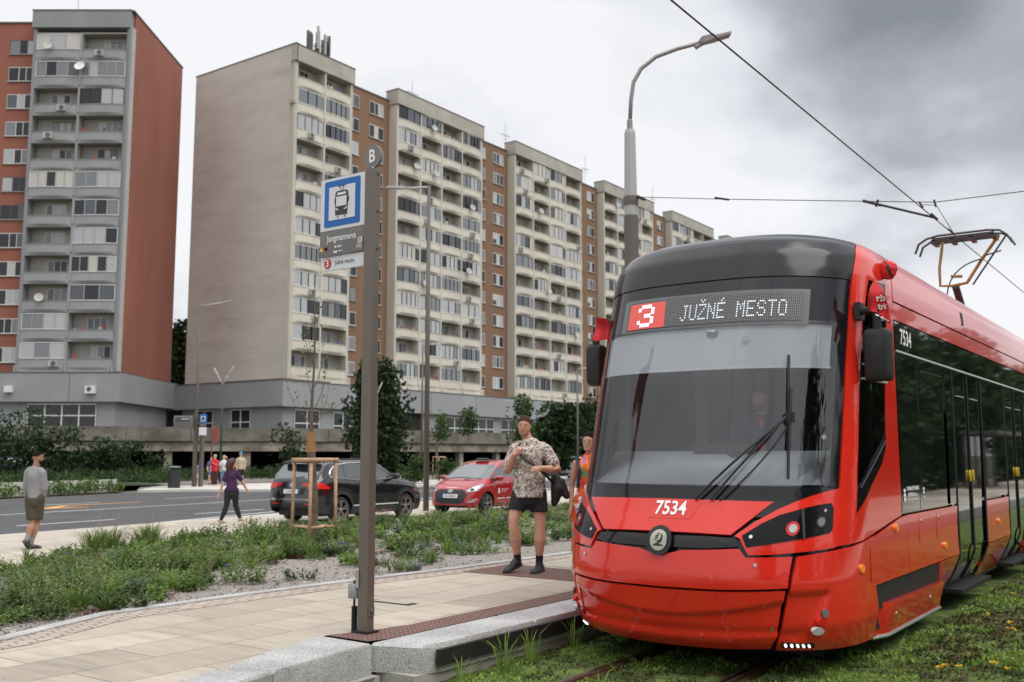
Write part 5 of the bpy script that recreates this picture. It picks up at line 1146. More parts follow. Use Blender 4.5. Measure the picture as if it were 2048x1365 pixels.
# ------------------------------------------------------------------ cars
m_tyre = mat('tyre_rubber', (.018, .018, .018), .8)
m_alloy = mat('alloy_rim', (.42, .42, .42), .3, metal=.9)
m_carglass = mat('car_glass', (.025, .032, .035), .04, spec=1.0, coat=1.0)
m_chrome = mat('chrome', (.75, .75, .75), .15, metal=1)
m_plast = mat('grey_cladding', (.03, .031, .033), .55)
m_plate = mat('plate_white', (.72, .72, .72), .5); m_blue = mat('plate_blue', (.02, .08, .42), .5); m_txt = mat('plate_text', (.03, .03, .03), .6)
def car(name, label, x, y, rz, z, sp, paint, group=None):
    """local: +Y forward, X right, origin at the centre on the ground"""
    root = empty(name, (0, 0, 0), 0, label, 'car', group)
    L, Wd = sp['L'], sp['W']; hw = Wd/2; wb = sp['wb']; rw = sp['rw']
    ya = [sp['rax'], sp['rax']+wb]                     # axle positions (y, measured from centre)
    top = np.array(sp['top']); bot = np.array(sp['bot']); belt = np.array(sp['belt']); pln = np.array(sp['plan'])
    y0, y1 = -L/2, L/2
    st = set(np.round(np.linspace(y0, y1, 46), 3))
    for a in ya:
        for t in np.linspace(-1, 1, 15): st.add(round(a+math.sin(t*PI/2)*(rw+.055), 3))
    for q in sp['cuts']: st.add(q)
    for e in (.01, .03, .06, .1, .16): st.add(round(y0+e, 3)); st.add(round(y1-e, 3))
    st = sorted(st); st = [s for i, s in enumerate(st) if i == 0 or s-st[i-1] > .004]
    I_ = lambda a, q: float(np.interp(q, a[:, 0], a[:, 1]))
    sec = {}
    def section(q):
        zt = I_(top, q); zb = min(I_(belt, q), zt-.03); w = hw*I_(pln, q); zs = I_(bot, q)
        for a in ya:
            if abs(q-a) < rw+.055: zs = max(zs, rw+math.sqrt(max(0, (rw+.055)**2-(q-a)**2)))
        green = zt-zb
        tum = sp['tum']; wr = max(w*.45, w-.03-tum*max(0, green-.06))
        zsh = zs+.0
        pts = [(w-.05 if zs < .4 else w-.01, zs), (w-.005, zs+(zb-zs)*.25), (w, zs+(zb-zs)*.55), (w-.012, zs+(zb-zs)*.82), (w-.03, zb)]
        if green > .2:
            e = green-.07
            for t in (.12, .55, .9, 1.0): pts.append((w-.035-(w-.035-wr)*t, zb+e*t))
            pts += [(wr-.07, zt-.025), (wr*.6, zt-.006), (wr*.3, zt), (0, zt)]
        else:
            e = green
            for t, u in ((.25, .02), (.5, .05), (.75, .09), (.9, .14)): pts.append((w-.03-u, zb+e*t*.9))
            pts += [(w*.72, zt-.012), (w*.5, zt-.004), (w*.25, zt), (0, zt)]
        return pts
    P = [section(q) for q in st]; n = len(P[0])
    rows = []
    for q, pt in zip(st, P): rows.append([(-a, q, c) for a, c in pt][:-1]+[(a, q, c) for a, c in pt][::-1])
    m = len(rows[0]); parts = {}
    allv = [v for r in rows for v in r]; allf = []
    def kind(i, j):
        q = (st[i]+st[i+1])/2; jj = j if j < n-1 else m-2-j     # row index from the sill up
        ws0, ws1, rg0, rg1 = sp['ws'][1], sp['ws'][0], sp['rg'][0], sp['rg'][1]
        zt = I_(top, q); zb = I_(belt, q)
        if jj >= 8 and ws1 < q < ws0: return 'windscreen'
        if jj >= 8 and rg0 < q < rg1 and jj >= 9: return 'rear_window'
        if jj in (5, 6) and zt-zb > .26:
            for a, c in sp['side']:
                if a < q < c: return 'side_window:%d:%d' % (int(a*10), j < n-1)
        if sp['clad'] and jj == 0: return 'cladding'
        if sp['clad'] and jj <= 1 and (q < y0+.30 or q > y1-.2): return 'cladding'
        return 'body'
    mm = {'body': paint, 'windscreen': m_carglass, 'rear_window': m_carglass, 'side_window': m_carglass, 'cladding': m_plast}
    for i in range(len(rows)-1):
        for j in range(m-1):
            f = (i*m+j, i*m+j+1, (i+1)*m+j+1, (i+1)*m+j); allf.append(f); parts.setdefault(kind(i, j), []).append(f)
    parts['body'].append(tuple(range(m-1, -1, -1))); parts['body'].append(tuple((len(rows)-1)*m+j for j in range(m)))
    body = None
    for k, fs in parts.items():
        used = sorted(set(v for f in fs for v in f)); ix = {v: i for i, v in enumerate(used)}
        b = MB(); k = k.split(':')[0]; b.add([allv[v] for v in used], [tuple(ix[v] for v in f) for f in fs], mm[k])
        o = b.build(k, None, root, angle=38)
        if k == 'body': body = o
    bv = BVHTree.FromPolygons([Vector(v) for v in allv], [f for f in allf]+[tuple(range(m-1, -1, -1)), tuple((len(rows)-1)*m+j for j in range(m))])
    def side_map(sg):
        def mp(u, v, off=0):
            h, nn, _, _ = bv.ray_cast(Vector((sg*3, u, v)), Vector((-sg, 0, 0)))
            return (h if h else Vector((sg*hw*.9, u, v)))+Vector((sg*off, 0, 0))
        return mp
    def end_map(sg):
        def mp(u, v, off=0):
            h, nn, _, _ = bv.ray_cast(Vector((u, sg*5, v)), Vector((0, -sg, 0)))
            return (h if h else Vector((u, sg*L/2*.9, v)))+Vector((0, sg*off, 0))
        return mp
    # dark under-body and wheel wells
    b = MB(); b.box(-hw+.2, hw-.2, y0+.3, y1-.35, .2, .62, m_rub); b.build('underbody', m_rub, root)
    for a in ya:
        for sg in (-1, 1):
            t = MB(); ax = Vector((sg, 0, 0)); c = Vector((sg*(hw-.13), a, rw))
            t.lathe([(rw*.62, -.10), (rw*.9, -.11), (rw, -.07), (rw, .06), (rw*.93, .105), (rw*.72, .11), (rw*.68, .09)], c, m_tyre, 28, ax, cap=False)
            w = t.build('wheel', None, root, angle=40)
            r = MB(); r.lathe([(rw*.70, .10), (rw*.66, .10), (rw*.63, .06), (rw*.6, .0), (.05, -.0)], c, m_rub, 24, ax, cap=False)
            r.build('rim_well', None, w)
            r = MB(); r.lathe([(rw*.70, .098), (rw*.71, .115), (rw*.66, .112), (rw*.64, .09)], c, m_alloy, 28, ax, cap=False)
            ns = 5
            for k in range(ns*2):
                th = 2*PI*(k//2)/ns+(.17 if k % 2 else -.17)+.3; th2 = 2*PI*(k//2)/ns+(.05 if k % 2 else -.05)+.3
                u = Vector((0, math.cos(th), math.sin(th))); u2 = Vector((0, math.cos(th2), math.sin(th2))); s = Vector((0, -math.sin(th), math.cos(th)))*.018
                p0, p1 = c+ax*.085+u2*.04, c+ax*.10+u*rw*.66
                r.add([p0-s, p0+s, p1+s*1.1, p1-s*1.1], [(0, 1, 2, 3)], m_alloy); r.add([p0-s-ax*.03, p0+s-ax*.03, p1+s*1.1-ax*.03, p1-s*1.1-ax*.03, p0-s, p0+s, p1+s*1.1, p1-s*1.1], [(0, 4, 7, 3), (1, 2, 6, 5)], m_alloy)
            r.lathe([(.045, .08), (.05, .10), (.03, .11)], c, m_alloy, 12, ax); r.build('rim', None, w)
            if sp['clad']:
                k = MB(); q = [math.pi*t/16 for t in range(-1, 18)]; mp = side_map(sg)
                ri, ro = rw+.05, rw+.115
                A = [mp(a+ri*math.cos(t)*1.0, max(.22, rw+ri*math.sin(t)+.012), .008) for t in q]; B = [mp(a+ro*math.cos(t), max(.2, rw+ro*math.sin(t)), .012) for t in q]
                A = [Vector((B[i].x, a_.y, a_.z)) for i, a_ in enumerate(A)]
                k.add(A+B, [(i, i+1, len(q)+i+1, len(q)+i) for i in range(len(q)-1)], m_plast); k.build('arch_trim', None, root, smooth=True)
    sp['detail'](root, body, side_map, end_map, sp, L, hw)
    root.location = (x, y, z); root.rotation_euler = (0, 0, rz)
    return root
def mirrors(root, y, z, paint, hw):
    for sg in (-1, 1):
        b = MB(); c = Vector((sg*(hw+.10), y, z))
        b.loft([[c+Vector((sg*a*1.0, d, v)) for a, v in rrect(-.12*k, .12*k, -.075*k, .075*k, .05*k)] for k, d in ((.55, .09), (.9, .05), (1, 0), (1, -.05), (.9, -.06))], paint)
        b.tube([(sg*(hw-.08), y+.02, z-.06), (sg*(hw+.02), y+.01, z-.04)], .03, m_rub, 6); b.build('wing_mirror', None, root, angle=50)
def suv_detail(root, body, sm, em, sp, L, hw):
    m_tl = mat('tail_red', (.45, .01, .008), .12, coat=.8, emit=.06); m_tl2 = mat('tail_bright', (.6, .02, .015), .15, coat=.8, emit=.1)
    rear = em(-1)
    for sg in (-1, 1):
        def mpc(u, v, off=0):
            return rear(u, v, off)
        p = [(sg*a, z) for a, z in ((.36, .97), (.36, 1.04), (.60, 1.06), (.80, 1.055), (.80, .90), (.56, .92), (.50, .97))]
        panel('tail_light', p if sg > 0 else p[::-1], mpc, m_tl, root, .012, .01, .06)
        s = sm(sg); p = [(-2.2, .90), (-2.2, 1.05), (-2.05, 1.06), (-1.78, .92), (-1.80, .895)]
        panel('tail_light', p, s, m_tl2, root, .012, .01, .06)
        s2 = [(-2.0, 1.13), (.9, 1.10)]
        b = MB(); b.tube([s(q, zz, .008) for q, zz in ((-1.72, 1.18), (-1.76, 1.26), (-1.70, 1.36), (-1.45, 1.50), (-1.0, 1.545), (-.3, 1.55), (.1, 1.50), (.4, 1.38), (.75, 1.19), (.78, 1.13), (.1, 1.10), (-.9, 1.115), (-1.72, 1.18))], .016, m_chrome, 6); b.build('chrome_trim', None, root)
        b = MB(); b.tube([s(-.45, z, .004) for z in (.45, .8, 1.1)], .005, m_rub, 4); b.tube([s(.55, z, .004) for z in (.45, .8, 1.1)], .005, m_rub, 4); b.build('door_gap', None, root)
        for q in (-.55, .35): b = MB(); b.tube([s(q-.1, 1.0, .02), s(q+.1, 1.0, .02)], .018, m_plast, 6); b.build('door_handle', None, root)
        b = MB(); b.tube([s(q, .44, .012) for q in np.linspace(-.9, .95, 8)], .014, m_chrome, 5); b.build('sill_trim', None, root)
        b = MB(); b.tube([(sg*.60, q, 1.655-.03*abs(q+.5)**1.5) for q in np.linspace(-1.75, .45, 10)], .02, m_plast, 6); b.build('roof_rail', None, root)
        p = [(1.98, .80), (2.0, .93), (1.72, .96), (1.78, .86)]; panel('headlight', p[::-1], s, m_lens, root, .012, .01, .06)
    panel('number_plate', [(-.27, .775), (.27, .775), (.27, .885), (-.27, .885)], rear, m_plate, root, .02, .01, .3); panel('number_plate_band', [(.22, .775), (.27, .775), (.27, .885), (.22, .885)], rear, m_blue, root, .024, .003, .3)
    lettering('BL 442LC', .105, lambda a, c, off=0: rear(-a, c, .026), m_txt, root, 'plate_lettering', cx=.03, cy=.83, sx=.85)
    panel('plate_recess', [(-.4, .745), (.4, .745), (.47, .91), (-.47, .91)], rear, m_rub, root, .004, 0, .2)
    panel('bumper_trim', [(-.82, .615), (.82, .615), (.82, .645), (-.82, .645)], rear, m_chrome, root, .01, .008, .1)
    panel('rear_reflector', [(-.78, .50), (-.45, .50), (-.45, .53), (-.78, .53)], rear, m_tl, root, .012, .004, .2); panel('rear_reflector', [(.45, .50), (.78, .50), (.78, .53), (.45, .53)], rear, m_tl, root, .012, .004, .2)
    e = panel('badge', ell(0, 1.0, .062, n=22), rear, m_chrome, root, .02, .012, .5)
    b = MB()
    b.add([rear(a, c+1.0, .024) for a, c in ell(0, 0, .052, n=20)], [tuple(range(20))], m_txt)
    for pl in ([(-.034, .042), (-.022, .042), (0, .008), (.022, .042), (.034, .042), (.006, -.004), (-.006, -.004)], [(-.044, .022), (-.034, .03), (-.018, -.012), (0, .004), (.018, -.012), (.034, .03), (.044, .022), (.022, -.042), (.012, -.042), (0, -.018), (-.012, -.042), (-.022, -.042)]):
        b.add([rear(a, c+1.0, .027) for a, c in pl], [tuple(range(len(pl)))], m_chrome)
    b.build('badge_relief', None, e)
    b = MB(); pr = [(-.62, 0), (.62, 0)]
    b.loft([[(-.60, -1.78, 1.60), (-.60, -2.02, 1.565), (-.60, -2.0, 1.53), (-.60, -1.8, 1.55)], [(0, -1.84, 1.625), (0, -2.08, 1.59), (0, -2.06, 1.555), (0, -1.85, 1.57)], [(.60, -1.78, 1.60), (.60, -2.02, 1.565), (.60, -2.0, 1.53), (.60, -1.8, 1.55)]], m_plast); b.build('roof_spoiler', None, root)
    b = MB(); b.tube([(.0, -2.2, 1.16), (.35, -2.16, 1.21)], .012, m_rub, 5); b.build('rear_wiper', None, root)
    mirrors(root, .72, 1.18, m_blackp, hw)
m_blackp = mat('black_car_paint', (.010, .010, .012), .15, coat=1.0)
m_redcar = mat('red_car_paint', (.33, .012, .018), .2, coat=.9)
suv = dict(L=4.49, W=1.84, wb=2.68, rw=.345, rax=-1.34, tum=.36, clad=True,
    top=[(-2.245, .66), (-2.23, .80), (-2.21, 1.12), (-2.15, 1.18), (-1.82, 1.55), (-1.7, 1.60), (-1.2, 1.645), (-.4, 1.655), (.1, 1.62), (.42, 1.52), (1.08, 1.13), (1.2, 1.10), (1.7, 1.03), (2.05, .93), (2.16, .82), (2.245, .58)],
    belt=[(-2.245, .60), (-2.2, 1.0), (-1.9, 1.16), (-1.2, 1.12), (.6, 1.07), (1.0, 1.04), (1.7, .95), (2.1, .80), (2.245, .5)],
    bot=[(-2.245, .42), (-2.1, .30), (-1.8, .25), (1.8, .22), (2.1, .24), (2.245, .36)],
    plan=[(-2.245, .80), (-2.2, .885), (-2.05, .955), (-1.7, .99), (-1, 1), (1.2, 1), (1.7, .98), (2.0, .92), (2.16, .83), (2.245, .72)],
    ws=(.36, 1.06), rg=(-2.16, -1.84), side=[(-1.66, -1.2), (-1.14, -.42), (-.34, .62)], cuts=[.36, 1.06, -2.16, -1.84, -1.66, -1.2, -1.14, -.42, -.34, .62], detail=suv_detail)
car('parked_car', 'black sports utility car seen from behind, parked on the pavement behind the wooden tree guard', -19.61, 20.04, .05, .05, suv, m_blackp, 'cars parked on the pavement')
def hatch_detail(root, body, sm, em, sp, L, hw):
    fr = em(1)
    g = panel('grille', [(a*1.0, z) for a, z in ((-.55, .60), (-.48, .70), (-.38, .745), (.38, .745), (.48, .70), (.55, .60), (.50, .42), (.36, .33), (-.36, .33), (-.50, .42))][::-1], fr, m_plast, root, .012, .01, .08)
    panel('number_plate', [(-.27, .50), (.27, .50), (.27, .61), (-.27, .61)], fr, m_plate, root, .035, .02, .3); panel('number_plate_band', [(.22, .50), (.27, .50), (.27, .61), (.22, .61)], fr, m_blue, root, .038, .003, .3)
    lettering('BL 436XA', .105, lambda a, c, off=0: fr(-a, c, .042), m_txt, root, 'plate_lettering', cx=.03, cy=.555, sx=.85)
    lettering('bubu', .08, lambda a, c, off=0: fr(-a, c, .008), m_whitetx, root, 'bonnet_lettering', cx=0, cy=.80, sx=1.3) if False else None
    b = MB()
    for k in range(5): b.add([fr(a, c, .008) for a, c in ell(-.14+.07*k, .79, .022, .012, 8)], [tuple(range(8))], m_whitetx)
    b.build('bonnet_lettering', None, root)
    e = panel('badge', ell(0, .70, .085, .045, 22), fr, m_chrome, root, .03, .015, .5)
    b = MB(); b.add([fr(a, c+.70, .033) for a, c in ell(0, 0, .07, .034, 20)], [tuple(range(20))], mat('badge_dark', (.2, .2, .2), .3))
    for pl in ([(-.038, -.024), (-.024, -.026), (-.008, .026), (-.022, .026)], [(.022, -.026), (.038, -.024), (.024, .026), (.01, .026)], [(-.022, -.006), (.022, 0), (.024, .008), (-.018, .004)]): b.add([fr(a, c+.70, .036) for a, c in pl], [(0, 1, 2, 3)], m_chrome)
    b.build('badge_relief', None, e)
    for sg in (-1, 1):
        s = sm(sg)
        # headlamp sweeps from the nose back over the wing
        def hm(u, v, off=0):
            h, nn, _, _ = bvh_(root, body).ray_cast(Vector((sg*(.2+u), 3, v+.2)), Vector((0, -1, -.12)).normalized()); return (h if h else Vector((sg*u, L/2, v)))+Vector((sg*.3, .8, .3)).normalized()*off
        p = [(sg*a, z) for a, z in ((.50, .695), (.60, .67), (.72, .69), (.80, .76), (.83, .87), (.80, .895), (.70, .84), (.58, .76))]
        o = panel('headlight', p if sg < 0 else p[::-1], fr, m_lens2, root, .012, .01, .04)
        panel('lamp_lens', ell(sg*.68, .75, .05, .035, 12), fr, m_rub, o, .022, .004, .5)
        p = [(1.9, .70), (1.80, .78), (1.55, .90), (1.50, .90), (1.62, .80), (1.78, .70)]; panel('headlight', p, s, m_lens2, root, .012, .01, .06)
        p = [(sg*a, z) for a, z in ((.58, .36), (.74, .38), (.80, .46), (.78, .49), (.66, .44))]; panel('fog_lamp', p if sg < 0 else p[::-1], fr, m_lens2, root, .01, .01, .08)
        b = MB()
        for q in (-.95, .05, .98): b.tube([s(q, z, .003) for z in (.35, .6, .9, 1.0)], .005, m_rub, 4)
        b.tube([s(q, .30, .006) for q in np.linspace(-.9, .9, 8)], .008, m_rub, 4); b.build('door_gap', None, root)
        for q in (-.75, .22): b = MB(); b.tube([s(q-.09, .93, .02), s(q+.09, .93, .02)], .014, m_chrome, 6); b.build('door_handle', None, root)
        b = MB()
        for k in range(3): b.add([s(a, c, .006) for a, c in ell(.72-0*k, .73-.05*k, .045, .028, 10)], [tuple(range(10))], m_whitetx)
        b.build('operator_emblem', None, root)
        f = -1 if sg < 0 else 1
        lettering('DOPRAVNÝ PODNIK', .045, lambda a, c, off=0: s(.72-.34+f*a, c, .006), m_whitetx, root, 'door_lettering', cx=0, cy=.72, sx=1)
        lettering('BRATISLAVA', .045, lambda a, c, off=0: s(.72-.28+f*a, c, .006), m_whitetx, root, 'door_lettering', cx=0, cy=.66, sx=1)
        lettering('Kontrola a doprava', .07, lambda a, c, off=0: s(.45+f*a, c, .006), m_whitetx, root, 'door_lettering', cx=0, cy=.46, sx=1) if False else None
        b = MB(); 
        for k in range(14): 
            if k != 7: b.add([s(.80-.065*k, z, .006) for z in (.445,)]+[s(.80-.065*k-.045, .445, .006), s(.80-.065*k-.045, .475, .006), s(.80-.065*k, .475, .006)], [(0, 1, 2, 3)], m_whitetx)
        b.build('web_address', None, root)
    b = MB(); b.box(-.22, .22, .1, .34, 1.585, 1.635, m_rub); b.box(-.16, .16, .14, .30, 1.635, 1.65, m_lgrey); b.build('roof_sign', None, root, angle=30)
    b = MB(); b.tube([(.65, 1.38, 1.03), (.2, 1.36, 1.08), (-.25, 1.33, 1.085)], .012, m_rub, 5); b.tube([(-.1, 1.42, 1.03), (-.4, 1.36, 1.06), (-.62, 1.3, 1.06)], .012, m_rub, 5); b.build('wiper', None, root)
    mirrors(root, .88, 1.06, m_redcar, hw)
m_lens2 = mat('clear_lamp', (.42, .44, .46), .08, metal=.3, coat=1)
def bvh_(r, b): return None
hat = dict(L=4.1, W=1.77, wb=2.615, rw=.315, rax=-1.30, tum=.36, clad=False,
    top=[(-2.05, .55), (-2.03, .98), (-1.98, 1.10), (-1.72, 1.48), (-1.5, 1.56), (-.8, 1.60), (-.1, 1.595), (.3, 1.545), (.62, 1.44), (1.32, 1.04), (1.5, .98), (1.8, .88), (1.96, .77), (2.02, .62), (2.05, .48)],
    belt=[(-2.05, .5), (-2.0, .95), (-1.7, 1.10), (-.9, 1.06), (.6, .99), (1.2, .93), (1.6, .84), (1.85, .72), (2.05, .42)],
    bot=[(-2.05, .38), (-1.9, .26), (1.75, .22), (1.95, .22), (2.05, .28)],
    plan=[(-2.05, .80), (-1.95, .9), (-1.5, .98), (-.8, 1), (.9, 1), (1.4, .98), (1.7, .93), (1.88, .85), (1.98, .76), (2.05, .62)],
    ws=(.56, 1.30), rg=(-1.98, -1.74), side=[(-1.5, -1.0), (-.92, .02), (.10, .78), (.84, 1.12)], cuts=[.56, 1.30, -1.98, -1.74, -1.5, -1.0, -.92, .02, .10, .78, .84, 1.12], detail=hatch_detail)
car('parked_car', 'small red hatchback with white door lettering, facing the camera on the pavement', -18.70, 25.09, 3.23, .06, hat, m_redcar, 'cars parked on the pavement')
def plain_detail(root, body, sm, em, sp, L, hw):
    for sg in (-1, 1):
        for q, mm_ in ((1, m_lens2), (-1, mat('tail_red', (0, 0, 0)))):
            e = em(q); p = [(sg*.5, .62), (sg*.75, .62), (sg*.75, .72), (sg*.5, .72)]; panel('headlight' if q > 0 else 'tail_light', p, e, mm_, root, .012, .01, .1)
    mirrors(root, .88, 1.06, m_plast, hw)
h2 = dict(hat); h2['detail'] = plain_detail
for px, d, rz, z, col, lb in ((40, 60, 1.0, .15, (.02, .04, .16), 'dark blue parked car behind the hedge at the left edge'), (104, 61, .9, .15, (.45, .46, .46), 'silver parked car behind the hedge, right of the man in the grey sweater'), (1128, 84, 2.2, .1, (.6, .6, .6), 'distant white parked car beside the green box near the floral dress woman')):
    p = C_AT(px, d); car('parked_car', lb, p.x, p.y, rz, z, h2, mat('car_paint_%d' % px, col, .2, coat=.8), 'cars parked beyond the street')
# ------------------------------------------------------------------ people
skin1 = mat('skin_fair', (.50, .27, .185), .5, var=.06, scale=6); skin2 = mat('skin_tan', (.30, .155, .10), .5, var=.05, scale=6); skin3 = mat('skin_light', (.55, .33, .25), .5)
hair_br = mat('hair_brown', (.06, .032, .018), .85, var=.5, scale=60, spec=.1); hair_dk = mat('hair_dark', (.010, .008, .007), .85, spec=.1); hair_bl = mat('hair_blond', (.42, .33, .2), .6)
def remeshed(b, name, m, parent, vox, sm=2):
    o = b.build('tmp', m); md = o.modifiers.new('r', 'REMESH'); md.mode = 'VOXEL'; md.voxel_size = vox; md.use_smooth_shade = True
    if sm: s = o.modifiers.new('s', 'SMOOTH'); s.iterations = sm; s.factor = .5
    dg = bpy.context.evaluated_depsgraph_get(); me = bpy.data.meshes.new_from_object(o.evaluated_get(dg)); me.name = name
    bpy.data.objects.remove(o)
    me.materials.clear(); me.materials.append(m)
    q = bpy.data.objects.new(name, me); S.collection.objects.link(q); q.parent = parent
    return q
def limb(b, pts, rs, fl=1.0, fwd=Vector((0, 1, 0)), n=12, flat=0):
    """capsule chain; rs radii; fl = depth/width ratio of the section"""
    pts = [Vector(p) for p in pts]; rr = [r if isinstance(r, tuple) else (r, r*fl) for r in rs]
    P, Q = [], []
    d0 = (pts[0]-pts[1]).normalized(); d1 = (pts[-1]-pts[-2]).normalized()
    for t in (.98, .8, .45): P.append(pts[0]+d0*rr[0][1]*t*.9); Q.append((rr[0][0]*math.sqrt(1-t*t), rr[0][1]*math.sqrt(1-t*t)))
    for i, p in enumerate(pts):
        P.append(p); Q.append(rr[i])
    for t in ((.45, .8, .98) if not flat else (.0002, .0004, .0006)): P.append(pts[-1]+d1*rr[-1][1]*(t+(.01 if flat else 0))*.9); Q.append((rr[-1][0]*math.sqrt(1-t*t), rr[-1][1]*math.sqrt(1-t*t)))
    rings = []
    for i, p in enumerate(P):
        d = (P[min(i+1, len(P)-1)]-P[max(i-1, 0)]).normalized(); f = fwd-d*fwd.dot(d)
        if f.length < .1: f = d.orthogonal()
        f.normalize(); s = d.cross(f).normalized()
        rings.append([p+s*math.cos(a)*Q[i][0]+f*math.sin(a)*Q[i][1] for a in [2*PI*k/n for k in range(n)]])
    b.loft(rings)
def head_mesh(b, c, s, yaw, tilt=0):
    """s = head height; local frame face towards +y"""
    R = Matrix.Rotation(yaw, 3, 'Z')@Matrix.Rotation(tilt, 3, 'X')
    T = lambda x, y, z: Vector(c)+R@Vector((x, y, z))*s
    # skull + jaw as stacked ellipses
    prof = [(-.50, .10, .13, .20), (-.46, .17, .20, .15), (-.38, .235, .26, .09), (-.28, .275, .31, .05), (-.15, .30, .36, .01), (0, .315, .395, -.01), (.15, .325, .415, -.025), (.28, .30, .39, -.035), (.38, .245, .32, -.04), (.45, .16, .21, -.04), (.495, .05, .07, -.04)]
    b.loft([[T(w*math.cos(a), y0+d*math.sin(a), z) for a in [2*PI*k/16 for k in range(16)]] for z, w, d, y0 in prof])
    def blob(x, y, z, rx, ry, rz):
        b.loft([[T(x+rx*math.cos(a)*math.cos(p), y+ry*math.sin(a)*math.cos(p), z+rz*math.sin(p)) for a in [2*PI*k/8 for k in range(8)]] for p in (-1.4, -.8, -.2, .4, 1.0, 1.45)])
    blob(0, .40, -.10, .045, .09, .045); blob(0, .375, -.01, .03, .06, .10)      # nose
    blob(0, .345, -.245, .085, .045, .028); blob(0, .33, -.285, .075, .04, .025)   # lips
    blob(0, .33, -.40, .09, .06, .06)                                          # chin
    blob(-.12, .33, .075, .09, .045, .03); blob(.12, .33, .075, .09, .045, .03)   # brow
    blob(-.325, -.03, -.05, .03, .07, .11); blob(.325, -.03, -.05, .03, .07, .11)  # ears
    return T
def face_bits(T, root, par, brow=hair_br, beard=None, lips=None):
    b = MB(); e = MB(); w = MB()
    def q(bb, x0, x1, y, z0, z1, m, curve=.0):
        bb.add([T(x0, y-curve, z0), T(x1, y-curve, z0), T(x1, y-curve, z1), T(x0, y-curve, z1), T((x0+x1)/2, y+.02, (z0+z1)/2)], [(0, 1, 4), (1, 2, 4), (2, 3, 4), (3, 0, 4)], m)
    for sx_ in (-1, 1):
        x = sx_*.125
        q(w, x-.045, x+.045, .368, -.012, .004, mat('iris_dark', (.06, .035, .025), .4))
        q(e, x-.06, x+.06, .378, .08, .092, brow)
    q(e, -.09, .09, .40, -.275, -.255, lips or mat('lips', (.36, .13, .11), .5)); 
    w.build('eyes', None, par); e.build('brows_and_mouth', None, par)
def hand(b, wr, dirv, up, s, curl=.5, side=1, thumb=1):
    """palm + five unequal fingers; dirv along the hand, up = back of the hand"""
    d = Vector(dirv).normalized(); u = Vector(up); u = (u-d*u.dot(d)).normalized(); x = d.cross(u)*side
    limb(b, [Vector(wr), Vector(wr)+d*.045*s, Vector(wr)+d*.085*s], [(.026*s, .017*s), (.037*s, .016*s), (.039*s, .014*s)], fwd=u)
    base = Vector(wr)+d*.09*s
    for k, L in enumerate((.068, .078, .073, .056)):
        o = base+x*((k-1.5)*.019*s); c = curl*(1+.1*k)
        d1 = (d*math.cos(c*.6)-u*math.sin(c*.6)); d2 = (d*math.cos(c*1.7)-u*math.sin(c*1.7)); d3 = (d*math.cos(c*2.5)-u*math.sin(c*2.5))
        p1 = o+d1*L*.45*s; p2 = p1+d2*L*.32*s; p3 = p2+d3*L*.23*s
        limb(b, [o-d*.02*s, p1, p2, p3], [.0095*s, .009*s, .0082*s, .007*s], n=7)
    o = Vector(wr)+d*.03*s-x*.028*s*thumb; t = (d*.7-x*.6*thumb-u*.35).normalized(); t2 = (d*.9-x*.1*thumb-u*.5).normalized()
    limb(b, [o, o+t*.035*s, o+t*.03*s+t2*.04*s], [.013*s, .011*s, .0085*s], n=7)
def shoe(b, sole, heel, toe, m, h=.1, w=.048, lift=0):
    """heel and toe positions on the ground plane of the foot"""
    he, to = Vector(heel), Vector(toe); d = (to-he); L = d.length; d.normalize(); s = d.cross(UP).normalized(); u = s.cross(d).normalized()
    def ring(t, wd, hh, z0=.022): c = he+d*L*t; return [c-s*wd+u*z0, c-s*wd*.95+u*hh*.6, c-s*wd*.5+u*hh, c+s*wd*.5+u*hh, c+s*wd*.95+u*hh*.6, c+s*wd+u*z0]
    b.loft([ring(0, w*.5, h*.6), ring(.04, w*.75, h*.95), ring(.2, w*.8, h*1.1), ring(.36, w*.85, h*.98), ring(.55, w*.98, h*.68), ring(.78, w*1.02, h*.5), ring(.93, w*.8, h*.4), ring(1.0, w*.42, h*.28)], m)
    def rs(t, wd, z): c = he+d*L*t; return [c-s*wd+u*z, c+s*wd+u*z]
    ts = [(-.01, .5), (.03, .8), (.3, .82), (.6, 1.03), (.85, 1.0), (.97, .7), (1.02, .35)]
    top = []; bo = []
    lp = [he+d*L*t-s*w*k*1.04 for t, k in ts]+[he+d*L*t+s*w*k*1.04 for t, k in ts[::-1]]
    n = len(lp); sole.add([p for p in lp]+[p+u*.026 for p in lp], [tuple(range(n-1, -1, -1)), tuple(range(n, 2*n))]+[(i, (i+1) % n, (i+1) % n+n, i+n) for i in range(n)])
def person(label, px, d, z0, J, scale=1.0, vox=.012, name='person', group=None):
    """J: joints as (right, up, away) in metres seen from the camera, feet level = 0"""
    o = empty(name, (0, 0, 0), 0, label, 'person', group)
    base = C_AT(px, d)+UP*z0; u = (base*1).normalized(); u.z = 0; u.normalize(); r = Vector((u.y, -u.x, 0))
    o.location = base
    f = lambda q: (r*q[0]+UP*q[1]+u*q[2])*scale
    return o, {k: f(v) for k, v in J.items()}, r, u
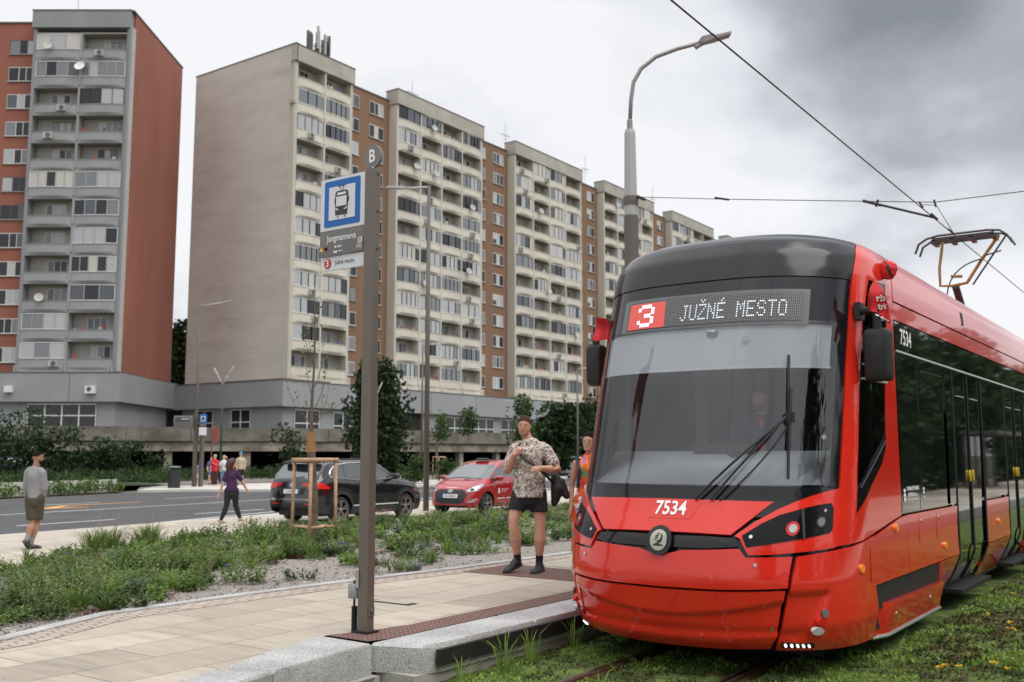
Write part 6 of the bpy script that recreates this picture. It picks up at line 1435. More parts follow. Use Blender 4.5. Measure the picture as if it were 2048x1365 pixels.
def build_person(label, px, d, z0, J, sc, skin, top, bottom, hair, face=None, vox=.013, short=True, sleeve='short', legs='long', shoes=(None, None), female=False, hair_style='short', headyaw=0, group=None, beard=False, chest=1.0, sockm=None, hands=(.5, .5), tops=None, hat=None, headtilt=0, tshirt_len=0.0, extra=None):
    o, q, r, u = person(label, px, d, z0, J, sc, group=group)
    fwd = -u if 'facing' not in J else Vector(q['facing']).normalized(); sd = fwd.cross(UP); k = sc
    B = MB(); ang = math.atan2(fwd.y, fwd.x)-PI/2
    hs = .235*k; hd = q['head']; T = head_mesh(B, hd, hs, ang+headyaw, headtilt)
    nk = q['neck']; sl, sr, hl_, hr_ = q['shl'], q['shr'], q['hipl'], q['hipr']; pel = (hl_+hr_)/2; ch = nk*.72+pel*.28; ws = nk*.38+pel*.62
    sw = (sl-sr).length/2; wide = (sl-sr).normalized()
    fn = wide.cross(UP).normalized(); 
    if fn.dot(fwd) < 0: fn = -fn
    neckr = .058*k if not female else .046*k
    limb(B, [nk-UP*.04*k, hd-UP*.07*k-fwd*.015*k], [neckr*1.15, neckr*.95], fwd=fn)
    def torso(b, g=0, hem=0):
        cw = (sw*.92*(.86 if chest > 1.1 and chest < 1.2 else 1)+g); dp = (.115*k*chest+g)
        limb(b, [nk-UP*.035*k, nk-UP*.10*k, ch, ws, pel+UP*.02*k], [(sw*.55+g, .075*k+g), (cw*.97, dp*.92), (cw*.92, dp*1.08), ((.80*(.86 if 1.1 < chest < 1.2 else 1) if not female else .68)*sw+g, dp*.9), (sw*.80+g if not female else sw*.9+g, dp*.95)], fwd=fn, n=16)
    torso(B)
    A = {}
    for s in 'lr':
        sh_, el, wr = q['sh'+s], q['el'+s], q['wr'+s]
        up_r = (.058 if not female else .043)*k*(1 if chest < 1.1 else 1.15); 
        limb(B, [sh_, sh_*.5+el*.5, el, el*.6+wr*.4, wr], [up_r*1.05, up_r*.98, up_r*.78, up_r*.80, up_r*.5], n=10)
        hi, kn, an = q['hip'+s], q['kn'+s], q['an'+s]; th = (.088 if not female else .082)*k*(1.1 if chest > 1.1 else 1)
        limb(B, [hi, hi*.5+kn*.5, kn+UP*.05*k, kn-UP*.04*k, kn*.62+an*.38, an*.85+kn*.15, an], [th, th*.88, th*.66, th*.62, th*.76, th*.42, th*.40], n=12)
        to = q['to'+s]; he = q['he'+s]
        if shoes[0]: limb(B, [an, he*.6+to*.4+UP*.04*k], [.035*k, .03*k], n=8)
        hdv = q.get('hd'+s); hdv = hdv if hdv is not None else (wr-el)
        nrm = q.get('hu'+s); nrm = nrm if nrm is not None else (sd if s == 'r' else -sd)
        hand(B, wr, hdv, nrm, k*1.02, hands[0 if s == 'l' else 1], 1 if s == 'r' else -1)
    body = remeshed(B, 'body', skin, o, vox*.8)
    face_bits(T, o, body, brow=hair if hair_style != 'none' else hair_br)
    # top
    if top:
        b = MB(); g = .022*k; torso(b, g)
        if tshirt_len: limb(b, [ws, pel-UP*.0*k, pel-UP*tshirt_len*.4*k], [(sw*.93+g, .13*k), (sw*.97+g, .15*k), (sw*1.02+g, .155*k)], fwd=fn, n=16, flat=1)
        for s in 'lr':
            sh_, el, wr = q['sh'+s], q['el'+s], q['wr'+s]; up_r = (.058 if not female else .043)*k+g*.9
            if sleeve == 'short': limb(b, [nk*.3+sh_*.7, sh_, sh_*.35+el*.65], [up_r*.95, up_r*1.0, up_r*1.05], n=10)
            elif sleeve == 'long': limb(b, [nk*.3+sh_*.7, sh_, el, wr*.96+el*.04], [up_r*1.1, up_r*1.1, up_r*.95, up_r*.72], n=10)
            elif sleeve == 'none': limb(b, [nk*.5+sh_*.5, sh_], [up_r*.8, up_r*.7], n=10)
        remeshed(b, 'shirt' if not female else 'top', top, o, vox)
    if bottom and legs != 'dress':
        b = MB(); g = .018*k
        limb(b, [pel+UP*.07*k, pel, pel-UP*.08*k], [(sw*.74+g, .10*k+g), (sw*.82+g, .11*k+g), (sw*.84+g, .12*k+g)], fwd=fn, n=16)
        for s in 'lr':
            hi, kn, an = q['hip'+s], q['kn'+s], q['an'+s]; th = (.088 if not female else .082)*k+g
            if legs == 'shorts': limb(b, [hi, hi*.7+kn*.3, hi*.42+kn*.58], [th*.96, th*.96, th*1.0], n=12, flat=1)
            elif legs == 'kneeshorts': limb(b, [hi, hi*.5+kn*.5, hi*.08+kn*.92], [th*1.0, th*.95, th*.92], n=12, flat=1)
            elif legs == 'leggings': limb(b, [hi, hi*.5+kn*.5, kn, kn*.62+an*.38, an+UP*.03*k], [th*1.0, th*.86, th*.64, th*.68, th*.45], n=12)
            else: limb(b, [hi, hi*.5+kn*.5, kn, kn*.5+an*.5, an+UP*.0], [th*1.08, th*1.0, th*.85, th*.8, th*.7], n=12)
        remeshed(b, 'shorts' if 'shorts' in legs else 'trousers', bottom, o, vox)
    if legs == 'dress':
        b = MB(); g = .02*k; torso(b, g); mid = (q['knl']+q['knr'])/2
        limb(b, [ws, pel, pel*.45+mid*.55, mid-UP*.22*k], [(sw*.72+g, .11*k), (sw*1.02+g, .14*k), (sw*1.1+g, .16*k), (sw*1.15+g, .17*k)], fwd=fn, n=16)
        remeshed(b, 'dress', bottom, o, vox)
    # socks and shoes
    if shoes[0]:
        for s in 'lr':
            he, to, an = q['he'+s], q['to'+s], q['an'+s]
            if sockm: b = MB(); kn = q['kn'+s]; limb(b, [an*.80+kn*.20, an, he*.6+to*.4+UP*.05*k], [.047*k, .045*k, .045*k], n=10); remeshed(b, 'sock', sockm, o, vox)
            b = MB(); so = MB(); shoe(b, so, he, to, shoes[0], h=.105*k, w=.05*k); p = b.build('shoe', None, o, angle=60); so.build('sole', shoes[1], p)
    # hair
    b = MB(); R = Matrix.Rotation(ang+headyaw, 3, 'Z')@Matrix.Rotation(headtilt, 3, 'X'); Th = lambda x, y, z: hd+R@Vector((x, y, z))*hs
    if hair_style in ('short', 'long', 'pony', 'fade', 'bun'):
        rings = []
        lo = {'short': .0, 'fade': .12, 'long': -.25, 'pony': -.1, 'bun': -.1}[hair_style]
        for i in range(9):
            t = i/8; z = lo+(.53-lo)*math.sin(t*PI/2)
            ring = []
            for a in [2*PI*j/20 for j in range(20)]:
                fr_ = max(0, math.sin(a)); zz = z+(fr_**.6)*max(0, (.24 if hair_style == 'short' else .30)-lo)*(1-t)*1.0
                rr = math.sqrt(max(0, 1-((zz-.02)/.56)**2)); ring.append(Th(.362*rr*math.cos(a), -.03+.452*rr*math.sin(a), zz))
            rings.append(ring)
        b.loft(rings, hair, cap=True)
        if hair_style == 'long': limb(b, [Th(0, -.25, .1), Th(0, -.36, -.3), Th(0, -.38, -.75), Th(.0, -.36, -1.25)], [.10*k, .10*k, .07*k, .03*k])
        if hair_style == 'pony': limb(b, [Th(0, -.4, .15), Th(0, -.6, .05), Th(0, -.6, -.4)], [.035*k, .05*k, .02*k])
        if hair_style == 'bun': limb(b, [Th(0, -.35, .3), Th(0, -.5, .35)], [.05*k, .055*k])
        b.mats = []; b.m = [0]*len(b.f); remeshed(b, 'hair', hair, o, vox*.8, 1)
    if beard:
        b = MB(); rings = []
        for z, w, dd, y0 in ((-.53, .07, .10, .22), (-.50, .15, .18, .18), (-.42, .225, .265, .095), (-.32, .265, .31, .06), (-.22, .285, .335, .04)):
            rings.append([Th((w+.018)*math.cos(a), y0+(dd+.022)*math.sin(a), z) for a in [PI*j/12 for j in range(13)]])
        b.loft(rings, beard if beard is not True else hair, cap=False, closed=False)
        b.build('beard', None, o, smooth=True)
    if hat:
        b = MB(); rings = [[Th(.37*c_*math.cos(a), -.03+.46*c_*math.sin(a), z) for a in [2*PI*j/16 for j in range(16)]] for z, c_ in ((.14, 1), (.3, .97), (.45, .75), (.55, .35), (.57, .05))]
        b.loft(rings, hat); b.add([Th(-.28, .36, .16), Th(.28, .36, .16), Th(.2, .72, .12), Th(-.2, .72, .12)], [(0, 1, 2, 3)], hat); b.build('cap', None, o, smooth=True)
    if extra: extra(o, q, r, u, T, k, fn, vox)
    return o
def camo():
    m = bpy.data.materials.new('leaf_print_shirt'); m.use_nodes = True; nt = m.node_tree; b = nt.nodes['Principled BSDF']; b.inputs['Roughness'].default_value = .9
    g = N(nt, 'ShaderNodeNewGeometry'); v = N(nt, 'ShaderNodeTexNoise'); v.inputs['Scale'].default_value = 28; v.inputs['Detail'].default_value = 3; v.inputs['Roughness'].default_value = .7; v.inputs['Distortion'].default_value = 1.2; LK(nt, g.outputs['Position'], v.inputs['Vector'])
    r = ramp(nt, v.outputs[0], [(.40, (.12, .085, .065)), (.46, (.25, .195, .16)), (.53, (.50, .46, .41)), (.60, (.66, .63, .58))]); r.color_ramp.interpolation = 'LINEAR'
    LK(nt, r.outputs[0], b.inputs['Base Color']); return m
def floral():
    m = bpy.data.materials.new('floral_dress_print'); m.use_nodes = True; nt = m.node_tree; b = nt.nodes['Principled BSDF']; b.inputs['Roughness'].default_value = .85
    g = N(nt, 'ShaderNodeNewGeometry'); v = N(nt, 'ShaderNodeTexVoronoi'); v.inputs['Scale'].default_value = 19; LK(nt, g.outputs['Position'], v.inputs['Vector'])
    sp = N(nt, 'ShaderNodeSeparateColor'); LK(nt, v.outputs['Color'], sp.inputs[0])
    r = ramp(nt, sp.outputs[0], [(0, (.75, .10, .01)), (.35, (.85, .22, .02)), (.52, (.75, .66, .70)), (.66, (.45, .18, .42)), (.75, (.7, .03, .03)), (.88, (.12, .27, .08))]); r.color_ramp.interpolation = 'CONSTANT'
    LK(nt, r.outputs[0], b.inputs['Base Color']); return m
m_bshoe = mat('black_shoe', (.012, .012, .012), .6); m_bsole = mat('black_sole', (.02, .02, .02), .7); m_bcloth = mat('black_cloth', (.010, .010, .013), .9); m_bsock = mat('black_sock', (.012, .012, .014), .95)
# --- main man: walks towards the camera, looks to the picture's left, holds his bag strap
def bag(o, q, r, u, T, k, fn, vox):
    b = MB(); m = mat('black_bag', (.012, .012, .013), .6)
    p = [q['strap0'], q['strap1'], q['wrl']+UP*.015, q['wrr']-r*.02+UP*.0, q['bag']+UP*.12]
    P = [q['strap0'], q['strap1'], q['strap2'], q['strap3'], q['strap4']]
    rg_ = []
    for a in P: 
        rg_.append([a-r*.018*k+UP*.016*k, a+r*.018*k-UP*.0*k+UP*.02*k, a+r*.022*k-UP*.018*k-u*.008, a-r*.016*k-UP*.02*k-u*.008])
    b.tube(P, .02*k, m, 6, flat=.5); s = b.build('strap', None, o, smooth=True)
    b = MB(); c = q['bag']; rg2 = random.Random(4)
    limb(b, [c+UP*.13*k-r*.03, c+UP*.02*k, c-UP*.13*k-r*.04], [(.06*k, .09*k), (.09*k, .12*k), (.05*k, .08*k)], fwd=u)
    limb(b, [c+r*.04*k+UP*.1*k, c+r*.10*k-UP*.06*k], [(.045*k, .06*k), (.04*k, .06*k)])
    remeshed(b, 'bag', m, o, .012)
MAN = dict(head=(-.045, 1.745, 0), neck=(.02, 1.56, .02), shl=(-.155, 1.47, -.02), shr=(.215, 1.455, .06), ell=(-.255, 1.19, -.03), wrl=(-.165, 1.40, -.20), elr=(.35, 1.21, -.03), wrr=(.155, 1.235, -.24),
    hipl=(-.10, .94, 0), hipr=(.125, .93, .02), knl=(-.175, .57, -.08), knr=(.14, .55, .0), anl=(-.125, .13, .02), anr=(.13, .11, .03), hel=(-.095, .075, .06), tol=(-.285, .005, -.17), her=(.165, .0, .09), tor=(.05, .0, -.22),
    facing=(-.35, 0, -1), hdl=(.55, .65, -.1), hul=(-.3, .2, -1), hdr=(-1, -.05, -.05), hur=(.1, .5, -1),
    strap0=(-.09, 1.56, .0), strap1=(-.115, 1.50, -.11), strap2=(-.07, 1.36, -.20), strap3=(.12, 1.24, -.20), strap4=(.30, 1.06, -.02), bag=(.36, .97, .08))
build_person('tall man in brown printed shirt and black shorts walking with a black shoulder bag', 1056, 13.1, .30, MAN, 1.08, skin1, camo(), m_bcloth, hair_br, vox=.012, legs='shorts', shoes=(m_bshoe, m_bsole), sockm=m_bsock, headyaw=.15, chest=1.12, beard=mat('stubble', (.36, .19, .125), .8), tshirt_len=.12, hands=(1.1, .75), extra=bag)
# --- woman in the floral dress, half hidden by the tram
def pack(o, q, r, u, T, k, fn, vox):
    b = MB(); limb(b, [q['neck']-UP*.1*k+u*.2*k, q['neck']-UP*.42*k+u*.2*k], [(.15*k, .09*k), (.15*k, .11*k)], fwd=u); remeshed(b, 'backpack', mat('navy_bag', (.03, .035, .06), .8), o, .014)
    b = MB(); s = q['shl']; b.tube([s+UP*.06*k+u*.08, s+UP*.07*k-u*.0, s-UP*.08*k-u*.12*k+r*.04*k, s-UP*.30*k-u*.08*k+r*.02], .022*k, mat('navy_bag', (0, 0, 0)), 6, flat=.5); b.build('strap', None, o)
WOM = dict(head=(.02, 1.58, 0), neck=(.03, 1.40, .02), shl=(-.14, 1.32, 0), shr=(.2, 1.31, .03), ell=(-.20, 1.03, .02), wrl=(-.205, .78, -.06), elr=(.26, 1.03, .04), wrr=(.27, .80, 0), hipl=(-.07, .86, 0), hipr=(.10, .86, 0), knl=(-.09, .46, -.04), knr=(.10, .47, .05), anl=(-.06, .09, .02), anr=(.12, .12, .15), hel=(-.02, 0, .05), tol=(-.19, 0, -.10), her=(.12, .06, .2), tor=(.08, .0, -.0), facing=(-.45, 0, -1))
build_person('woman in an orange floral dress with a dark backpack, half hidden by the tram front', 1173, 13.2, .30, WOM, 1.06, skin1, None, floral(), hair_dk, vox=.013, legs='dress', female=True, hair_style='bun', shoes=(mat('beige_shoe', (.36, .29, .22), .8), mat('white_sole', (.6, .6, .58), .7)), headyaw=.1, hands=(.4, .4), extra=pack)
# --- man in the grey sweater, from behind
GM = dict(head=(.04, 1.66, .0), neck=(.0, 1.48, 0), shl=(-.10, 1.40, .06), shr=(.115, 1.39, -.06), ell=(-.125, 1.12, .1), wrl=(-.10, .90, .18), elr=(.165, 1.10, -.04), wrr=(.155, .88, .06), hipl=(-.05, .92, .02), hipr=(.09, .92, -.02), knl=(-.0, .50, -.02), knr=(.085, .50, .07), anl=(-.07, .19, -.16), anr=(-.0, .10, .0), hel=(-.13, .16, -.17), tol=(-.04, .02, -.10), her=(-.055, .0, -.02), tor=(.17, 0, .12), facing=(.75, 0, .75))
build_person('man in a grey sweater and olive shorts seen from behind at the left edge', 84, 18.95, .055, GM, 1.02, skin2, mat('grey_sweater', (.24, .24, .245), .95, var=.08, scale=40, bump=.3, bscale=120), mat('olive_shorts', (.055, .05, .03), .9), hair_dk, vox=.014, legs='kneeshorts', sleeve='long', shoes=(m_bshoe, m_bsole), headyaw=-.7, hair_style='fade', beard=hair_dk, tshirt_len=.0, hands=(.5, .5), sockm=mat('grey_sock', (.2, .2, .2), .9))
# --- woman in purple, striding away
PW = dict(head=(.01, 1.50, 0), neck=(.0, 1.34, 0), shl=(-.115, 1.26, .02), shr=(.12, 1.26, .0), ell=(-.20, 1.0, .0), wrl=(-.285, .76, -.02), elr=(.27, 1.02, .05), wrr=(.375, .83, .12), hipl=(-.07, .83, 0), hipr=(.09, .83, 0), knl=(-.10, .45, .0), knr=(.12, .45, .08), anl=(-.22, .09, .0), anr=(.23, .12, .12), hel=(-.27, .0, -.02), tol=(-.08, 0, .1), her=(.20, .03, .04), tor=(.36, .02, .24), facing=(.55, 0, .8))
build_person('woman in a purple top and black leggings striding away on the pavement', 472, 25.75, .055, PW, 1.03, skin1, mat('purple_top', (.045, .012, .055), .9), mat('black_leggings', (.012, .012, .014), .85), mat('hair_auburn', (.045, .018, .012), .6), vox=.015, legs='leggings', female=True, hair_style='long', headyaw=-.5, shoes=(mat('tan_shoe', (.30, .23, .12), .8), mat('white_sole', (.6, .6, .58), .7)), hands=(.4, .4), tshirt_len=.02)
# --- the driver
DR = dict(head=(0, .93, 0), neck=(.02, .75, .03), shl=(-.20, .66, 0), shr=(.22, .66, .06), ell=(-.30, .40, -.12), wrl=(-.24, .33, -.38), elr=(.33, .38, -.05), wrr=(.22, .30, -.32), hipl=(-.1, .05, 0), hipr=(.1, .05, 0), knl=(-.12, .08, -.42), knr=(.12, .08, -.42), anl=(-.12, -.3, -.45), anr=(.12, -.3, -.45), hel=(-.12, -.38, -.4), tol=(-.12, -.38, -.65), her=(.12, -.38, -.4), tor=(.12, -.38, -.65), facing=(-.9, 0, -.75))
def tie(o, q, r, u, T, k, fn, vox):
    b = MB(); n0 = q['neck']; b.add([n0+(-u*.115-r*.035-UP*.01)*k, n0+(-u*.115+r*.0-UP*.01)*k, n0+(-u*.16+r*.012-UP*.34)*k, n0+(-u*.16-r*.055-UP*.34)*k, n0+(-u*.15-r*.02-UP*.39)*k], [(0, 1, 2, 3), (3, 2, 4)], mat('red_tie', (.5, .03, .06), .7)); b.build('tie', None, o)
dv = build_person('tram driver in a dark shirt and red tie, sitting behind the windscreen and looking aside', 1518, 9.55, 1.45, DR, .95, skin2, mat('navy_shirt', (.02, .025, .05), .8), mat('navy_shirt', (0, 0, 0)), hair_dk, vox=.016, sleeve='long', legs='long', hair_style='fade', headyaw=.1, beard=mat('stubble_dark', (.06, .035, .025), .7), extra=tie)
# --- small figures at the far stop
ST = dict(head=(0, 1.60, 0), neck=(0, 1.43, .0), shl=(-.17, 1.34, 0), shr=(.17, 1.34, 0), ell=(-.23, 1.08, .0), wrl=(-.20, .86, -.08), elr=(.23, 1.08, 0), wrr=(.20, .86, -.08), hipl=(-.08, .85, 0), hipr=(.08, .85, 0), knl=(-.09, .46, -.02), knr=(.09, .46, .02), anl=(-.09, .09, 0), anr=(.09, .09, .03), hel=(-.09, 0, .05), tol=(-.1, 0, -.17), her=(.09, 0, .07), tor=(.1, 0, -.13), facing=(0, 0, -1))
def st(**k): d = dict(ST); d.update(k); return d
kw = dict(vox=.03)
red_t = mat('red_shirt', (.5, .02, .035), .9)
build_person('older woman in a red shirt and maroon trousers at the far stop', 438, 55, .13, st(elr=(.2, 1.1, -.12), wrr=(-.05, 1.22, -.25), facing=(-.6, 0, -.6)), 1.0, skin3, red_t, mat('maroon_trousers', (.06, .012, .02), .9), mat('hair_grey', (.38, .36, .33), .7), legs='long', female=True, shoes=(mat('beige_shoe', (0, 0, 0)), mat('white_sole', (0, 0, 0))), tshirt_len=.1, **kw)
build_person('woman in a white T-shirt and blue jeans with blond ponytail at the far stop', 456, 56, .13, st(elr=(.18, 1.1, -.1), wrr=(-.08, 1.1, -.25), facing=(-.9, 0, -.3)), .97, skin3, mat('white_shirt', (.6, .6, .62), .9), mat('light_jeans', (.14, .2, .3), .9), hair_bl, legs='long', female=True, hair_style='pony', shoes=(m_bshoe, m_bsole), **kw)
build_person('man in a beige shirt, black shorts and light blue cap at the far stop', 489, 57, .13, st(), 1.08, skin3, mat('beige_shirt', (.42, .36, .27), .9), m_bcloth, hair_dk, legs='kneeshorts', hat=mat('blue_cap', (.05, .3, .5), .8), chest=1.25, shoes=(m_bshoe, m_bsole), **kw)
build_person('small child in a denim jacket and pink cap at the far stop', 408, 56, .13, st(), .78, skin3, mat('denim', (.12, .22, .34), .9), mat('pale_shorts', (.45, .48, .5), .9), hair_br, legs='kneeshorts', sleeve='long', hat=mat('pink_cap', (.55, .25, .3), .8), shoes=(mat('white_sole', (0, 0, 0)), m_bsole), **kw)
build_person('person in blue standing behind the woman in red at the far stop', 431, 57.5, .13, st(), .93, skin3, mat('blue_shirt', (.06, .1, .25), .9), mat('blue_shirt', (0, 0, 0)), hair_br, legs='shorts', shoes=(m_bshoe, m_bsole), **kw)
# ------------------------------------------------------------------ street furniture
def PXD(px, py, d):
    v = (682.5-py)/1991; k = math.cos(PITCH)-v*math.sin(PITCH)
    p = FH*d+RT*((px-1024)/1991*d/k); return Vector((p.x, p.y, 1.8+d*(math.sin(PITCH)+v*math.cos(PITCH))/k))
def PYP(px, py, Y):
    F_ = FH*math.cos(PITCH)+UP*math.sin(PITCH); U_ = UP*math.cos(PITCH)-FH*math.sin(PITCH)
    r = F_*1991+RT*(px-1024)-U_*(py-682.5); return Vector((0, 0, 1.8))+r*(Y/r.y)
m_pole = mat('brown_anodised', (.15, .125, .105), .42, metal=.35, var=.05, scale=3)
m_sgn = mat('sign_grey', (.17, .16, .155), .5); m_sw = mat('sign_white', (.62, .63, .66), .4); m_sb = mat('sign_blue', (.0, .105, .40), .4); m_sr = mat('sign_red', (.5, .03, .03), .4); m_tx = mat('sign_text', (.75, .75, .75), .4); m_ink = mat('sign_ink', (.035, .033, .035), .5)
st_ = empty('stop_sign_post', (-6.0, 6.36, .3), label='tall brown tram stop post with blue pictogram sign, round B plate and stop name Jungmannova', cat='stop sign')
b = MB(); x0, x1, y0, y1 = -6.075, -5.965, 6.32, 6.41
b.loft([[(x0+6.0+c*(x1-x0) if 0 else (x0 if c == 0 else x1), (y0 if e == 0 else y1), z) for c, e in ((0, 0), (1, 0), (1, 1), (0, 1))] for z in (.3, 4.34)], m_pole)
po = b.build('post', m_pole, st_); mdb = po.modifiers.new('b', 'BEVEL'); mdb.width = .006; mdb.segments = 2
for z in (4.29, 3.95, 3.61): b = MB(); b.lathe([(.016, 0), (.016, .002)], (x1+.0005, 6.375, z), m_ink, 12, (1, 0, 0)); b.build('bolt_hole', m_ink, st_)
b = MB(); b.box(x0-.03, x1+.03, 6.29, 6.44, .3, .325, m_rub); b.build('base_plate', m_rub, st_); b = MB(); b.box(x1, x1+.012, 6.33, 6.40, .45, .53, m_pole); b.lathe([(.018, 0), (.018, .02)], (x1+.01, 6.365, .49), m_pole, 10, (1, 0, 0)); b.build('hatch', None, st_)
mpS = planemap((0, 6.348, 0), (1, 0, 0), (0, 0, 1))   # (x, z) facing -Y
def sg_(name, poly, m, off, par, th=.002): return panel(name, poly, mpS, m, par, off, th, 0, False)
X0, X1 = -6.655, -6.095; 
bd = sg_('sign_board', [(X0, 3.61), (X1, 3.61), (X1, 4.335), (X0, 4.335)], m_sgn, 0, st_, .03)
sg_('pictogram_panel', [(X0+.004, 3.845), (X1, 3.845), (X1, 4.331), (X0+.004, 4.331)], m_sw, .003, bd)
cx_s = (X0+X1)/2; cz = 4.09
sg_('blue_frame', rrect(cx_s-.225, cx_s+.225, cz-.215, cz+.215, .02), m_sb, .006, bd); sg_('white_field', rrect(cx_s-.165, cx_s+.165, cz-.155, cz+.155, .004), m_sw, .009, bd)
def ink(poly, m=m_ink, o=.012): pic.add([mpS(cx_s+a, cz+c, o) for a, c in poly], [tuple(range(len(poly)))], m)
pic = MB()
ink([(-.08, -.115), (.07, -.12), (.078, -.03), (.082, .055), (.078, .095), (.06, .108), (-.062, .108), (-.08, .095), (-.084, .055), (-.082, -.03)])
ink([(-.058, .068), (.056, .068), (.056, .092), (-.054, .092)], m_sw, .015); ink([(-.066, -.035), (.064, -.035), (.066, .055), (-.068, .055)], m_sw, .015)
ink([(-.082, .045), (-.09, .04), (-.092, .0), (-.082, -.005)]); ink([(.082, .045), (.092, .04), (.092, .0), (.082, -.005)])
ink([(-.072, -.045), (-.03, -.07), (-.05, -.072), (-.074, -.06)], m_sw, .015); ink([(.07, -.045), (.028, -.07), (.05, -.072), (.072, -.06)], m_sw, .015)
ink([(-.05, .155), (.045, .155), (.05, .142), (.043, .149), (-.048, .149), (-.053, .142)]); ink([(-.03, .152), (-.02, .118), (-.012, .108), (-.006, .108), (-.014, .12), (-.024, .152)]); ink([(.028, .152), (.016, .118), (.008, .108), (.002, .108), (.01, .12), (.02, .152)])
for a in (-.045, .04): ink(ell(a, -.135, .009, n=8))
pic.build('tram_pictogram', None, bd)
lettering('Jungmannova', .086, mpS, m_tx, bd, 'stop_name', cx=cx_s+.0, cy=3.765, sx=.80, bold=.0012, off=.006)
sg_('route_panel', [(X0-.005, 3.60), (X1+.0, 3.61), (X1, 3.715), (X0-.005, 3.70)], mat('sign_grey_dark', (.135, .128, .124), .4), .012, bd, .012)
b = MB(); q = lambda poly, m: b.add([mpS(a, c, .016) for a, c in poly], [tuple(range(len(poly)))], m)
q([(X0+.01, 3.655), (X0+.06, 3.655), (X0+.035, 3.70)], mat('sign_yellow', (.75, .55, .02), .4)); q(ell(X0+.095, 3.675, .022, n=14), m_sr); q(ell(X0+.095, 3.675, .016, n=14), m_sw)
q(ell(X0+.215, 3.682, .012, n=10), m_tx); q(rrect(X0+.235, X0+.30, 3.683, 3.690, .001, 1), m_tx); q(rrect(X0+.235, X0+.28, 3.672, 3.678, .001, 1), m_tx); q(ell(X0+.205, 3.635, .012, n=10), m_tx); q(ell(X0+.228, 3.635, .012, n=10), m_tx); q(rrect(X0+.25, X0+.31, 3.636, 3.643, .001, 1), m_tx)
q(rrect(X1-.062, X1-.015, 3.685, 3.735, .004), m_tx); b.build('small_symbols', None, bd)
lettering('B', .05, mpS, m_ink, bd, 'zone_letter', cx=X1-.038, cy=3.71, off=.019); lettering('100', .055, mpS, m_tx, bd, 'zone_number', cx=X1-.055, cy=3.655, off=.016, sx=.9)
s2 = sg_('line_board', [(X0+.04, 3.475), (X1, 3.475), (X1, 3.60), (X0+.04, 3.60)], m_sw, -.004, st_, .02)
b = MB(); b.add([mpS(a, c, .0) for a, c in ell(X0+.105, 3.537, .046, n=24)], [tuple(range(24))], m_sr); b.build('line_disc', None, s2)
lettering('3', .085, mpS, m_tx, s2, 'line_number', cx=X0+.105, cy=3.537, off=.004, bold=.0015); lettering('Južné mesto', .058, mpS, m_ink, s2, 'line_destination', cx=X0+.32, cy=3.54, sx=.85, off=.0)
rp = MB(); rp.lathe([(.105, -.012), (.108, 0), (.105, .012)], (-6.02, 6.365, 4.455), m_sgn, 36, (0, -1, 0)); ro = rp.build('round_plate', None, st_, angle=40)
lettering('B', .165, planemap((-6.02, 6.351, 4.455), (1, 0, 0), (0, 0, 1)), m_tx, ro, 'plate_letter', bold=.004, off=.002, sx=.85)
b = MB(); b.tube([(-6.01, 6.365, 4.34), (-6.01, 6.365, 4.36)], .015, m_sil, 8); b.build('bracket', None, st_)
bx = MB(); bx.lathe([(.052, 0), (.055, .004), (.055, .118), (.052, .122)], (-6.135, 6.345, .585), mat('grey_casting', (.28, .28, .28), .5, metal=.3), 20); bx.tube([(-6.135, 6.345, .70), (-6.135, 6.345, .735)], .012, m_rub, 8); bx.box(-6.09, -6.055, 6.308, 6.318, .68, .82, m_sil)
bo = bx.build('sound_beacon', None, st_, angle=40)
b = MB(); b.tube([(-6.135, 6.345, .585), (-6.138, 6.345, .45), (-6.132, 6.345, .31)], [.01, .011, .026], m_rub, 8)
for k in range(22): b.lathe([(.024, 0), (.029, .004), (.024, .008)], (-6.132, 6.345, .305+k*.0098), m_rub, 12)
b.build('corrugated_hose', m_rub, bo)
reloc(st_)
# lamp posts and masts
m_lamp = mat('lamp_grey_paint', (.24, .235, .225), .5, metal=.3); m_lampb = mat('lamp_brown_paint', (.12, .105, .092), .55, metal=.2); m_lh = mat('lamp_head_grey', (.42, .42, .41), .4)
def lamp(label, base, H, r0, r1, arm, head=.55, m=m_lampb, am=None, group='street lamps', mast=None):
    o = empty('street_lamp', tuple(base), 0, label, 'street lamp', group)
    b = MB(); b.tube([(0, 0, 0), (0, 0, H*.5), (0, 0, H)], [r0, (r0+r1)/2, r1], m, 12); b.build('pole', None, o, smooth=True)
    for A in arm:
        b = MB(); A = [Vector(a) for a in A]; b.tube(A, r1*.7, am or m_lh, 8); b.build('arm', None, o, smooth=True)
        d = (A[-1]-A[-2]).normalized(); s = d.cross(UP).normalized(); b = MB(); c = A[-1]; u = s.cross(d)
        b.loft([[c+d*t*head+s*w*k-u*(.03 if e else -.035)*hh for k, e in ((-1, 1), (1, 1), (1, 0), (-1, 0))] for t, w, hh in ((-.05, .05, 1), (.1, .09, 1.2), (.3, .12, 1.1), (.9, .11, .9), (1, .08, .5))], am or m_lh); b.build('lamp_head', None, o)
    return o
# tall one in front of the long slab (column 855)
lb = Vector((-20.64, 24.49, .055)); e_ = PXD(778, 375, 32)-PXD(856, 372, 32)
lamp('tall thin brown street lamp standing between the black car and the red car', lb, 10.55, .095, .055, [[(0, 0, 10.5), Vector((0, 0, 10.5))+e_*.35-UP*.02, Vector((0, 0, 10.5))+e_*.62]], head=.62)
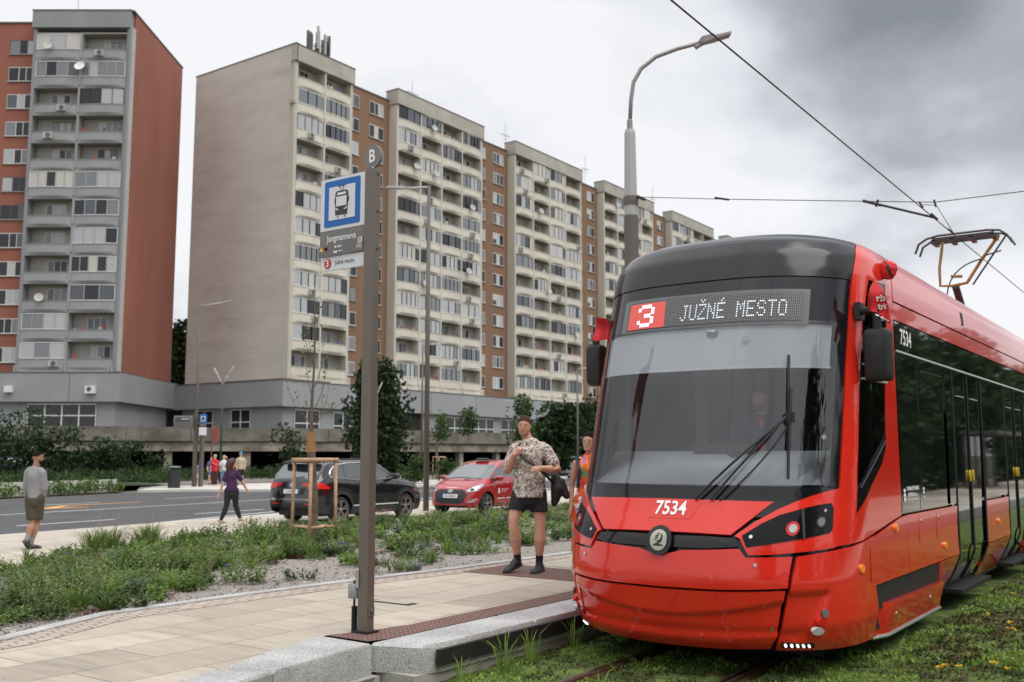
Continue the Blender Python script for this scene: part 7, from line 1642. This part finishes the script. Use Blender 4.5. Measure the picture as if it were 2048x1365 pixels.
# big combined tram mast behind the tram
mb_ = Vector((-9.55, 17.75, .0)); ar = [Vector((0, 0, 8.6))]+[PXD(*q, 20)-mb_ for q in ((1262, 200), (1267, 165), (1282, 138), (1312, 114), (1355, 98), (1400, 86))]
M = empty('tram_mast', tuple(mb_), 0, 'thick two-tone grey and brown mast with curved lamp arm rising behind the tram front', 'mast')
b = MB(); b.lathe([(.16, 0), (.15, 6.68)], (0, 0, 0), m_lampb, 10, cap=False); b.lathe([(.142, 6.68), (.118, 8.42), (.10, 8.5)], (0, 0, 0), mat('mast_light_grey', (.36, .37, .36), .6), 10); b.lathe([(.155, 6.9), (.16, 7.0), (.155, 7.08)], (0, 0, 0), m_lampb, 12); b.lathe([(.065, 8.45), (.06, 8.7), (.05, 8.72)], (0, 0, 0), m_lamp, 10); b.build('pole', None, M)
b = MB(); b.tube(ar, .043, m_lamp, 8); b.build('arm', None, M, smooth=True)
b = MB(); d = (PXD(1460, 70, 20)-PXD(1400, 88, 20)); c = PXD(1400, 88, 20)-mb_; dn = d.normalized(); s = dn.cross(UP).normalized(); u = s.cross(dn)
b.loft([[c+d*t+s*w*k+u*z for k, z in ((-1, -.02), (1, -.02), (1, hh), (-1, hh))] for t, w, hh in ((0, .06, .07), (.1, .1, .11), (.45, .13, .09), (.5, .13, .045), (1, .12, .03))], m_lamp); b.tube([c+u*-.05-dn*.12, c+dn*.05], .05, m_lamp, 7); b.build('lamp_head', None, M)
# others, farther away
for lb_, px, base_py, d, top_py, r0, arms in (
    ('slim grey street lamp behind the rubbish bin, in front of the stained end wall', 388, 962, 58, 612, .10, [(447, 605)]),
    ('thin grey street lamp partly hidden by the tall brown lamp', 843, 950, 66, 690, .09, [(882, 688)]),
    ('distant street lamp with short arm next to the left tram mirror', 1156, 930, 72, 738, .09, [(1175, 736)])):
    p = PXD(px, base_py, d); p.z = .1; q = PXD(px, top_py, d)-p; lamp(lb_, p, q.z, r0, .05, [[(0, 0, q.z-.03), PXD(*a, d)-p] for a in arms], head=.5)
p = PXD(440, 950, 62); p.z = .1; zt = PXD(447, 770, 62).z-.1
lamp('dark green street lamp with two round white heads before the grey podium', p, zt, .08, .05, [[(0, 0, zt), PXD(440, 760, 62)-p, PXD(436, 752, 62)-p], [(0, 0, zt), PXD(452, 758, 62)-p, PXD(458, 749, 62)-p]], head=.55, m=mat('green_lamp_paint', (.02, .05, .035), .5))
p = PXD(1048, 930, 72); p.z = .1; zt = PXD(1048, 806, 72).z
lamp('curved-arm street lamp behind the slim young tree', p, zt, .08, .05, [[(0, 0, zt-.2), PXD(1020, 803, 72)-p], [(0, 0, zt-.2), PXD(1056, 795, 72)-p]], head=.6)
p = PXD(752, 930, 60); p.z = .1; zt = PXD(752, 785, 60).z
lamp('white lamp head peeking out of the dark tree right of the stop post', p, zt, .07, .05, [[(0, 0, zt-.2), PXD(758, 780, 60)-p]], head=.5)
# overhead line
m_wire = mat('wire_black', (.02, .02, .02), .5)
b = MB(); b.tube([(-3.82, y, 5.93) for y in (-14, 6, 30, 70)], .0095, m_wire, 6); o = b.build('contact_wire', m_wire); setp(o, 'thick black contact wire running along the track above the tram', 'wire')
def wire(lb_, pts, r=.006, name='span_wire'):
    b = MB(); b.tube(pts, r, m_wire, 5); setp(b.build(name, m_wire), lb_, 'wire')
Y_ = 17.75
wire('thin span wire from the grey mast across the track', [(-9.42, 17.7, PYP(1275, 395, Y_).z)]+[PYP(x, y, Y_) for x, y in ((1450, 399), (1730, 403), (1870, 405), (2048, 383), (2300, 352))], .008)
wire('short sloping wire from the span to the pantograph end of the contact wire', [PYP(1870, 407, Y_), PYP(1905, 463, Y_+.9)], .006)
def fitting(name, lb_, segs, cat='wire clamp'):
    b = MB()
    for (x, y), (x2, y2), r in segs: b.tube([PYP(x, y, Y_), PYP(x2, y2, Y_)], r, m_rub, 6)
    setp(b.build(name, m_rub), lb_, cat)
fitting('registration_arm', 'long black registration arm sloping down from the span wire to the contact wire', (((1726, 402), (1762, 411), .028), ((1752, 414), (1756, 400), .02), ((1760, 410), (1870, 436), .022), ((1862, 428), (1875, 440), .026)), 'wire arm')
fitting('wire_clamp', 'small black clamp where the span wire meets the sloping contact wire', (((1838, 404), (1846, 416), .018), ((1868, 400), (1872, 414), .018), ((1842, 410), (1872, 411), .006)))
fitting('insulator', 'small dark insulator on the span wire between the grey mast and the registration arm', (((1430, 396), (1458, 400), .022),), 'insulator')
fitting('mast_bracket', 'dark bracket fixing the span wire to the grey mast', (((1266, 391), (1290, 400), .03),), 'bracket')
fitting('wire_clamp', 'tiny clamp on the contact wire just above the pantograph', (((1896, 458), (1908, 468), .018),))
# sapling with wooden guard
p = Vector((-13.80, 13.15, bedz(-13.8)))
sp_ = empty('young_tree', tuple(p), 0, 'bare young tree with thin upright twigs, standing inside the near wooden guard', 'tree')
b = MB(); W_ = lambda x, y: PXD(x, y, 18.7)-p; rg = random.Random(9)
b.tube([(0, 0, 0), (.0, 0, .8), W_(622, 905)], [.085, .08, .08], m_bark, 10); b.tube([W_(622, 905), W_(622, 865)], [.09, .065], mat('jute_wrap', (.28, .15, .05), .95, bump=.5, bscale=60), 10)
b.tube([W_(622, 868), W_(624, 800), W_(628, 740), W_(630, 660), W_(628, 600), W_(632, 545)], [.04, .028, .02, .013, .008, .003], m_bark, 8); b.build('trunk', None, sp_)
b = MB()
for a, mdl, e in (((624, 858), (650, 835), (660, 770)), ((624, 850), (600, 835), (588, 790)), ((626, 820), (650, 790), (655, 700)), ((626, 800), (610, 760), (604, 700)), ((628, 775), (645, 745), (640, 650)), ((629, 740), (622, 700), (617, 640)), ((630, 735), (612, 690), (608, 655)), ((625, 845), (585, 820), (580, 760)), ((630, 690), (640, 660), (645, 610)), ((626, 830), (662, 830), (680, 800))):
    off = rg.uniform(-.35, .35); A, Bm, E = W_(*a), W_(*mdl)+FH*off*.6, W_(*e)+FH*off; b.tube(bez(A, Bm, E, 7), [.010-.0011*k for k in range(8)], m_bark, 5)
    for t in range(7): c = A.lerp(E, rg.uniform(.4, 1))+Vector((rg.gauss(0, .06), rg.gauss(0, .06), rg.gauss(0, .06))); leaves(b, tuple(c), (.04, .04, .05), 2, .05, P_mid, rg=rg)
b.build('branches', None, sp_)
m_wood = mat('pale_round_wood', (.42, .27, .165), .8, var=.3, scale=14, bump=.3, bscale=30)
def guard(p, loc, sc, label, pts=None):
    o = empty('tree_guard', tuple(loc), 0, label, 'tree guard', 'wooden tree guards')
    u, w = RT*sc, FH*sc
    cs = [-u*.40+w*.1, u*.38+w*.12, u*.02-w*.42] 
    for c in cs: b = MB(); b.tube([c*1.05-UP*.05, c*.98+UP*1.5*sc], [.028*sc, .034*sc], m_wood, 9); b.build('post', None, o, smooth=True)
    for z, ex in ((1.5, 1.12), (.28, 1.0)):
        for i in range(3): a, c = cs[i], cs[(i+1) % 3]; d = (c-a)*(.06 if z > 1 else .03); b = MB(); b.tube([a-d+UP*z*sc, c+d+UP*z*sc], (.042 if z > 1 else .024)*sc, m_wood, 9); b.build('rail', None, o, smooth=True)
    return o
guard(None, p, 1.0, 'pale wooden tree guard of round poles around the bare young tree in the planting bed')
q = C_AT(880, 70); guard(None, Vector((q.x, q.y, .1)), 1.05, 'distant wooden tree guard across the street, left of the red car roof')
# litter bin, far stop post with display, banner
p = PXD(348, 972, 52); p.z = .13
o = empty('litter_bin', tuple(p), YAW+.25, 'dark cylindrical litter bin on the far pavement', 'bin')
b = MB(); b.lathe([(.30, 0), (.31, .03), (.31, .92), (.28, .93)], (0, 0, 0), mat('bin_dark', (.03, .032, .038), .45, metal=.3), 24); b.build('body', None, o, smooth=False)
b = MB(); b.lathe([(.31, 1.03), (.32, 1.06), (.315, 1.10), (.05, 1.12)], (0, 0, 0), mat('bin_lid', (.3, .3, .3), .35, metal=.6), 24); 
for a in (0, 2.1, 4.2): b.tube([(.27*math.cos(a), .27*math.sin(a), .9), (.27*math.cos(a), .27*math.sin(a), 1.04)], .02, m_rub, 6)
b.build('lid', None, o)
dd_ = 54; base = PXD(392, 972, dd_); base.z = .13
o = empty('information_display', tuple(base), 0, 'brown post with departure display box on the far tram stop', 'display')
Zp = lambda px, py: PXD(px, py, dd_)-base
b = MB()
for px in (388, 401): a = Zp(px, 972); c = Zp(px, 828); a.z = 0; b.box(a.x-.10, a.x+.10, a.y-.08, a.y+.08, 0, c.z, m_pole)
b.build('post', None, o)
b = MB(); a, c = Zp(350, 832), Zp(386, 832); lo = Zp(350, 858); n = -FH
f = lambda k, w, z: a.lerp(c, k)+n*w+UP*(z)
h = lo.z-a.z
b.loft([[f(k, w, z) for w, z in ((.12, 0), (.2, h*.5), (.12, h), (-.15, h), (-.15, 0))] for k in (0, 1)], m_sgn); b.build('housing', None, o)
b = MB(); b.add([f(.08, .16, h*.12), f(.92, .16, h*.12), f(.92, .225, h*.42), f(.08, .225, h*.42)], [(0, 1, 2, 3)], m_ink); b.add([f(.45, .20, h*.22), f(.85, .20, h*.22), f(.85, .215, h*.30), f(.45, .215, h*.30)], [(0, 1, 2, 3)], mat('display_faint', (.4, .4, .4), .5)); b.build('screen', None, o)
def flatsign(name, lb_, cat, px0, py0, px1, py1, d, parts):
    A, B_, C_ = PXD(px0, py1, d), PXD(px1, py1, d), PXD(px0, py0, d); o = empty(name, tuple(A), 0, lb_, cat)
    u = (B_-A).normalized(); wd = (B_-A).length; hh = C_.z-A.z; mp = planemap((0, 0, 0), u, (0, 0, 1))
    for nm, x0, x1, z0, z1, m, of in parts: panel(nm, [(x0*wd, z0*hh), (x1*wd, z0*hh), (x1*wd, z1*hh), (x0*wd, z1*hh)], mp, m, o, of, .01, 0, False)
    return o
flatsign('stop_sign', 'small blue and white tram stop sign on the far display post', 'stop sign', 398, 829, 413, 871, 53.8, [('blue_plate', 0, 1, .57, 1, m_sb, .02), ('white_field', .2, .8, .66, .91, m_sw, .035), ('tram_symbol', .33, .67, .71, .87, m_ink, .05), ('name_plate', .05, .95, .45, .53, m_sgn, .02), ('timetable', 0, 1, 0, .38, m_sw, .02)])
o = flatsign('banner_pole', 'faded red banner flag on a thin red pole at the far stop', 'banner', 421, 853, 435, 955, 58, [('banner', .1, .95, .68, 1, mat('faded_red', (.24, .07, .06), .9), .02), ('pole', -.05, .12, 0, .95, mat('faded_red_pole', (.2, .04, .035), .7), .03)])
# green/yellow box near the right
p = C_AT(1120, 84); o = empty('salt_box', (p.x, p.y, .1), YAW, 'green and yellow grit box beyond the street, by the floral dress woman', 'grit box')
b = MB(); b.loft([[(x, y, z) for x, y in ((-w, -.4), (w, -.4), (w, .4), (-w, .4))] for w, z in ((.55, 0), (.7, .7))], mat('green_plastic', (.03, .25, .05), .5)); b.build('box', None, o)
b = MB(); b.loft([[(x, y, z) for x, y in ((-w, -.42), (w, -.42), (w, .42), (-w, .42))] for w, z in ((.72, .7), (.6, .88))], mat('yellow_lid', (.6, .5, .03), .5)); b.build('lid', None, o)
bpy.context.view_layer.update()
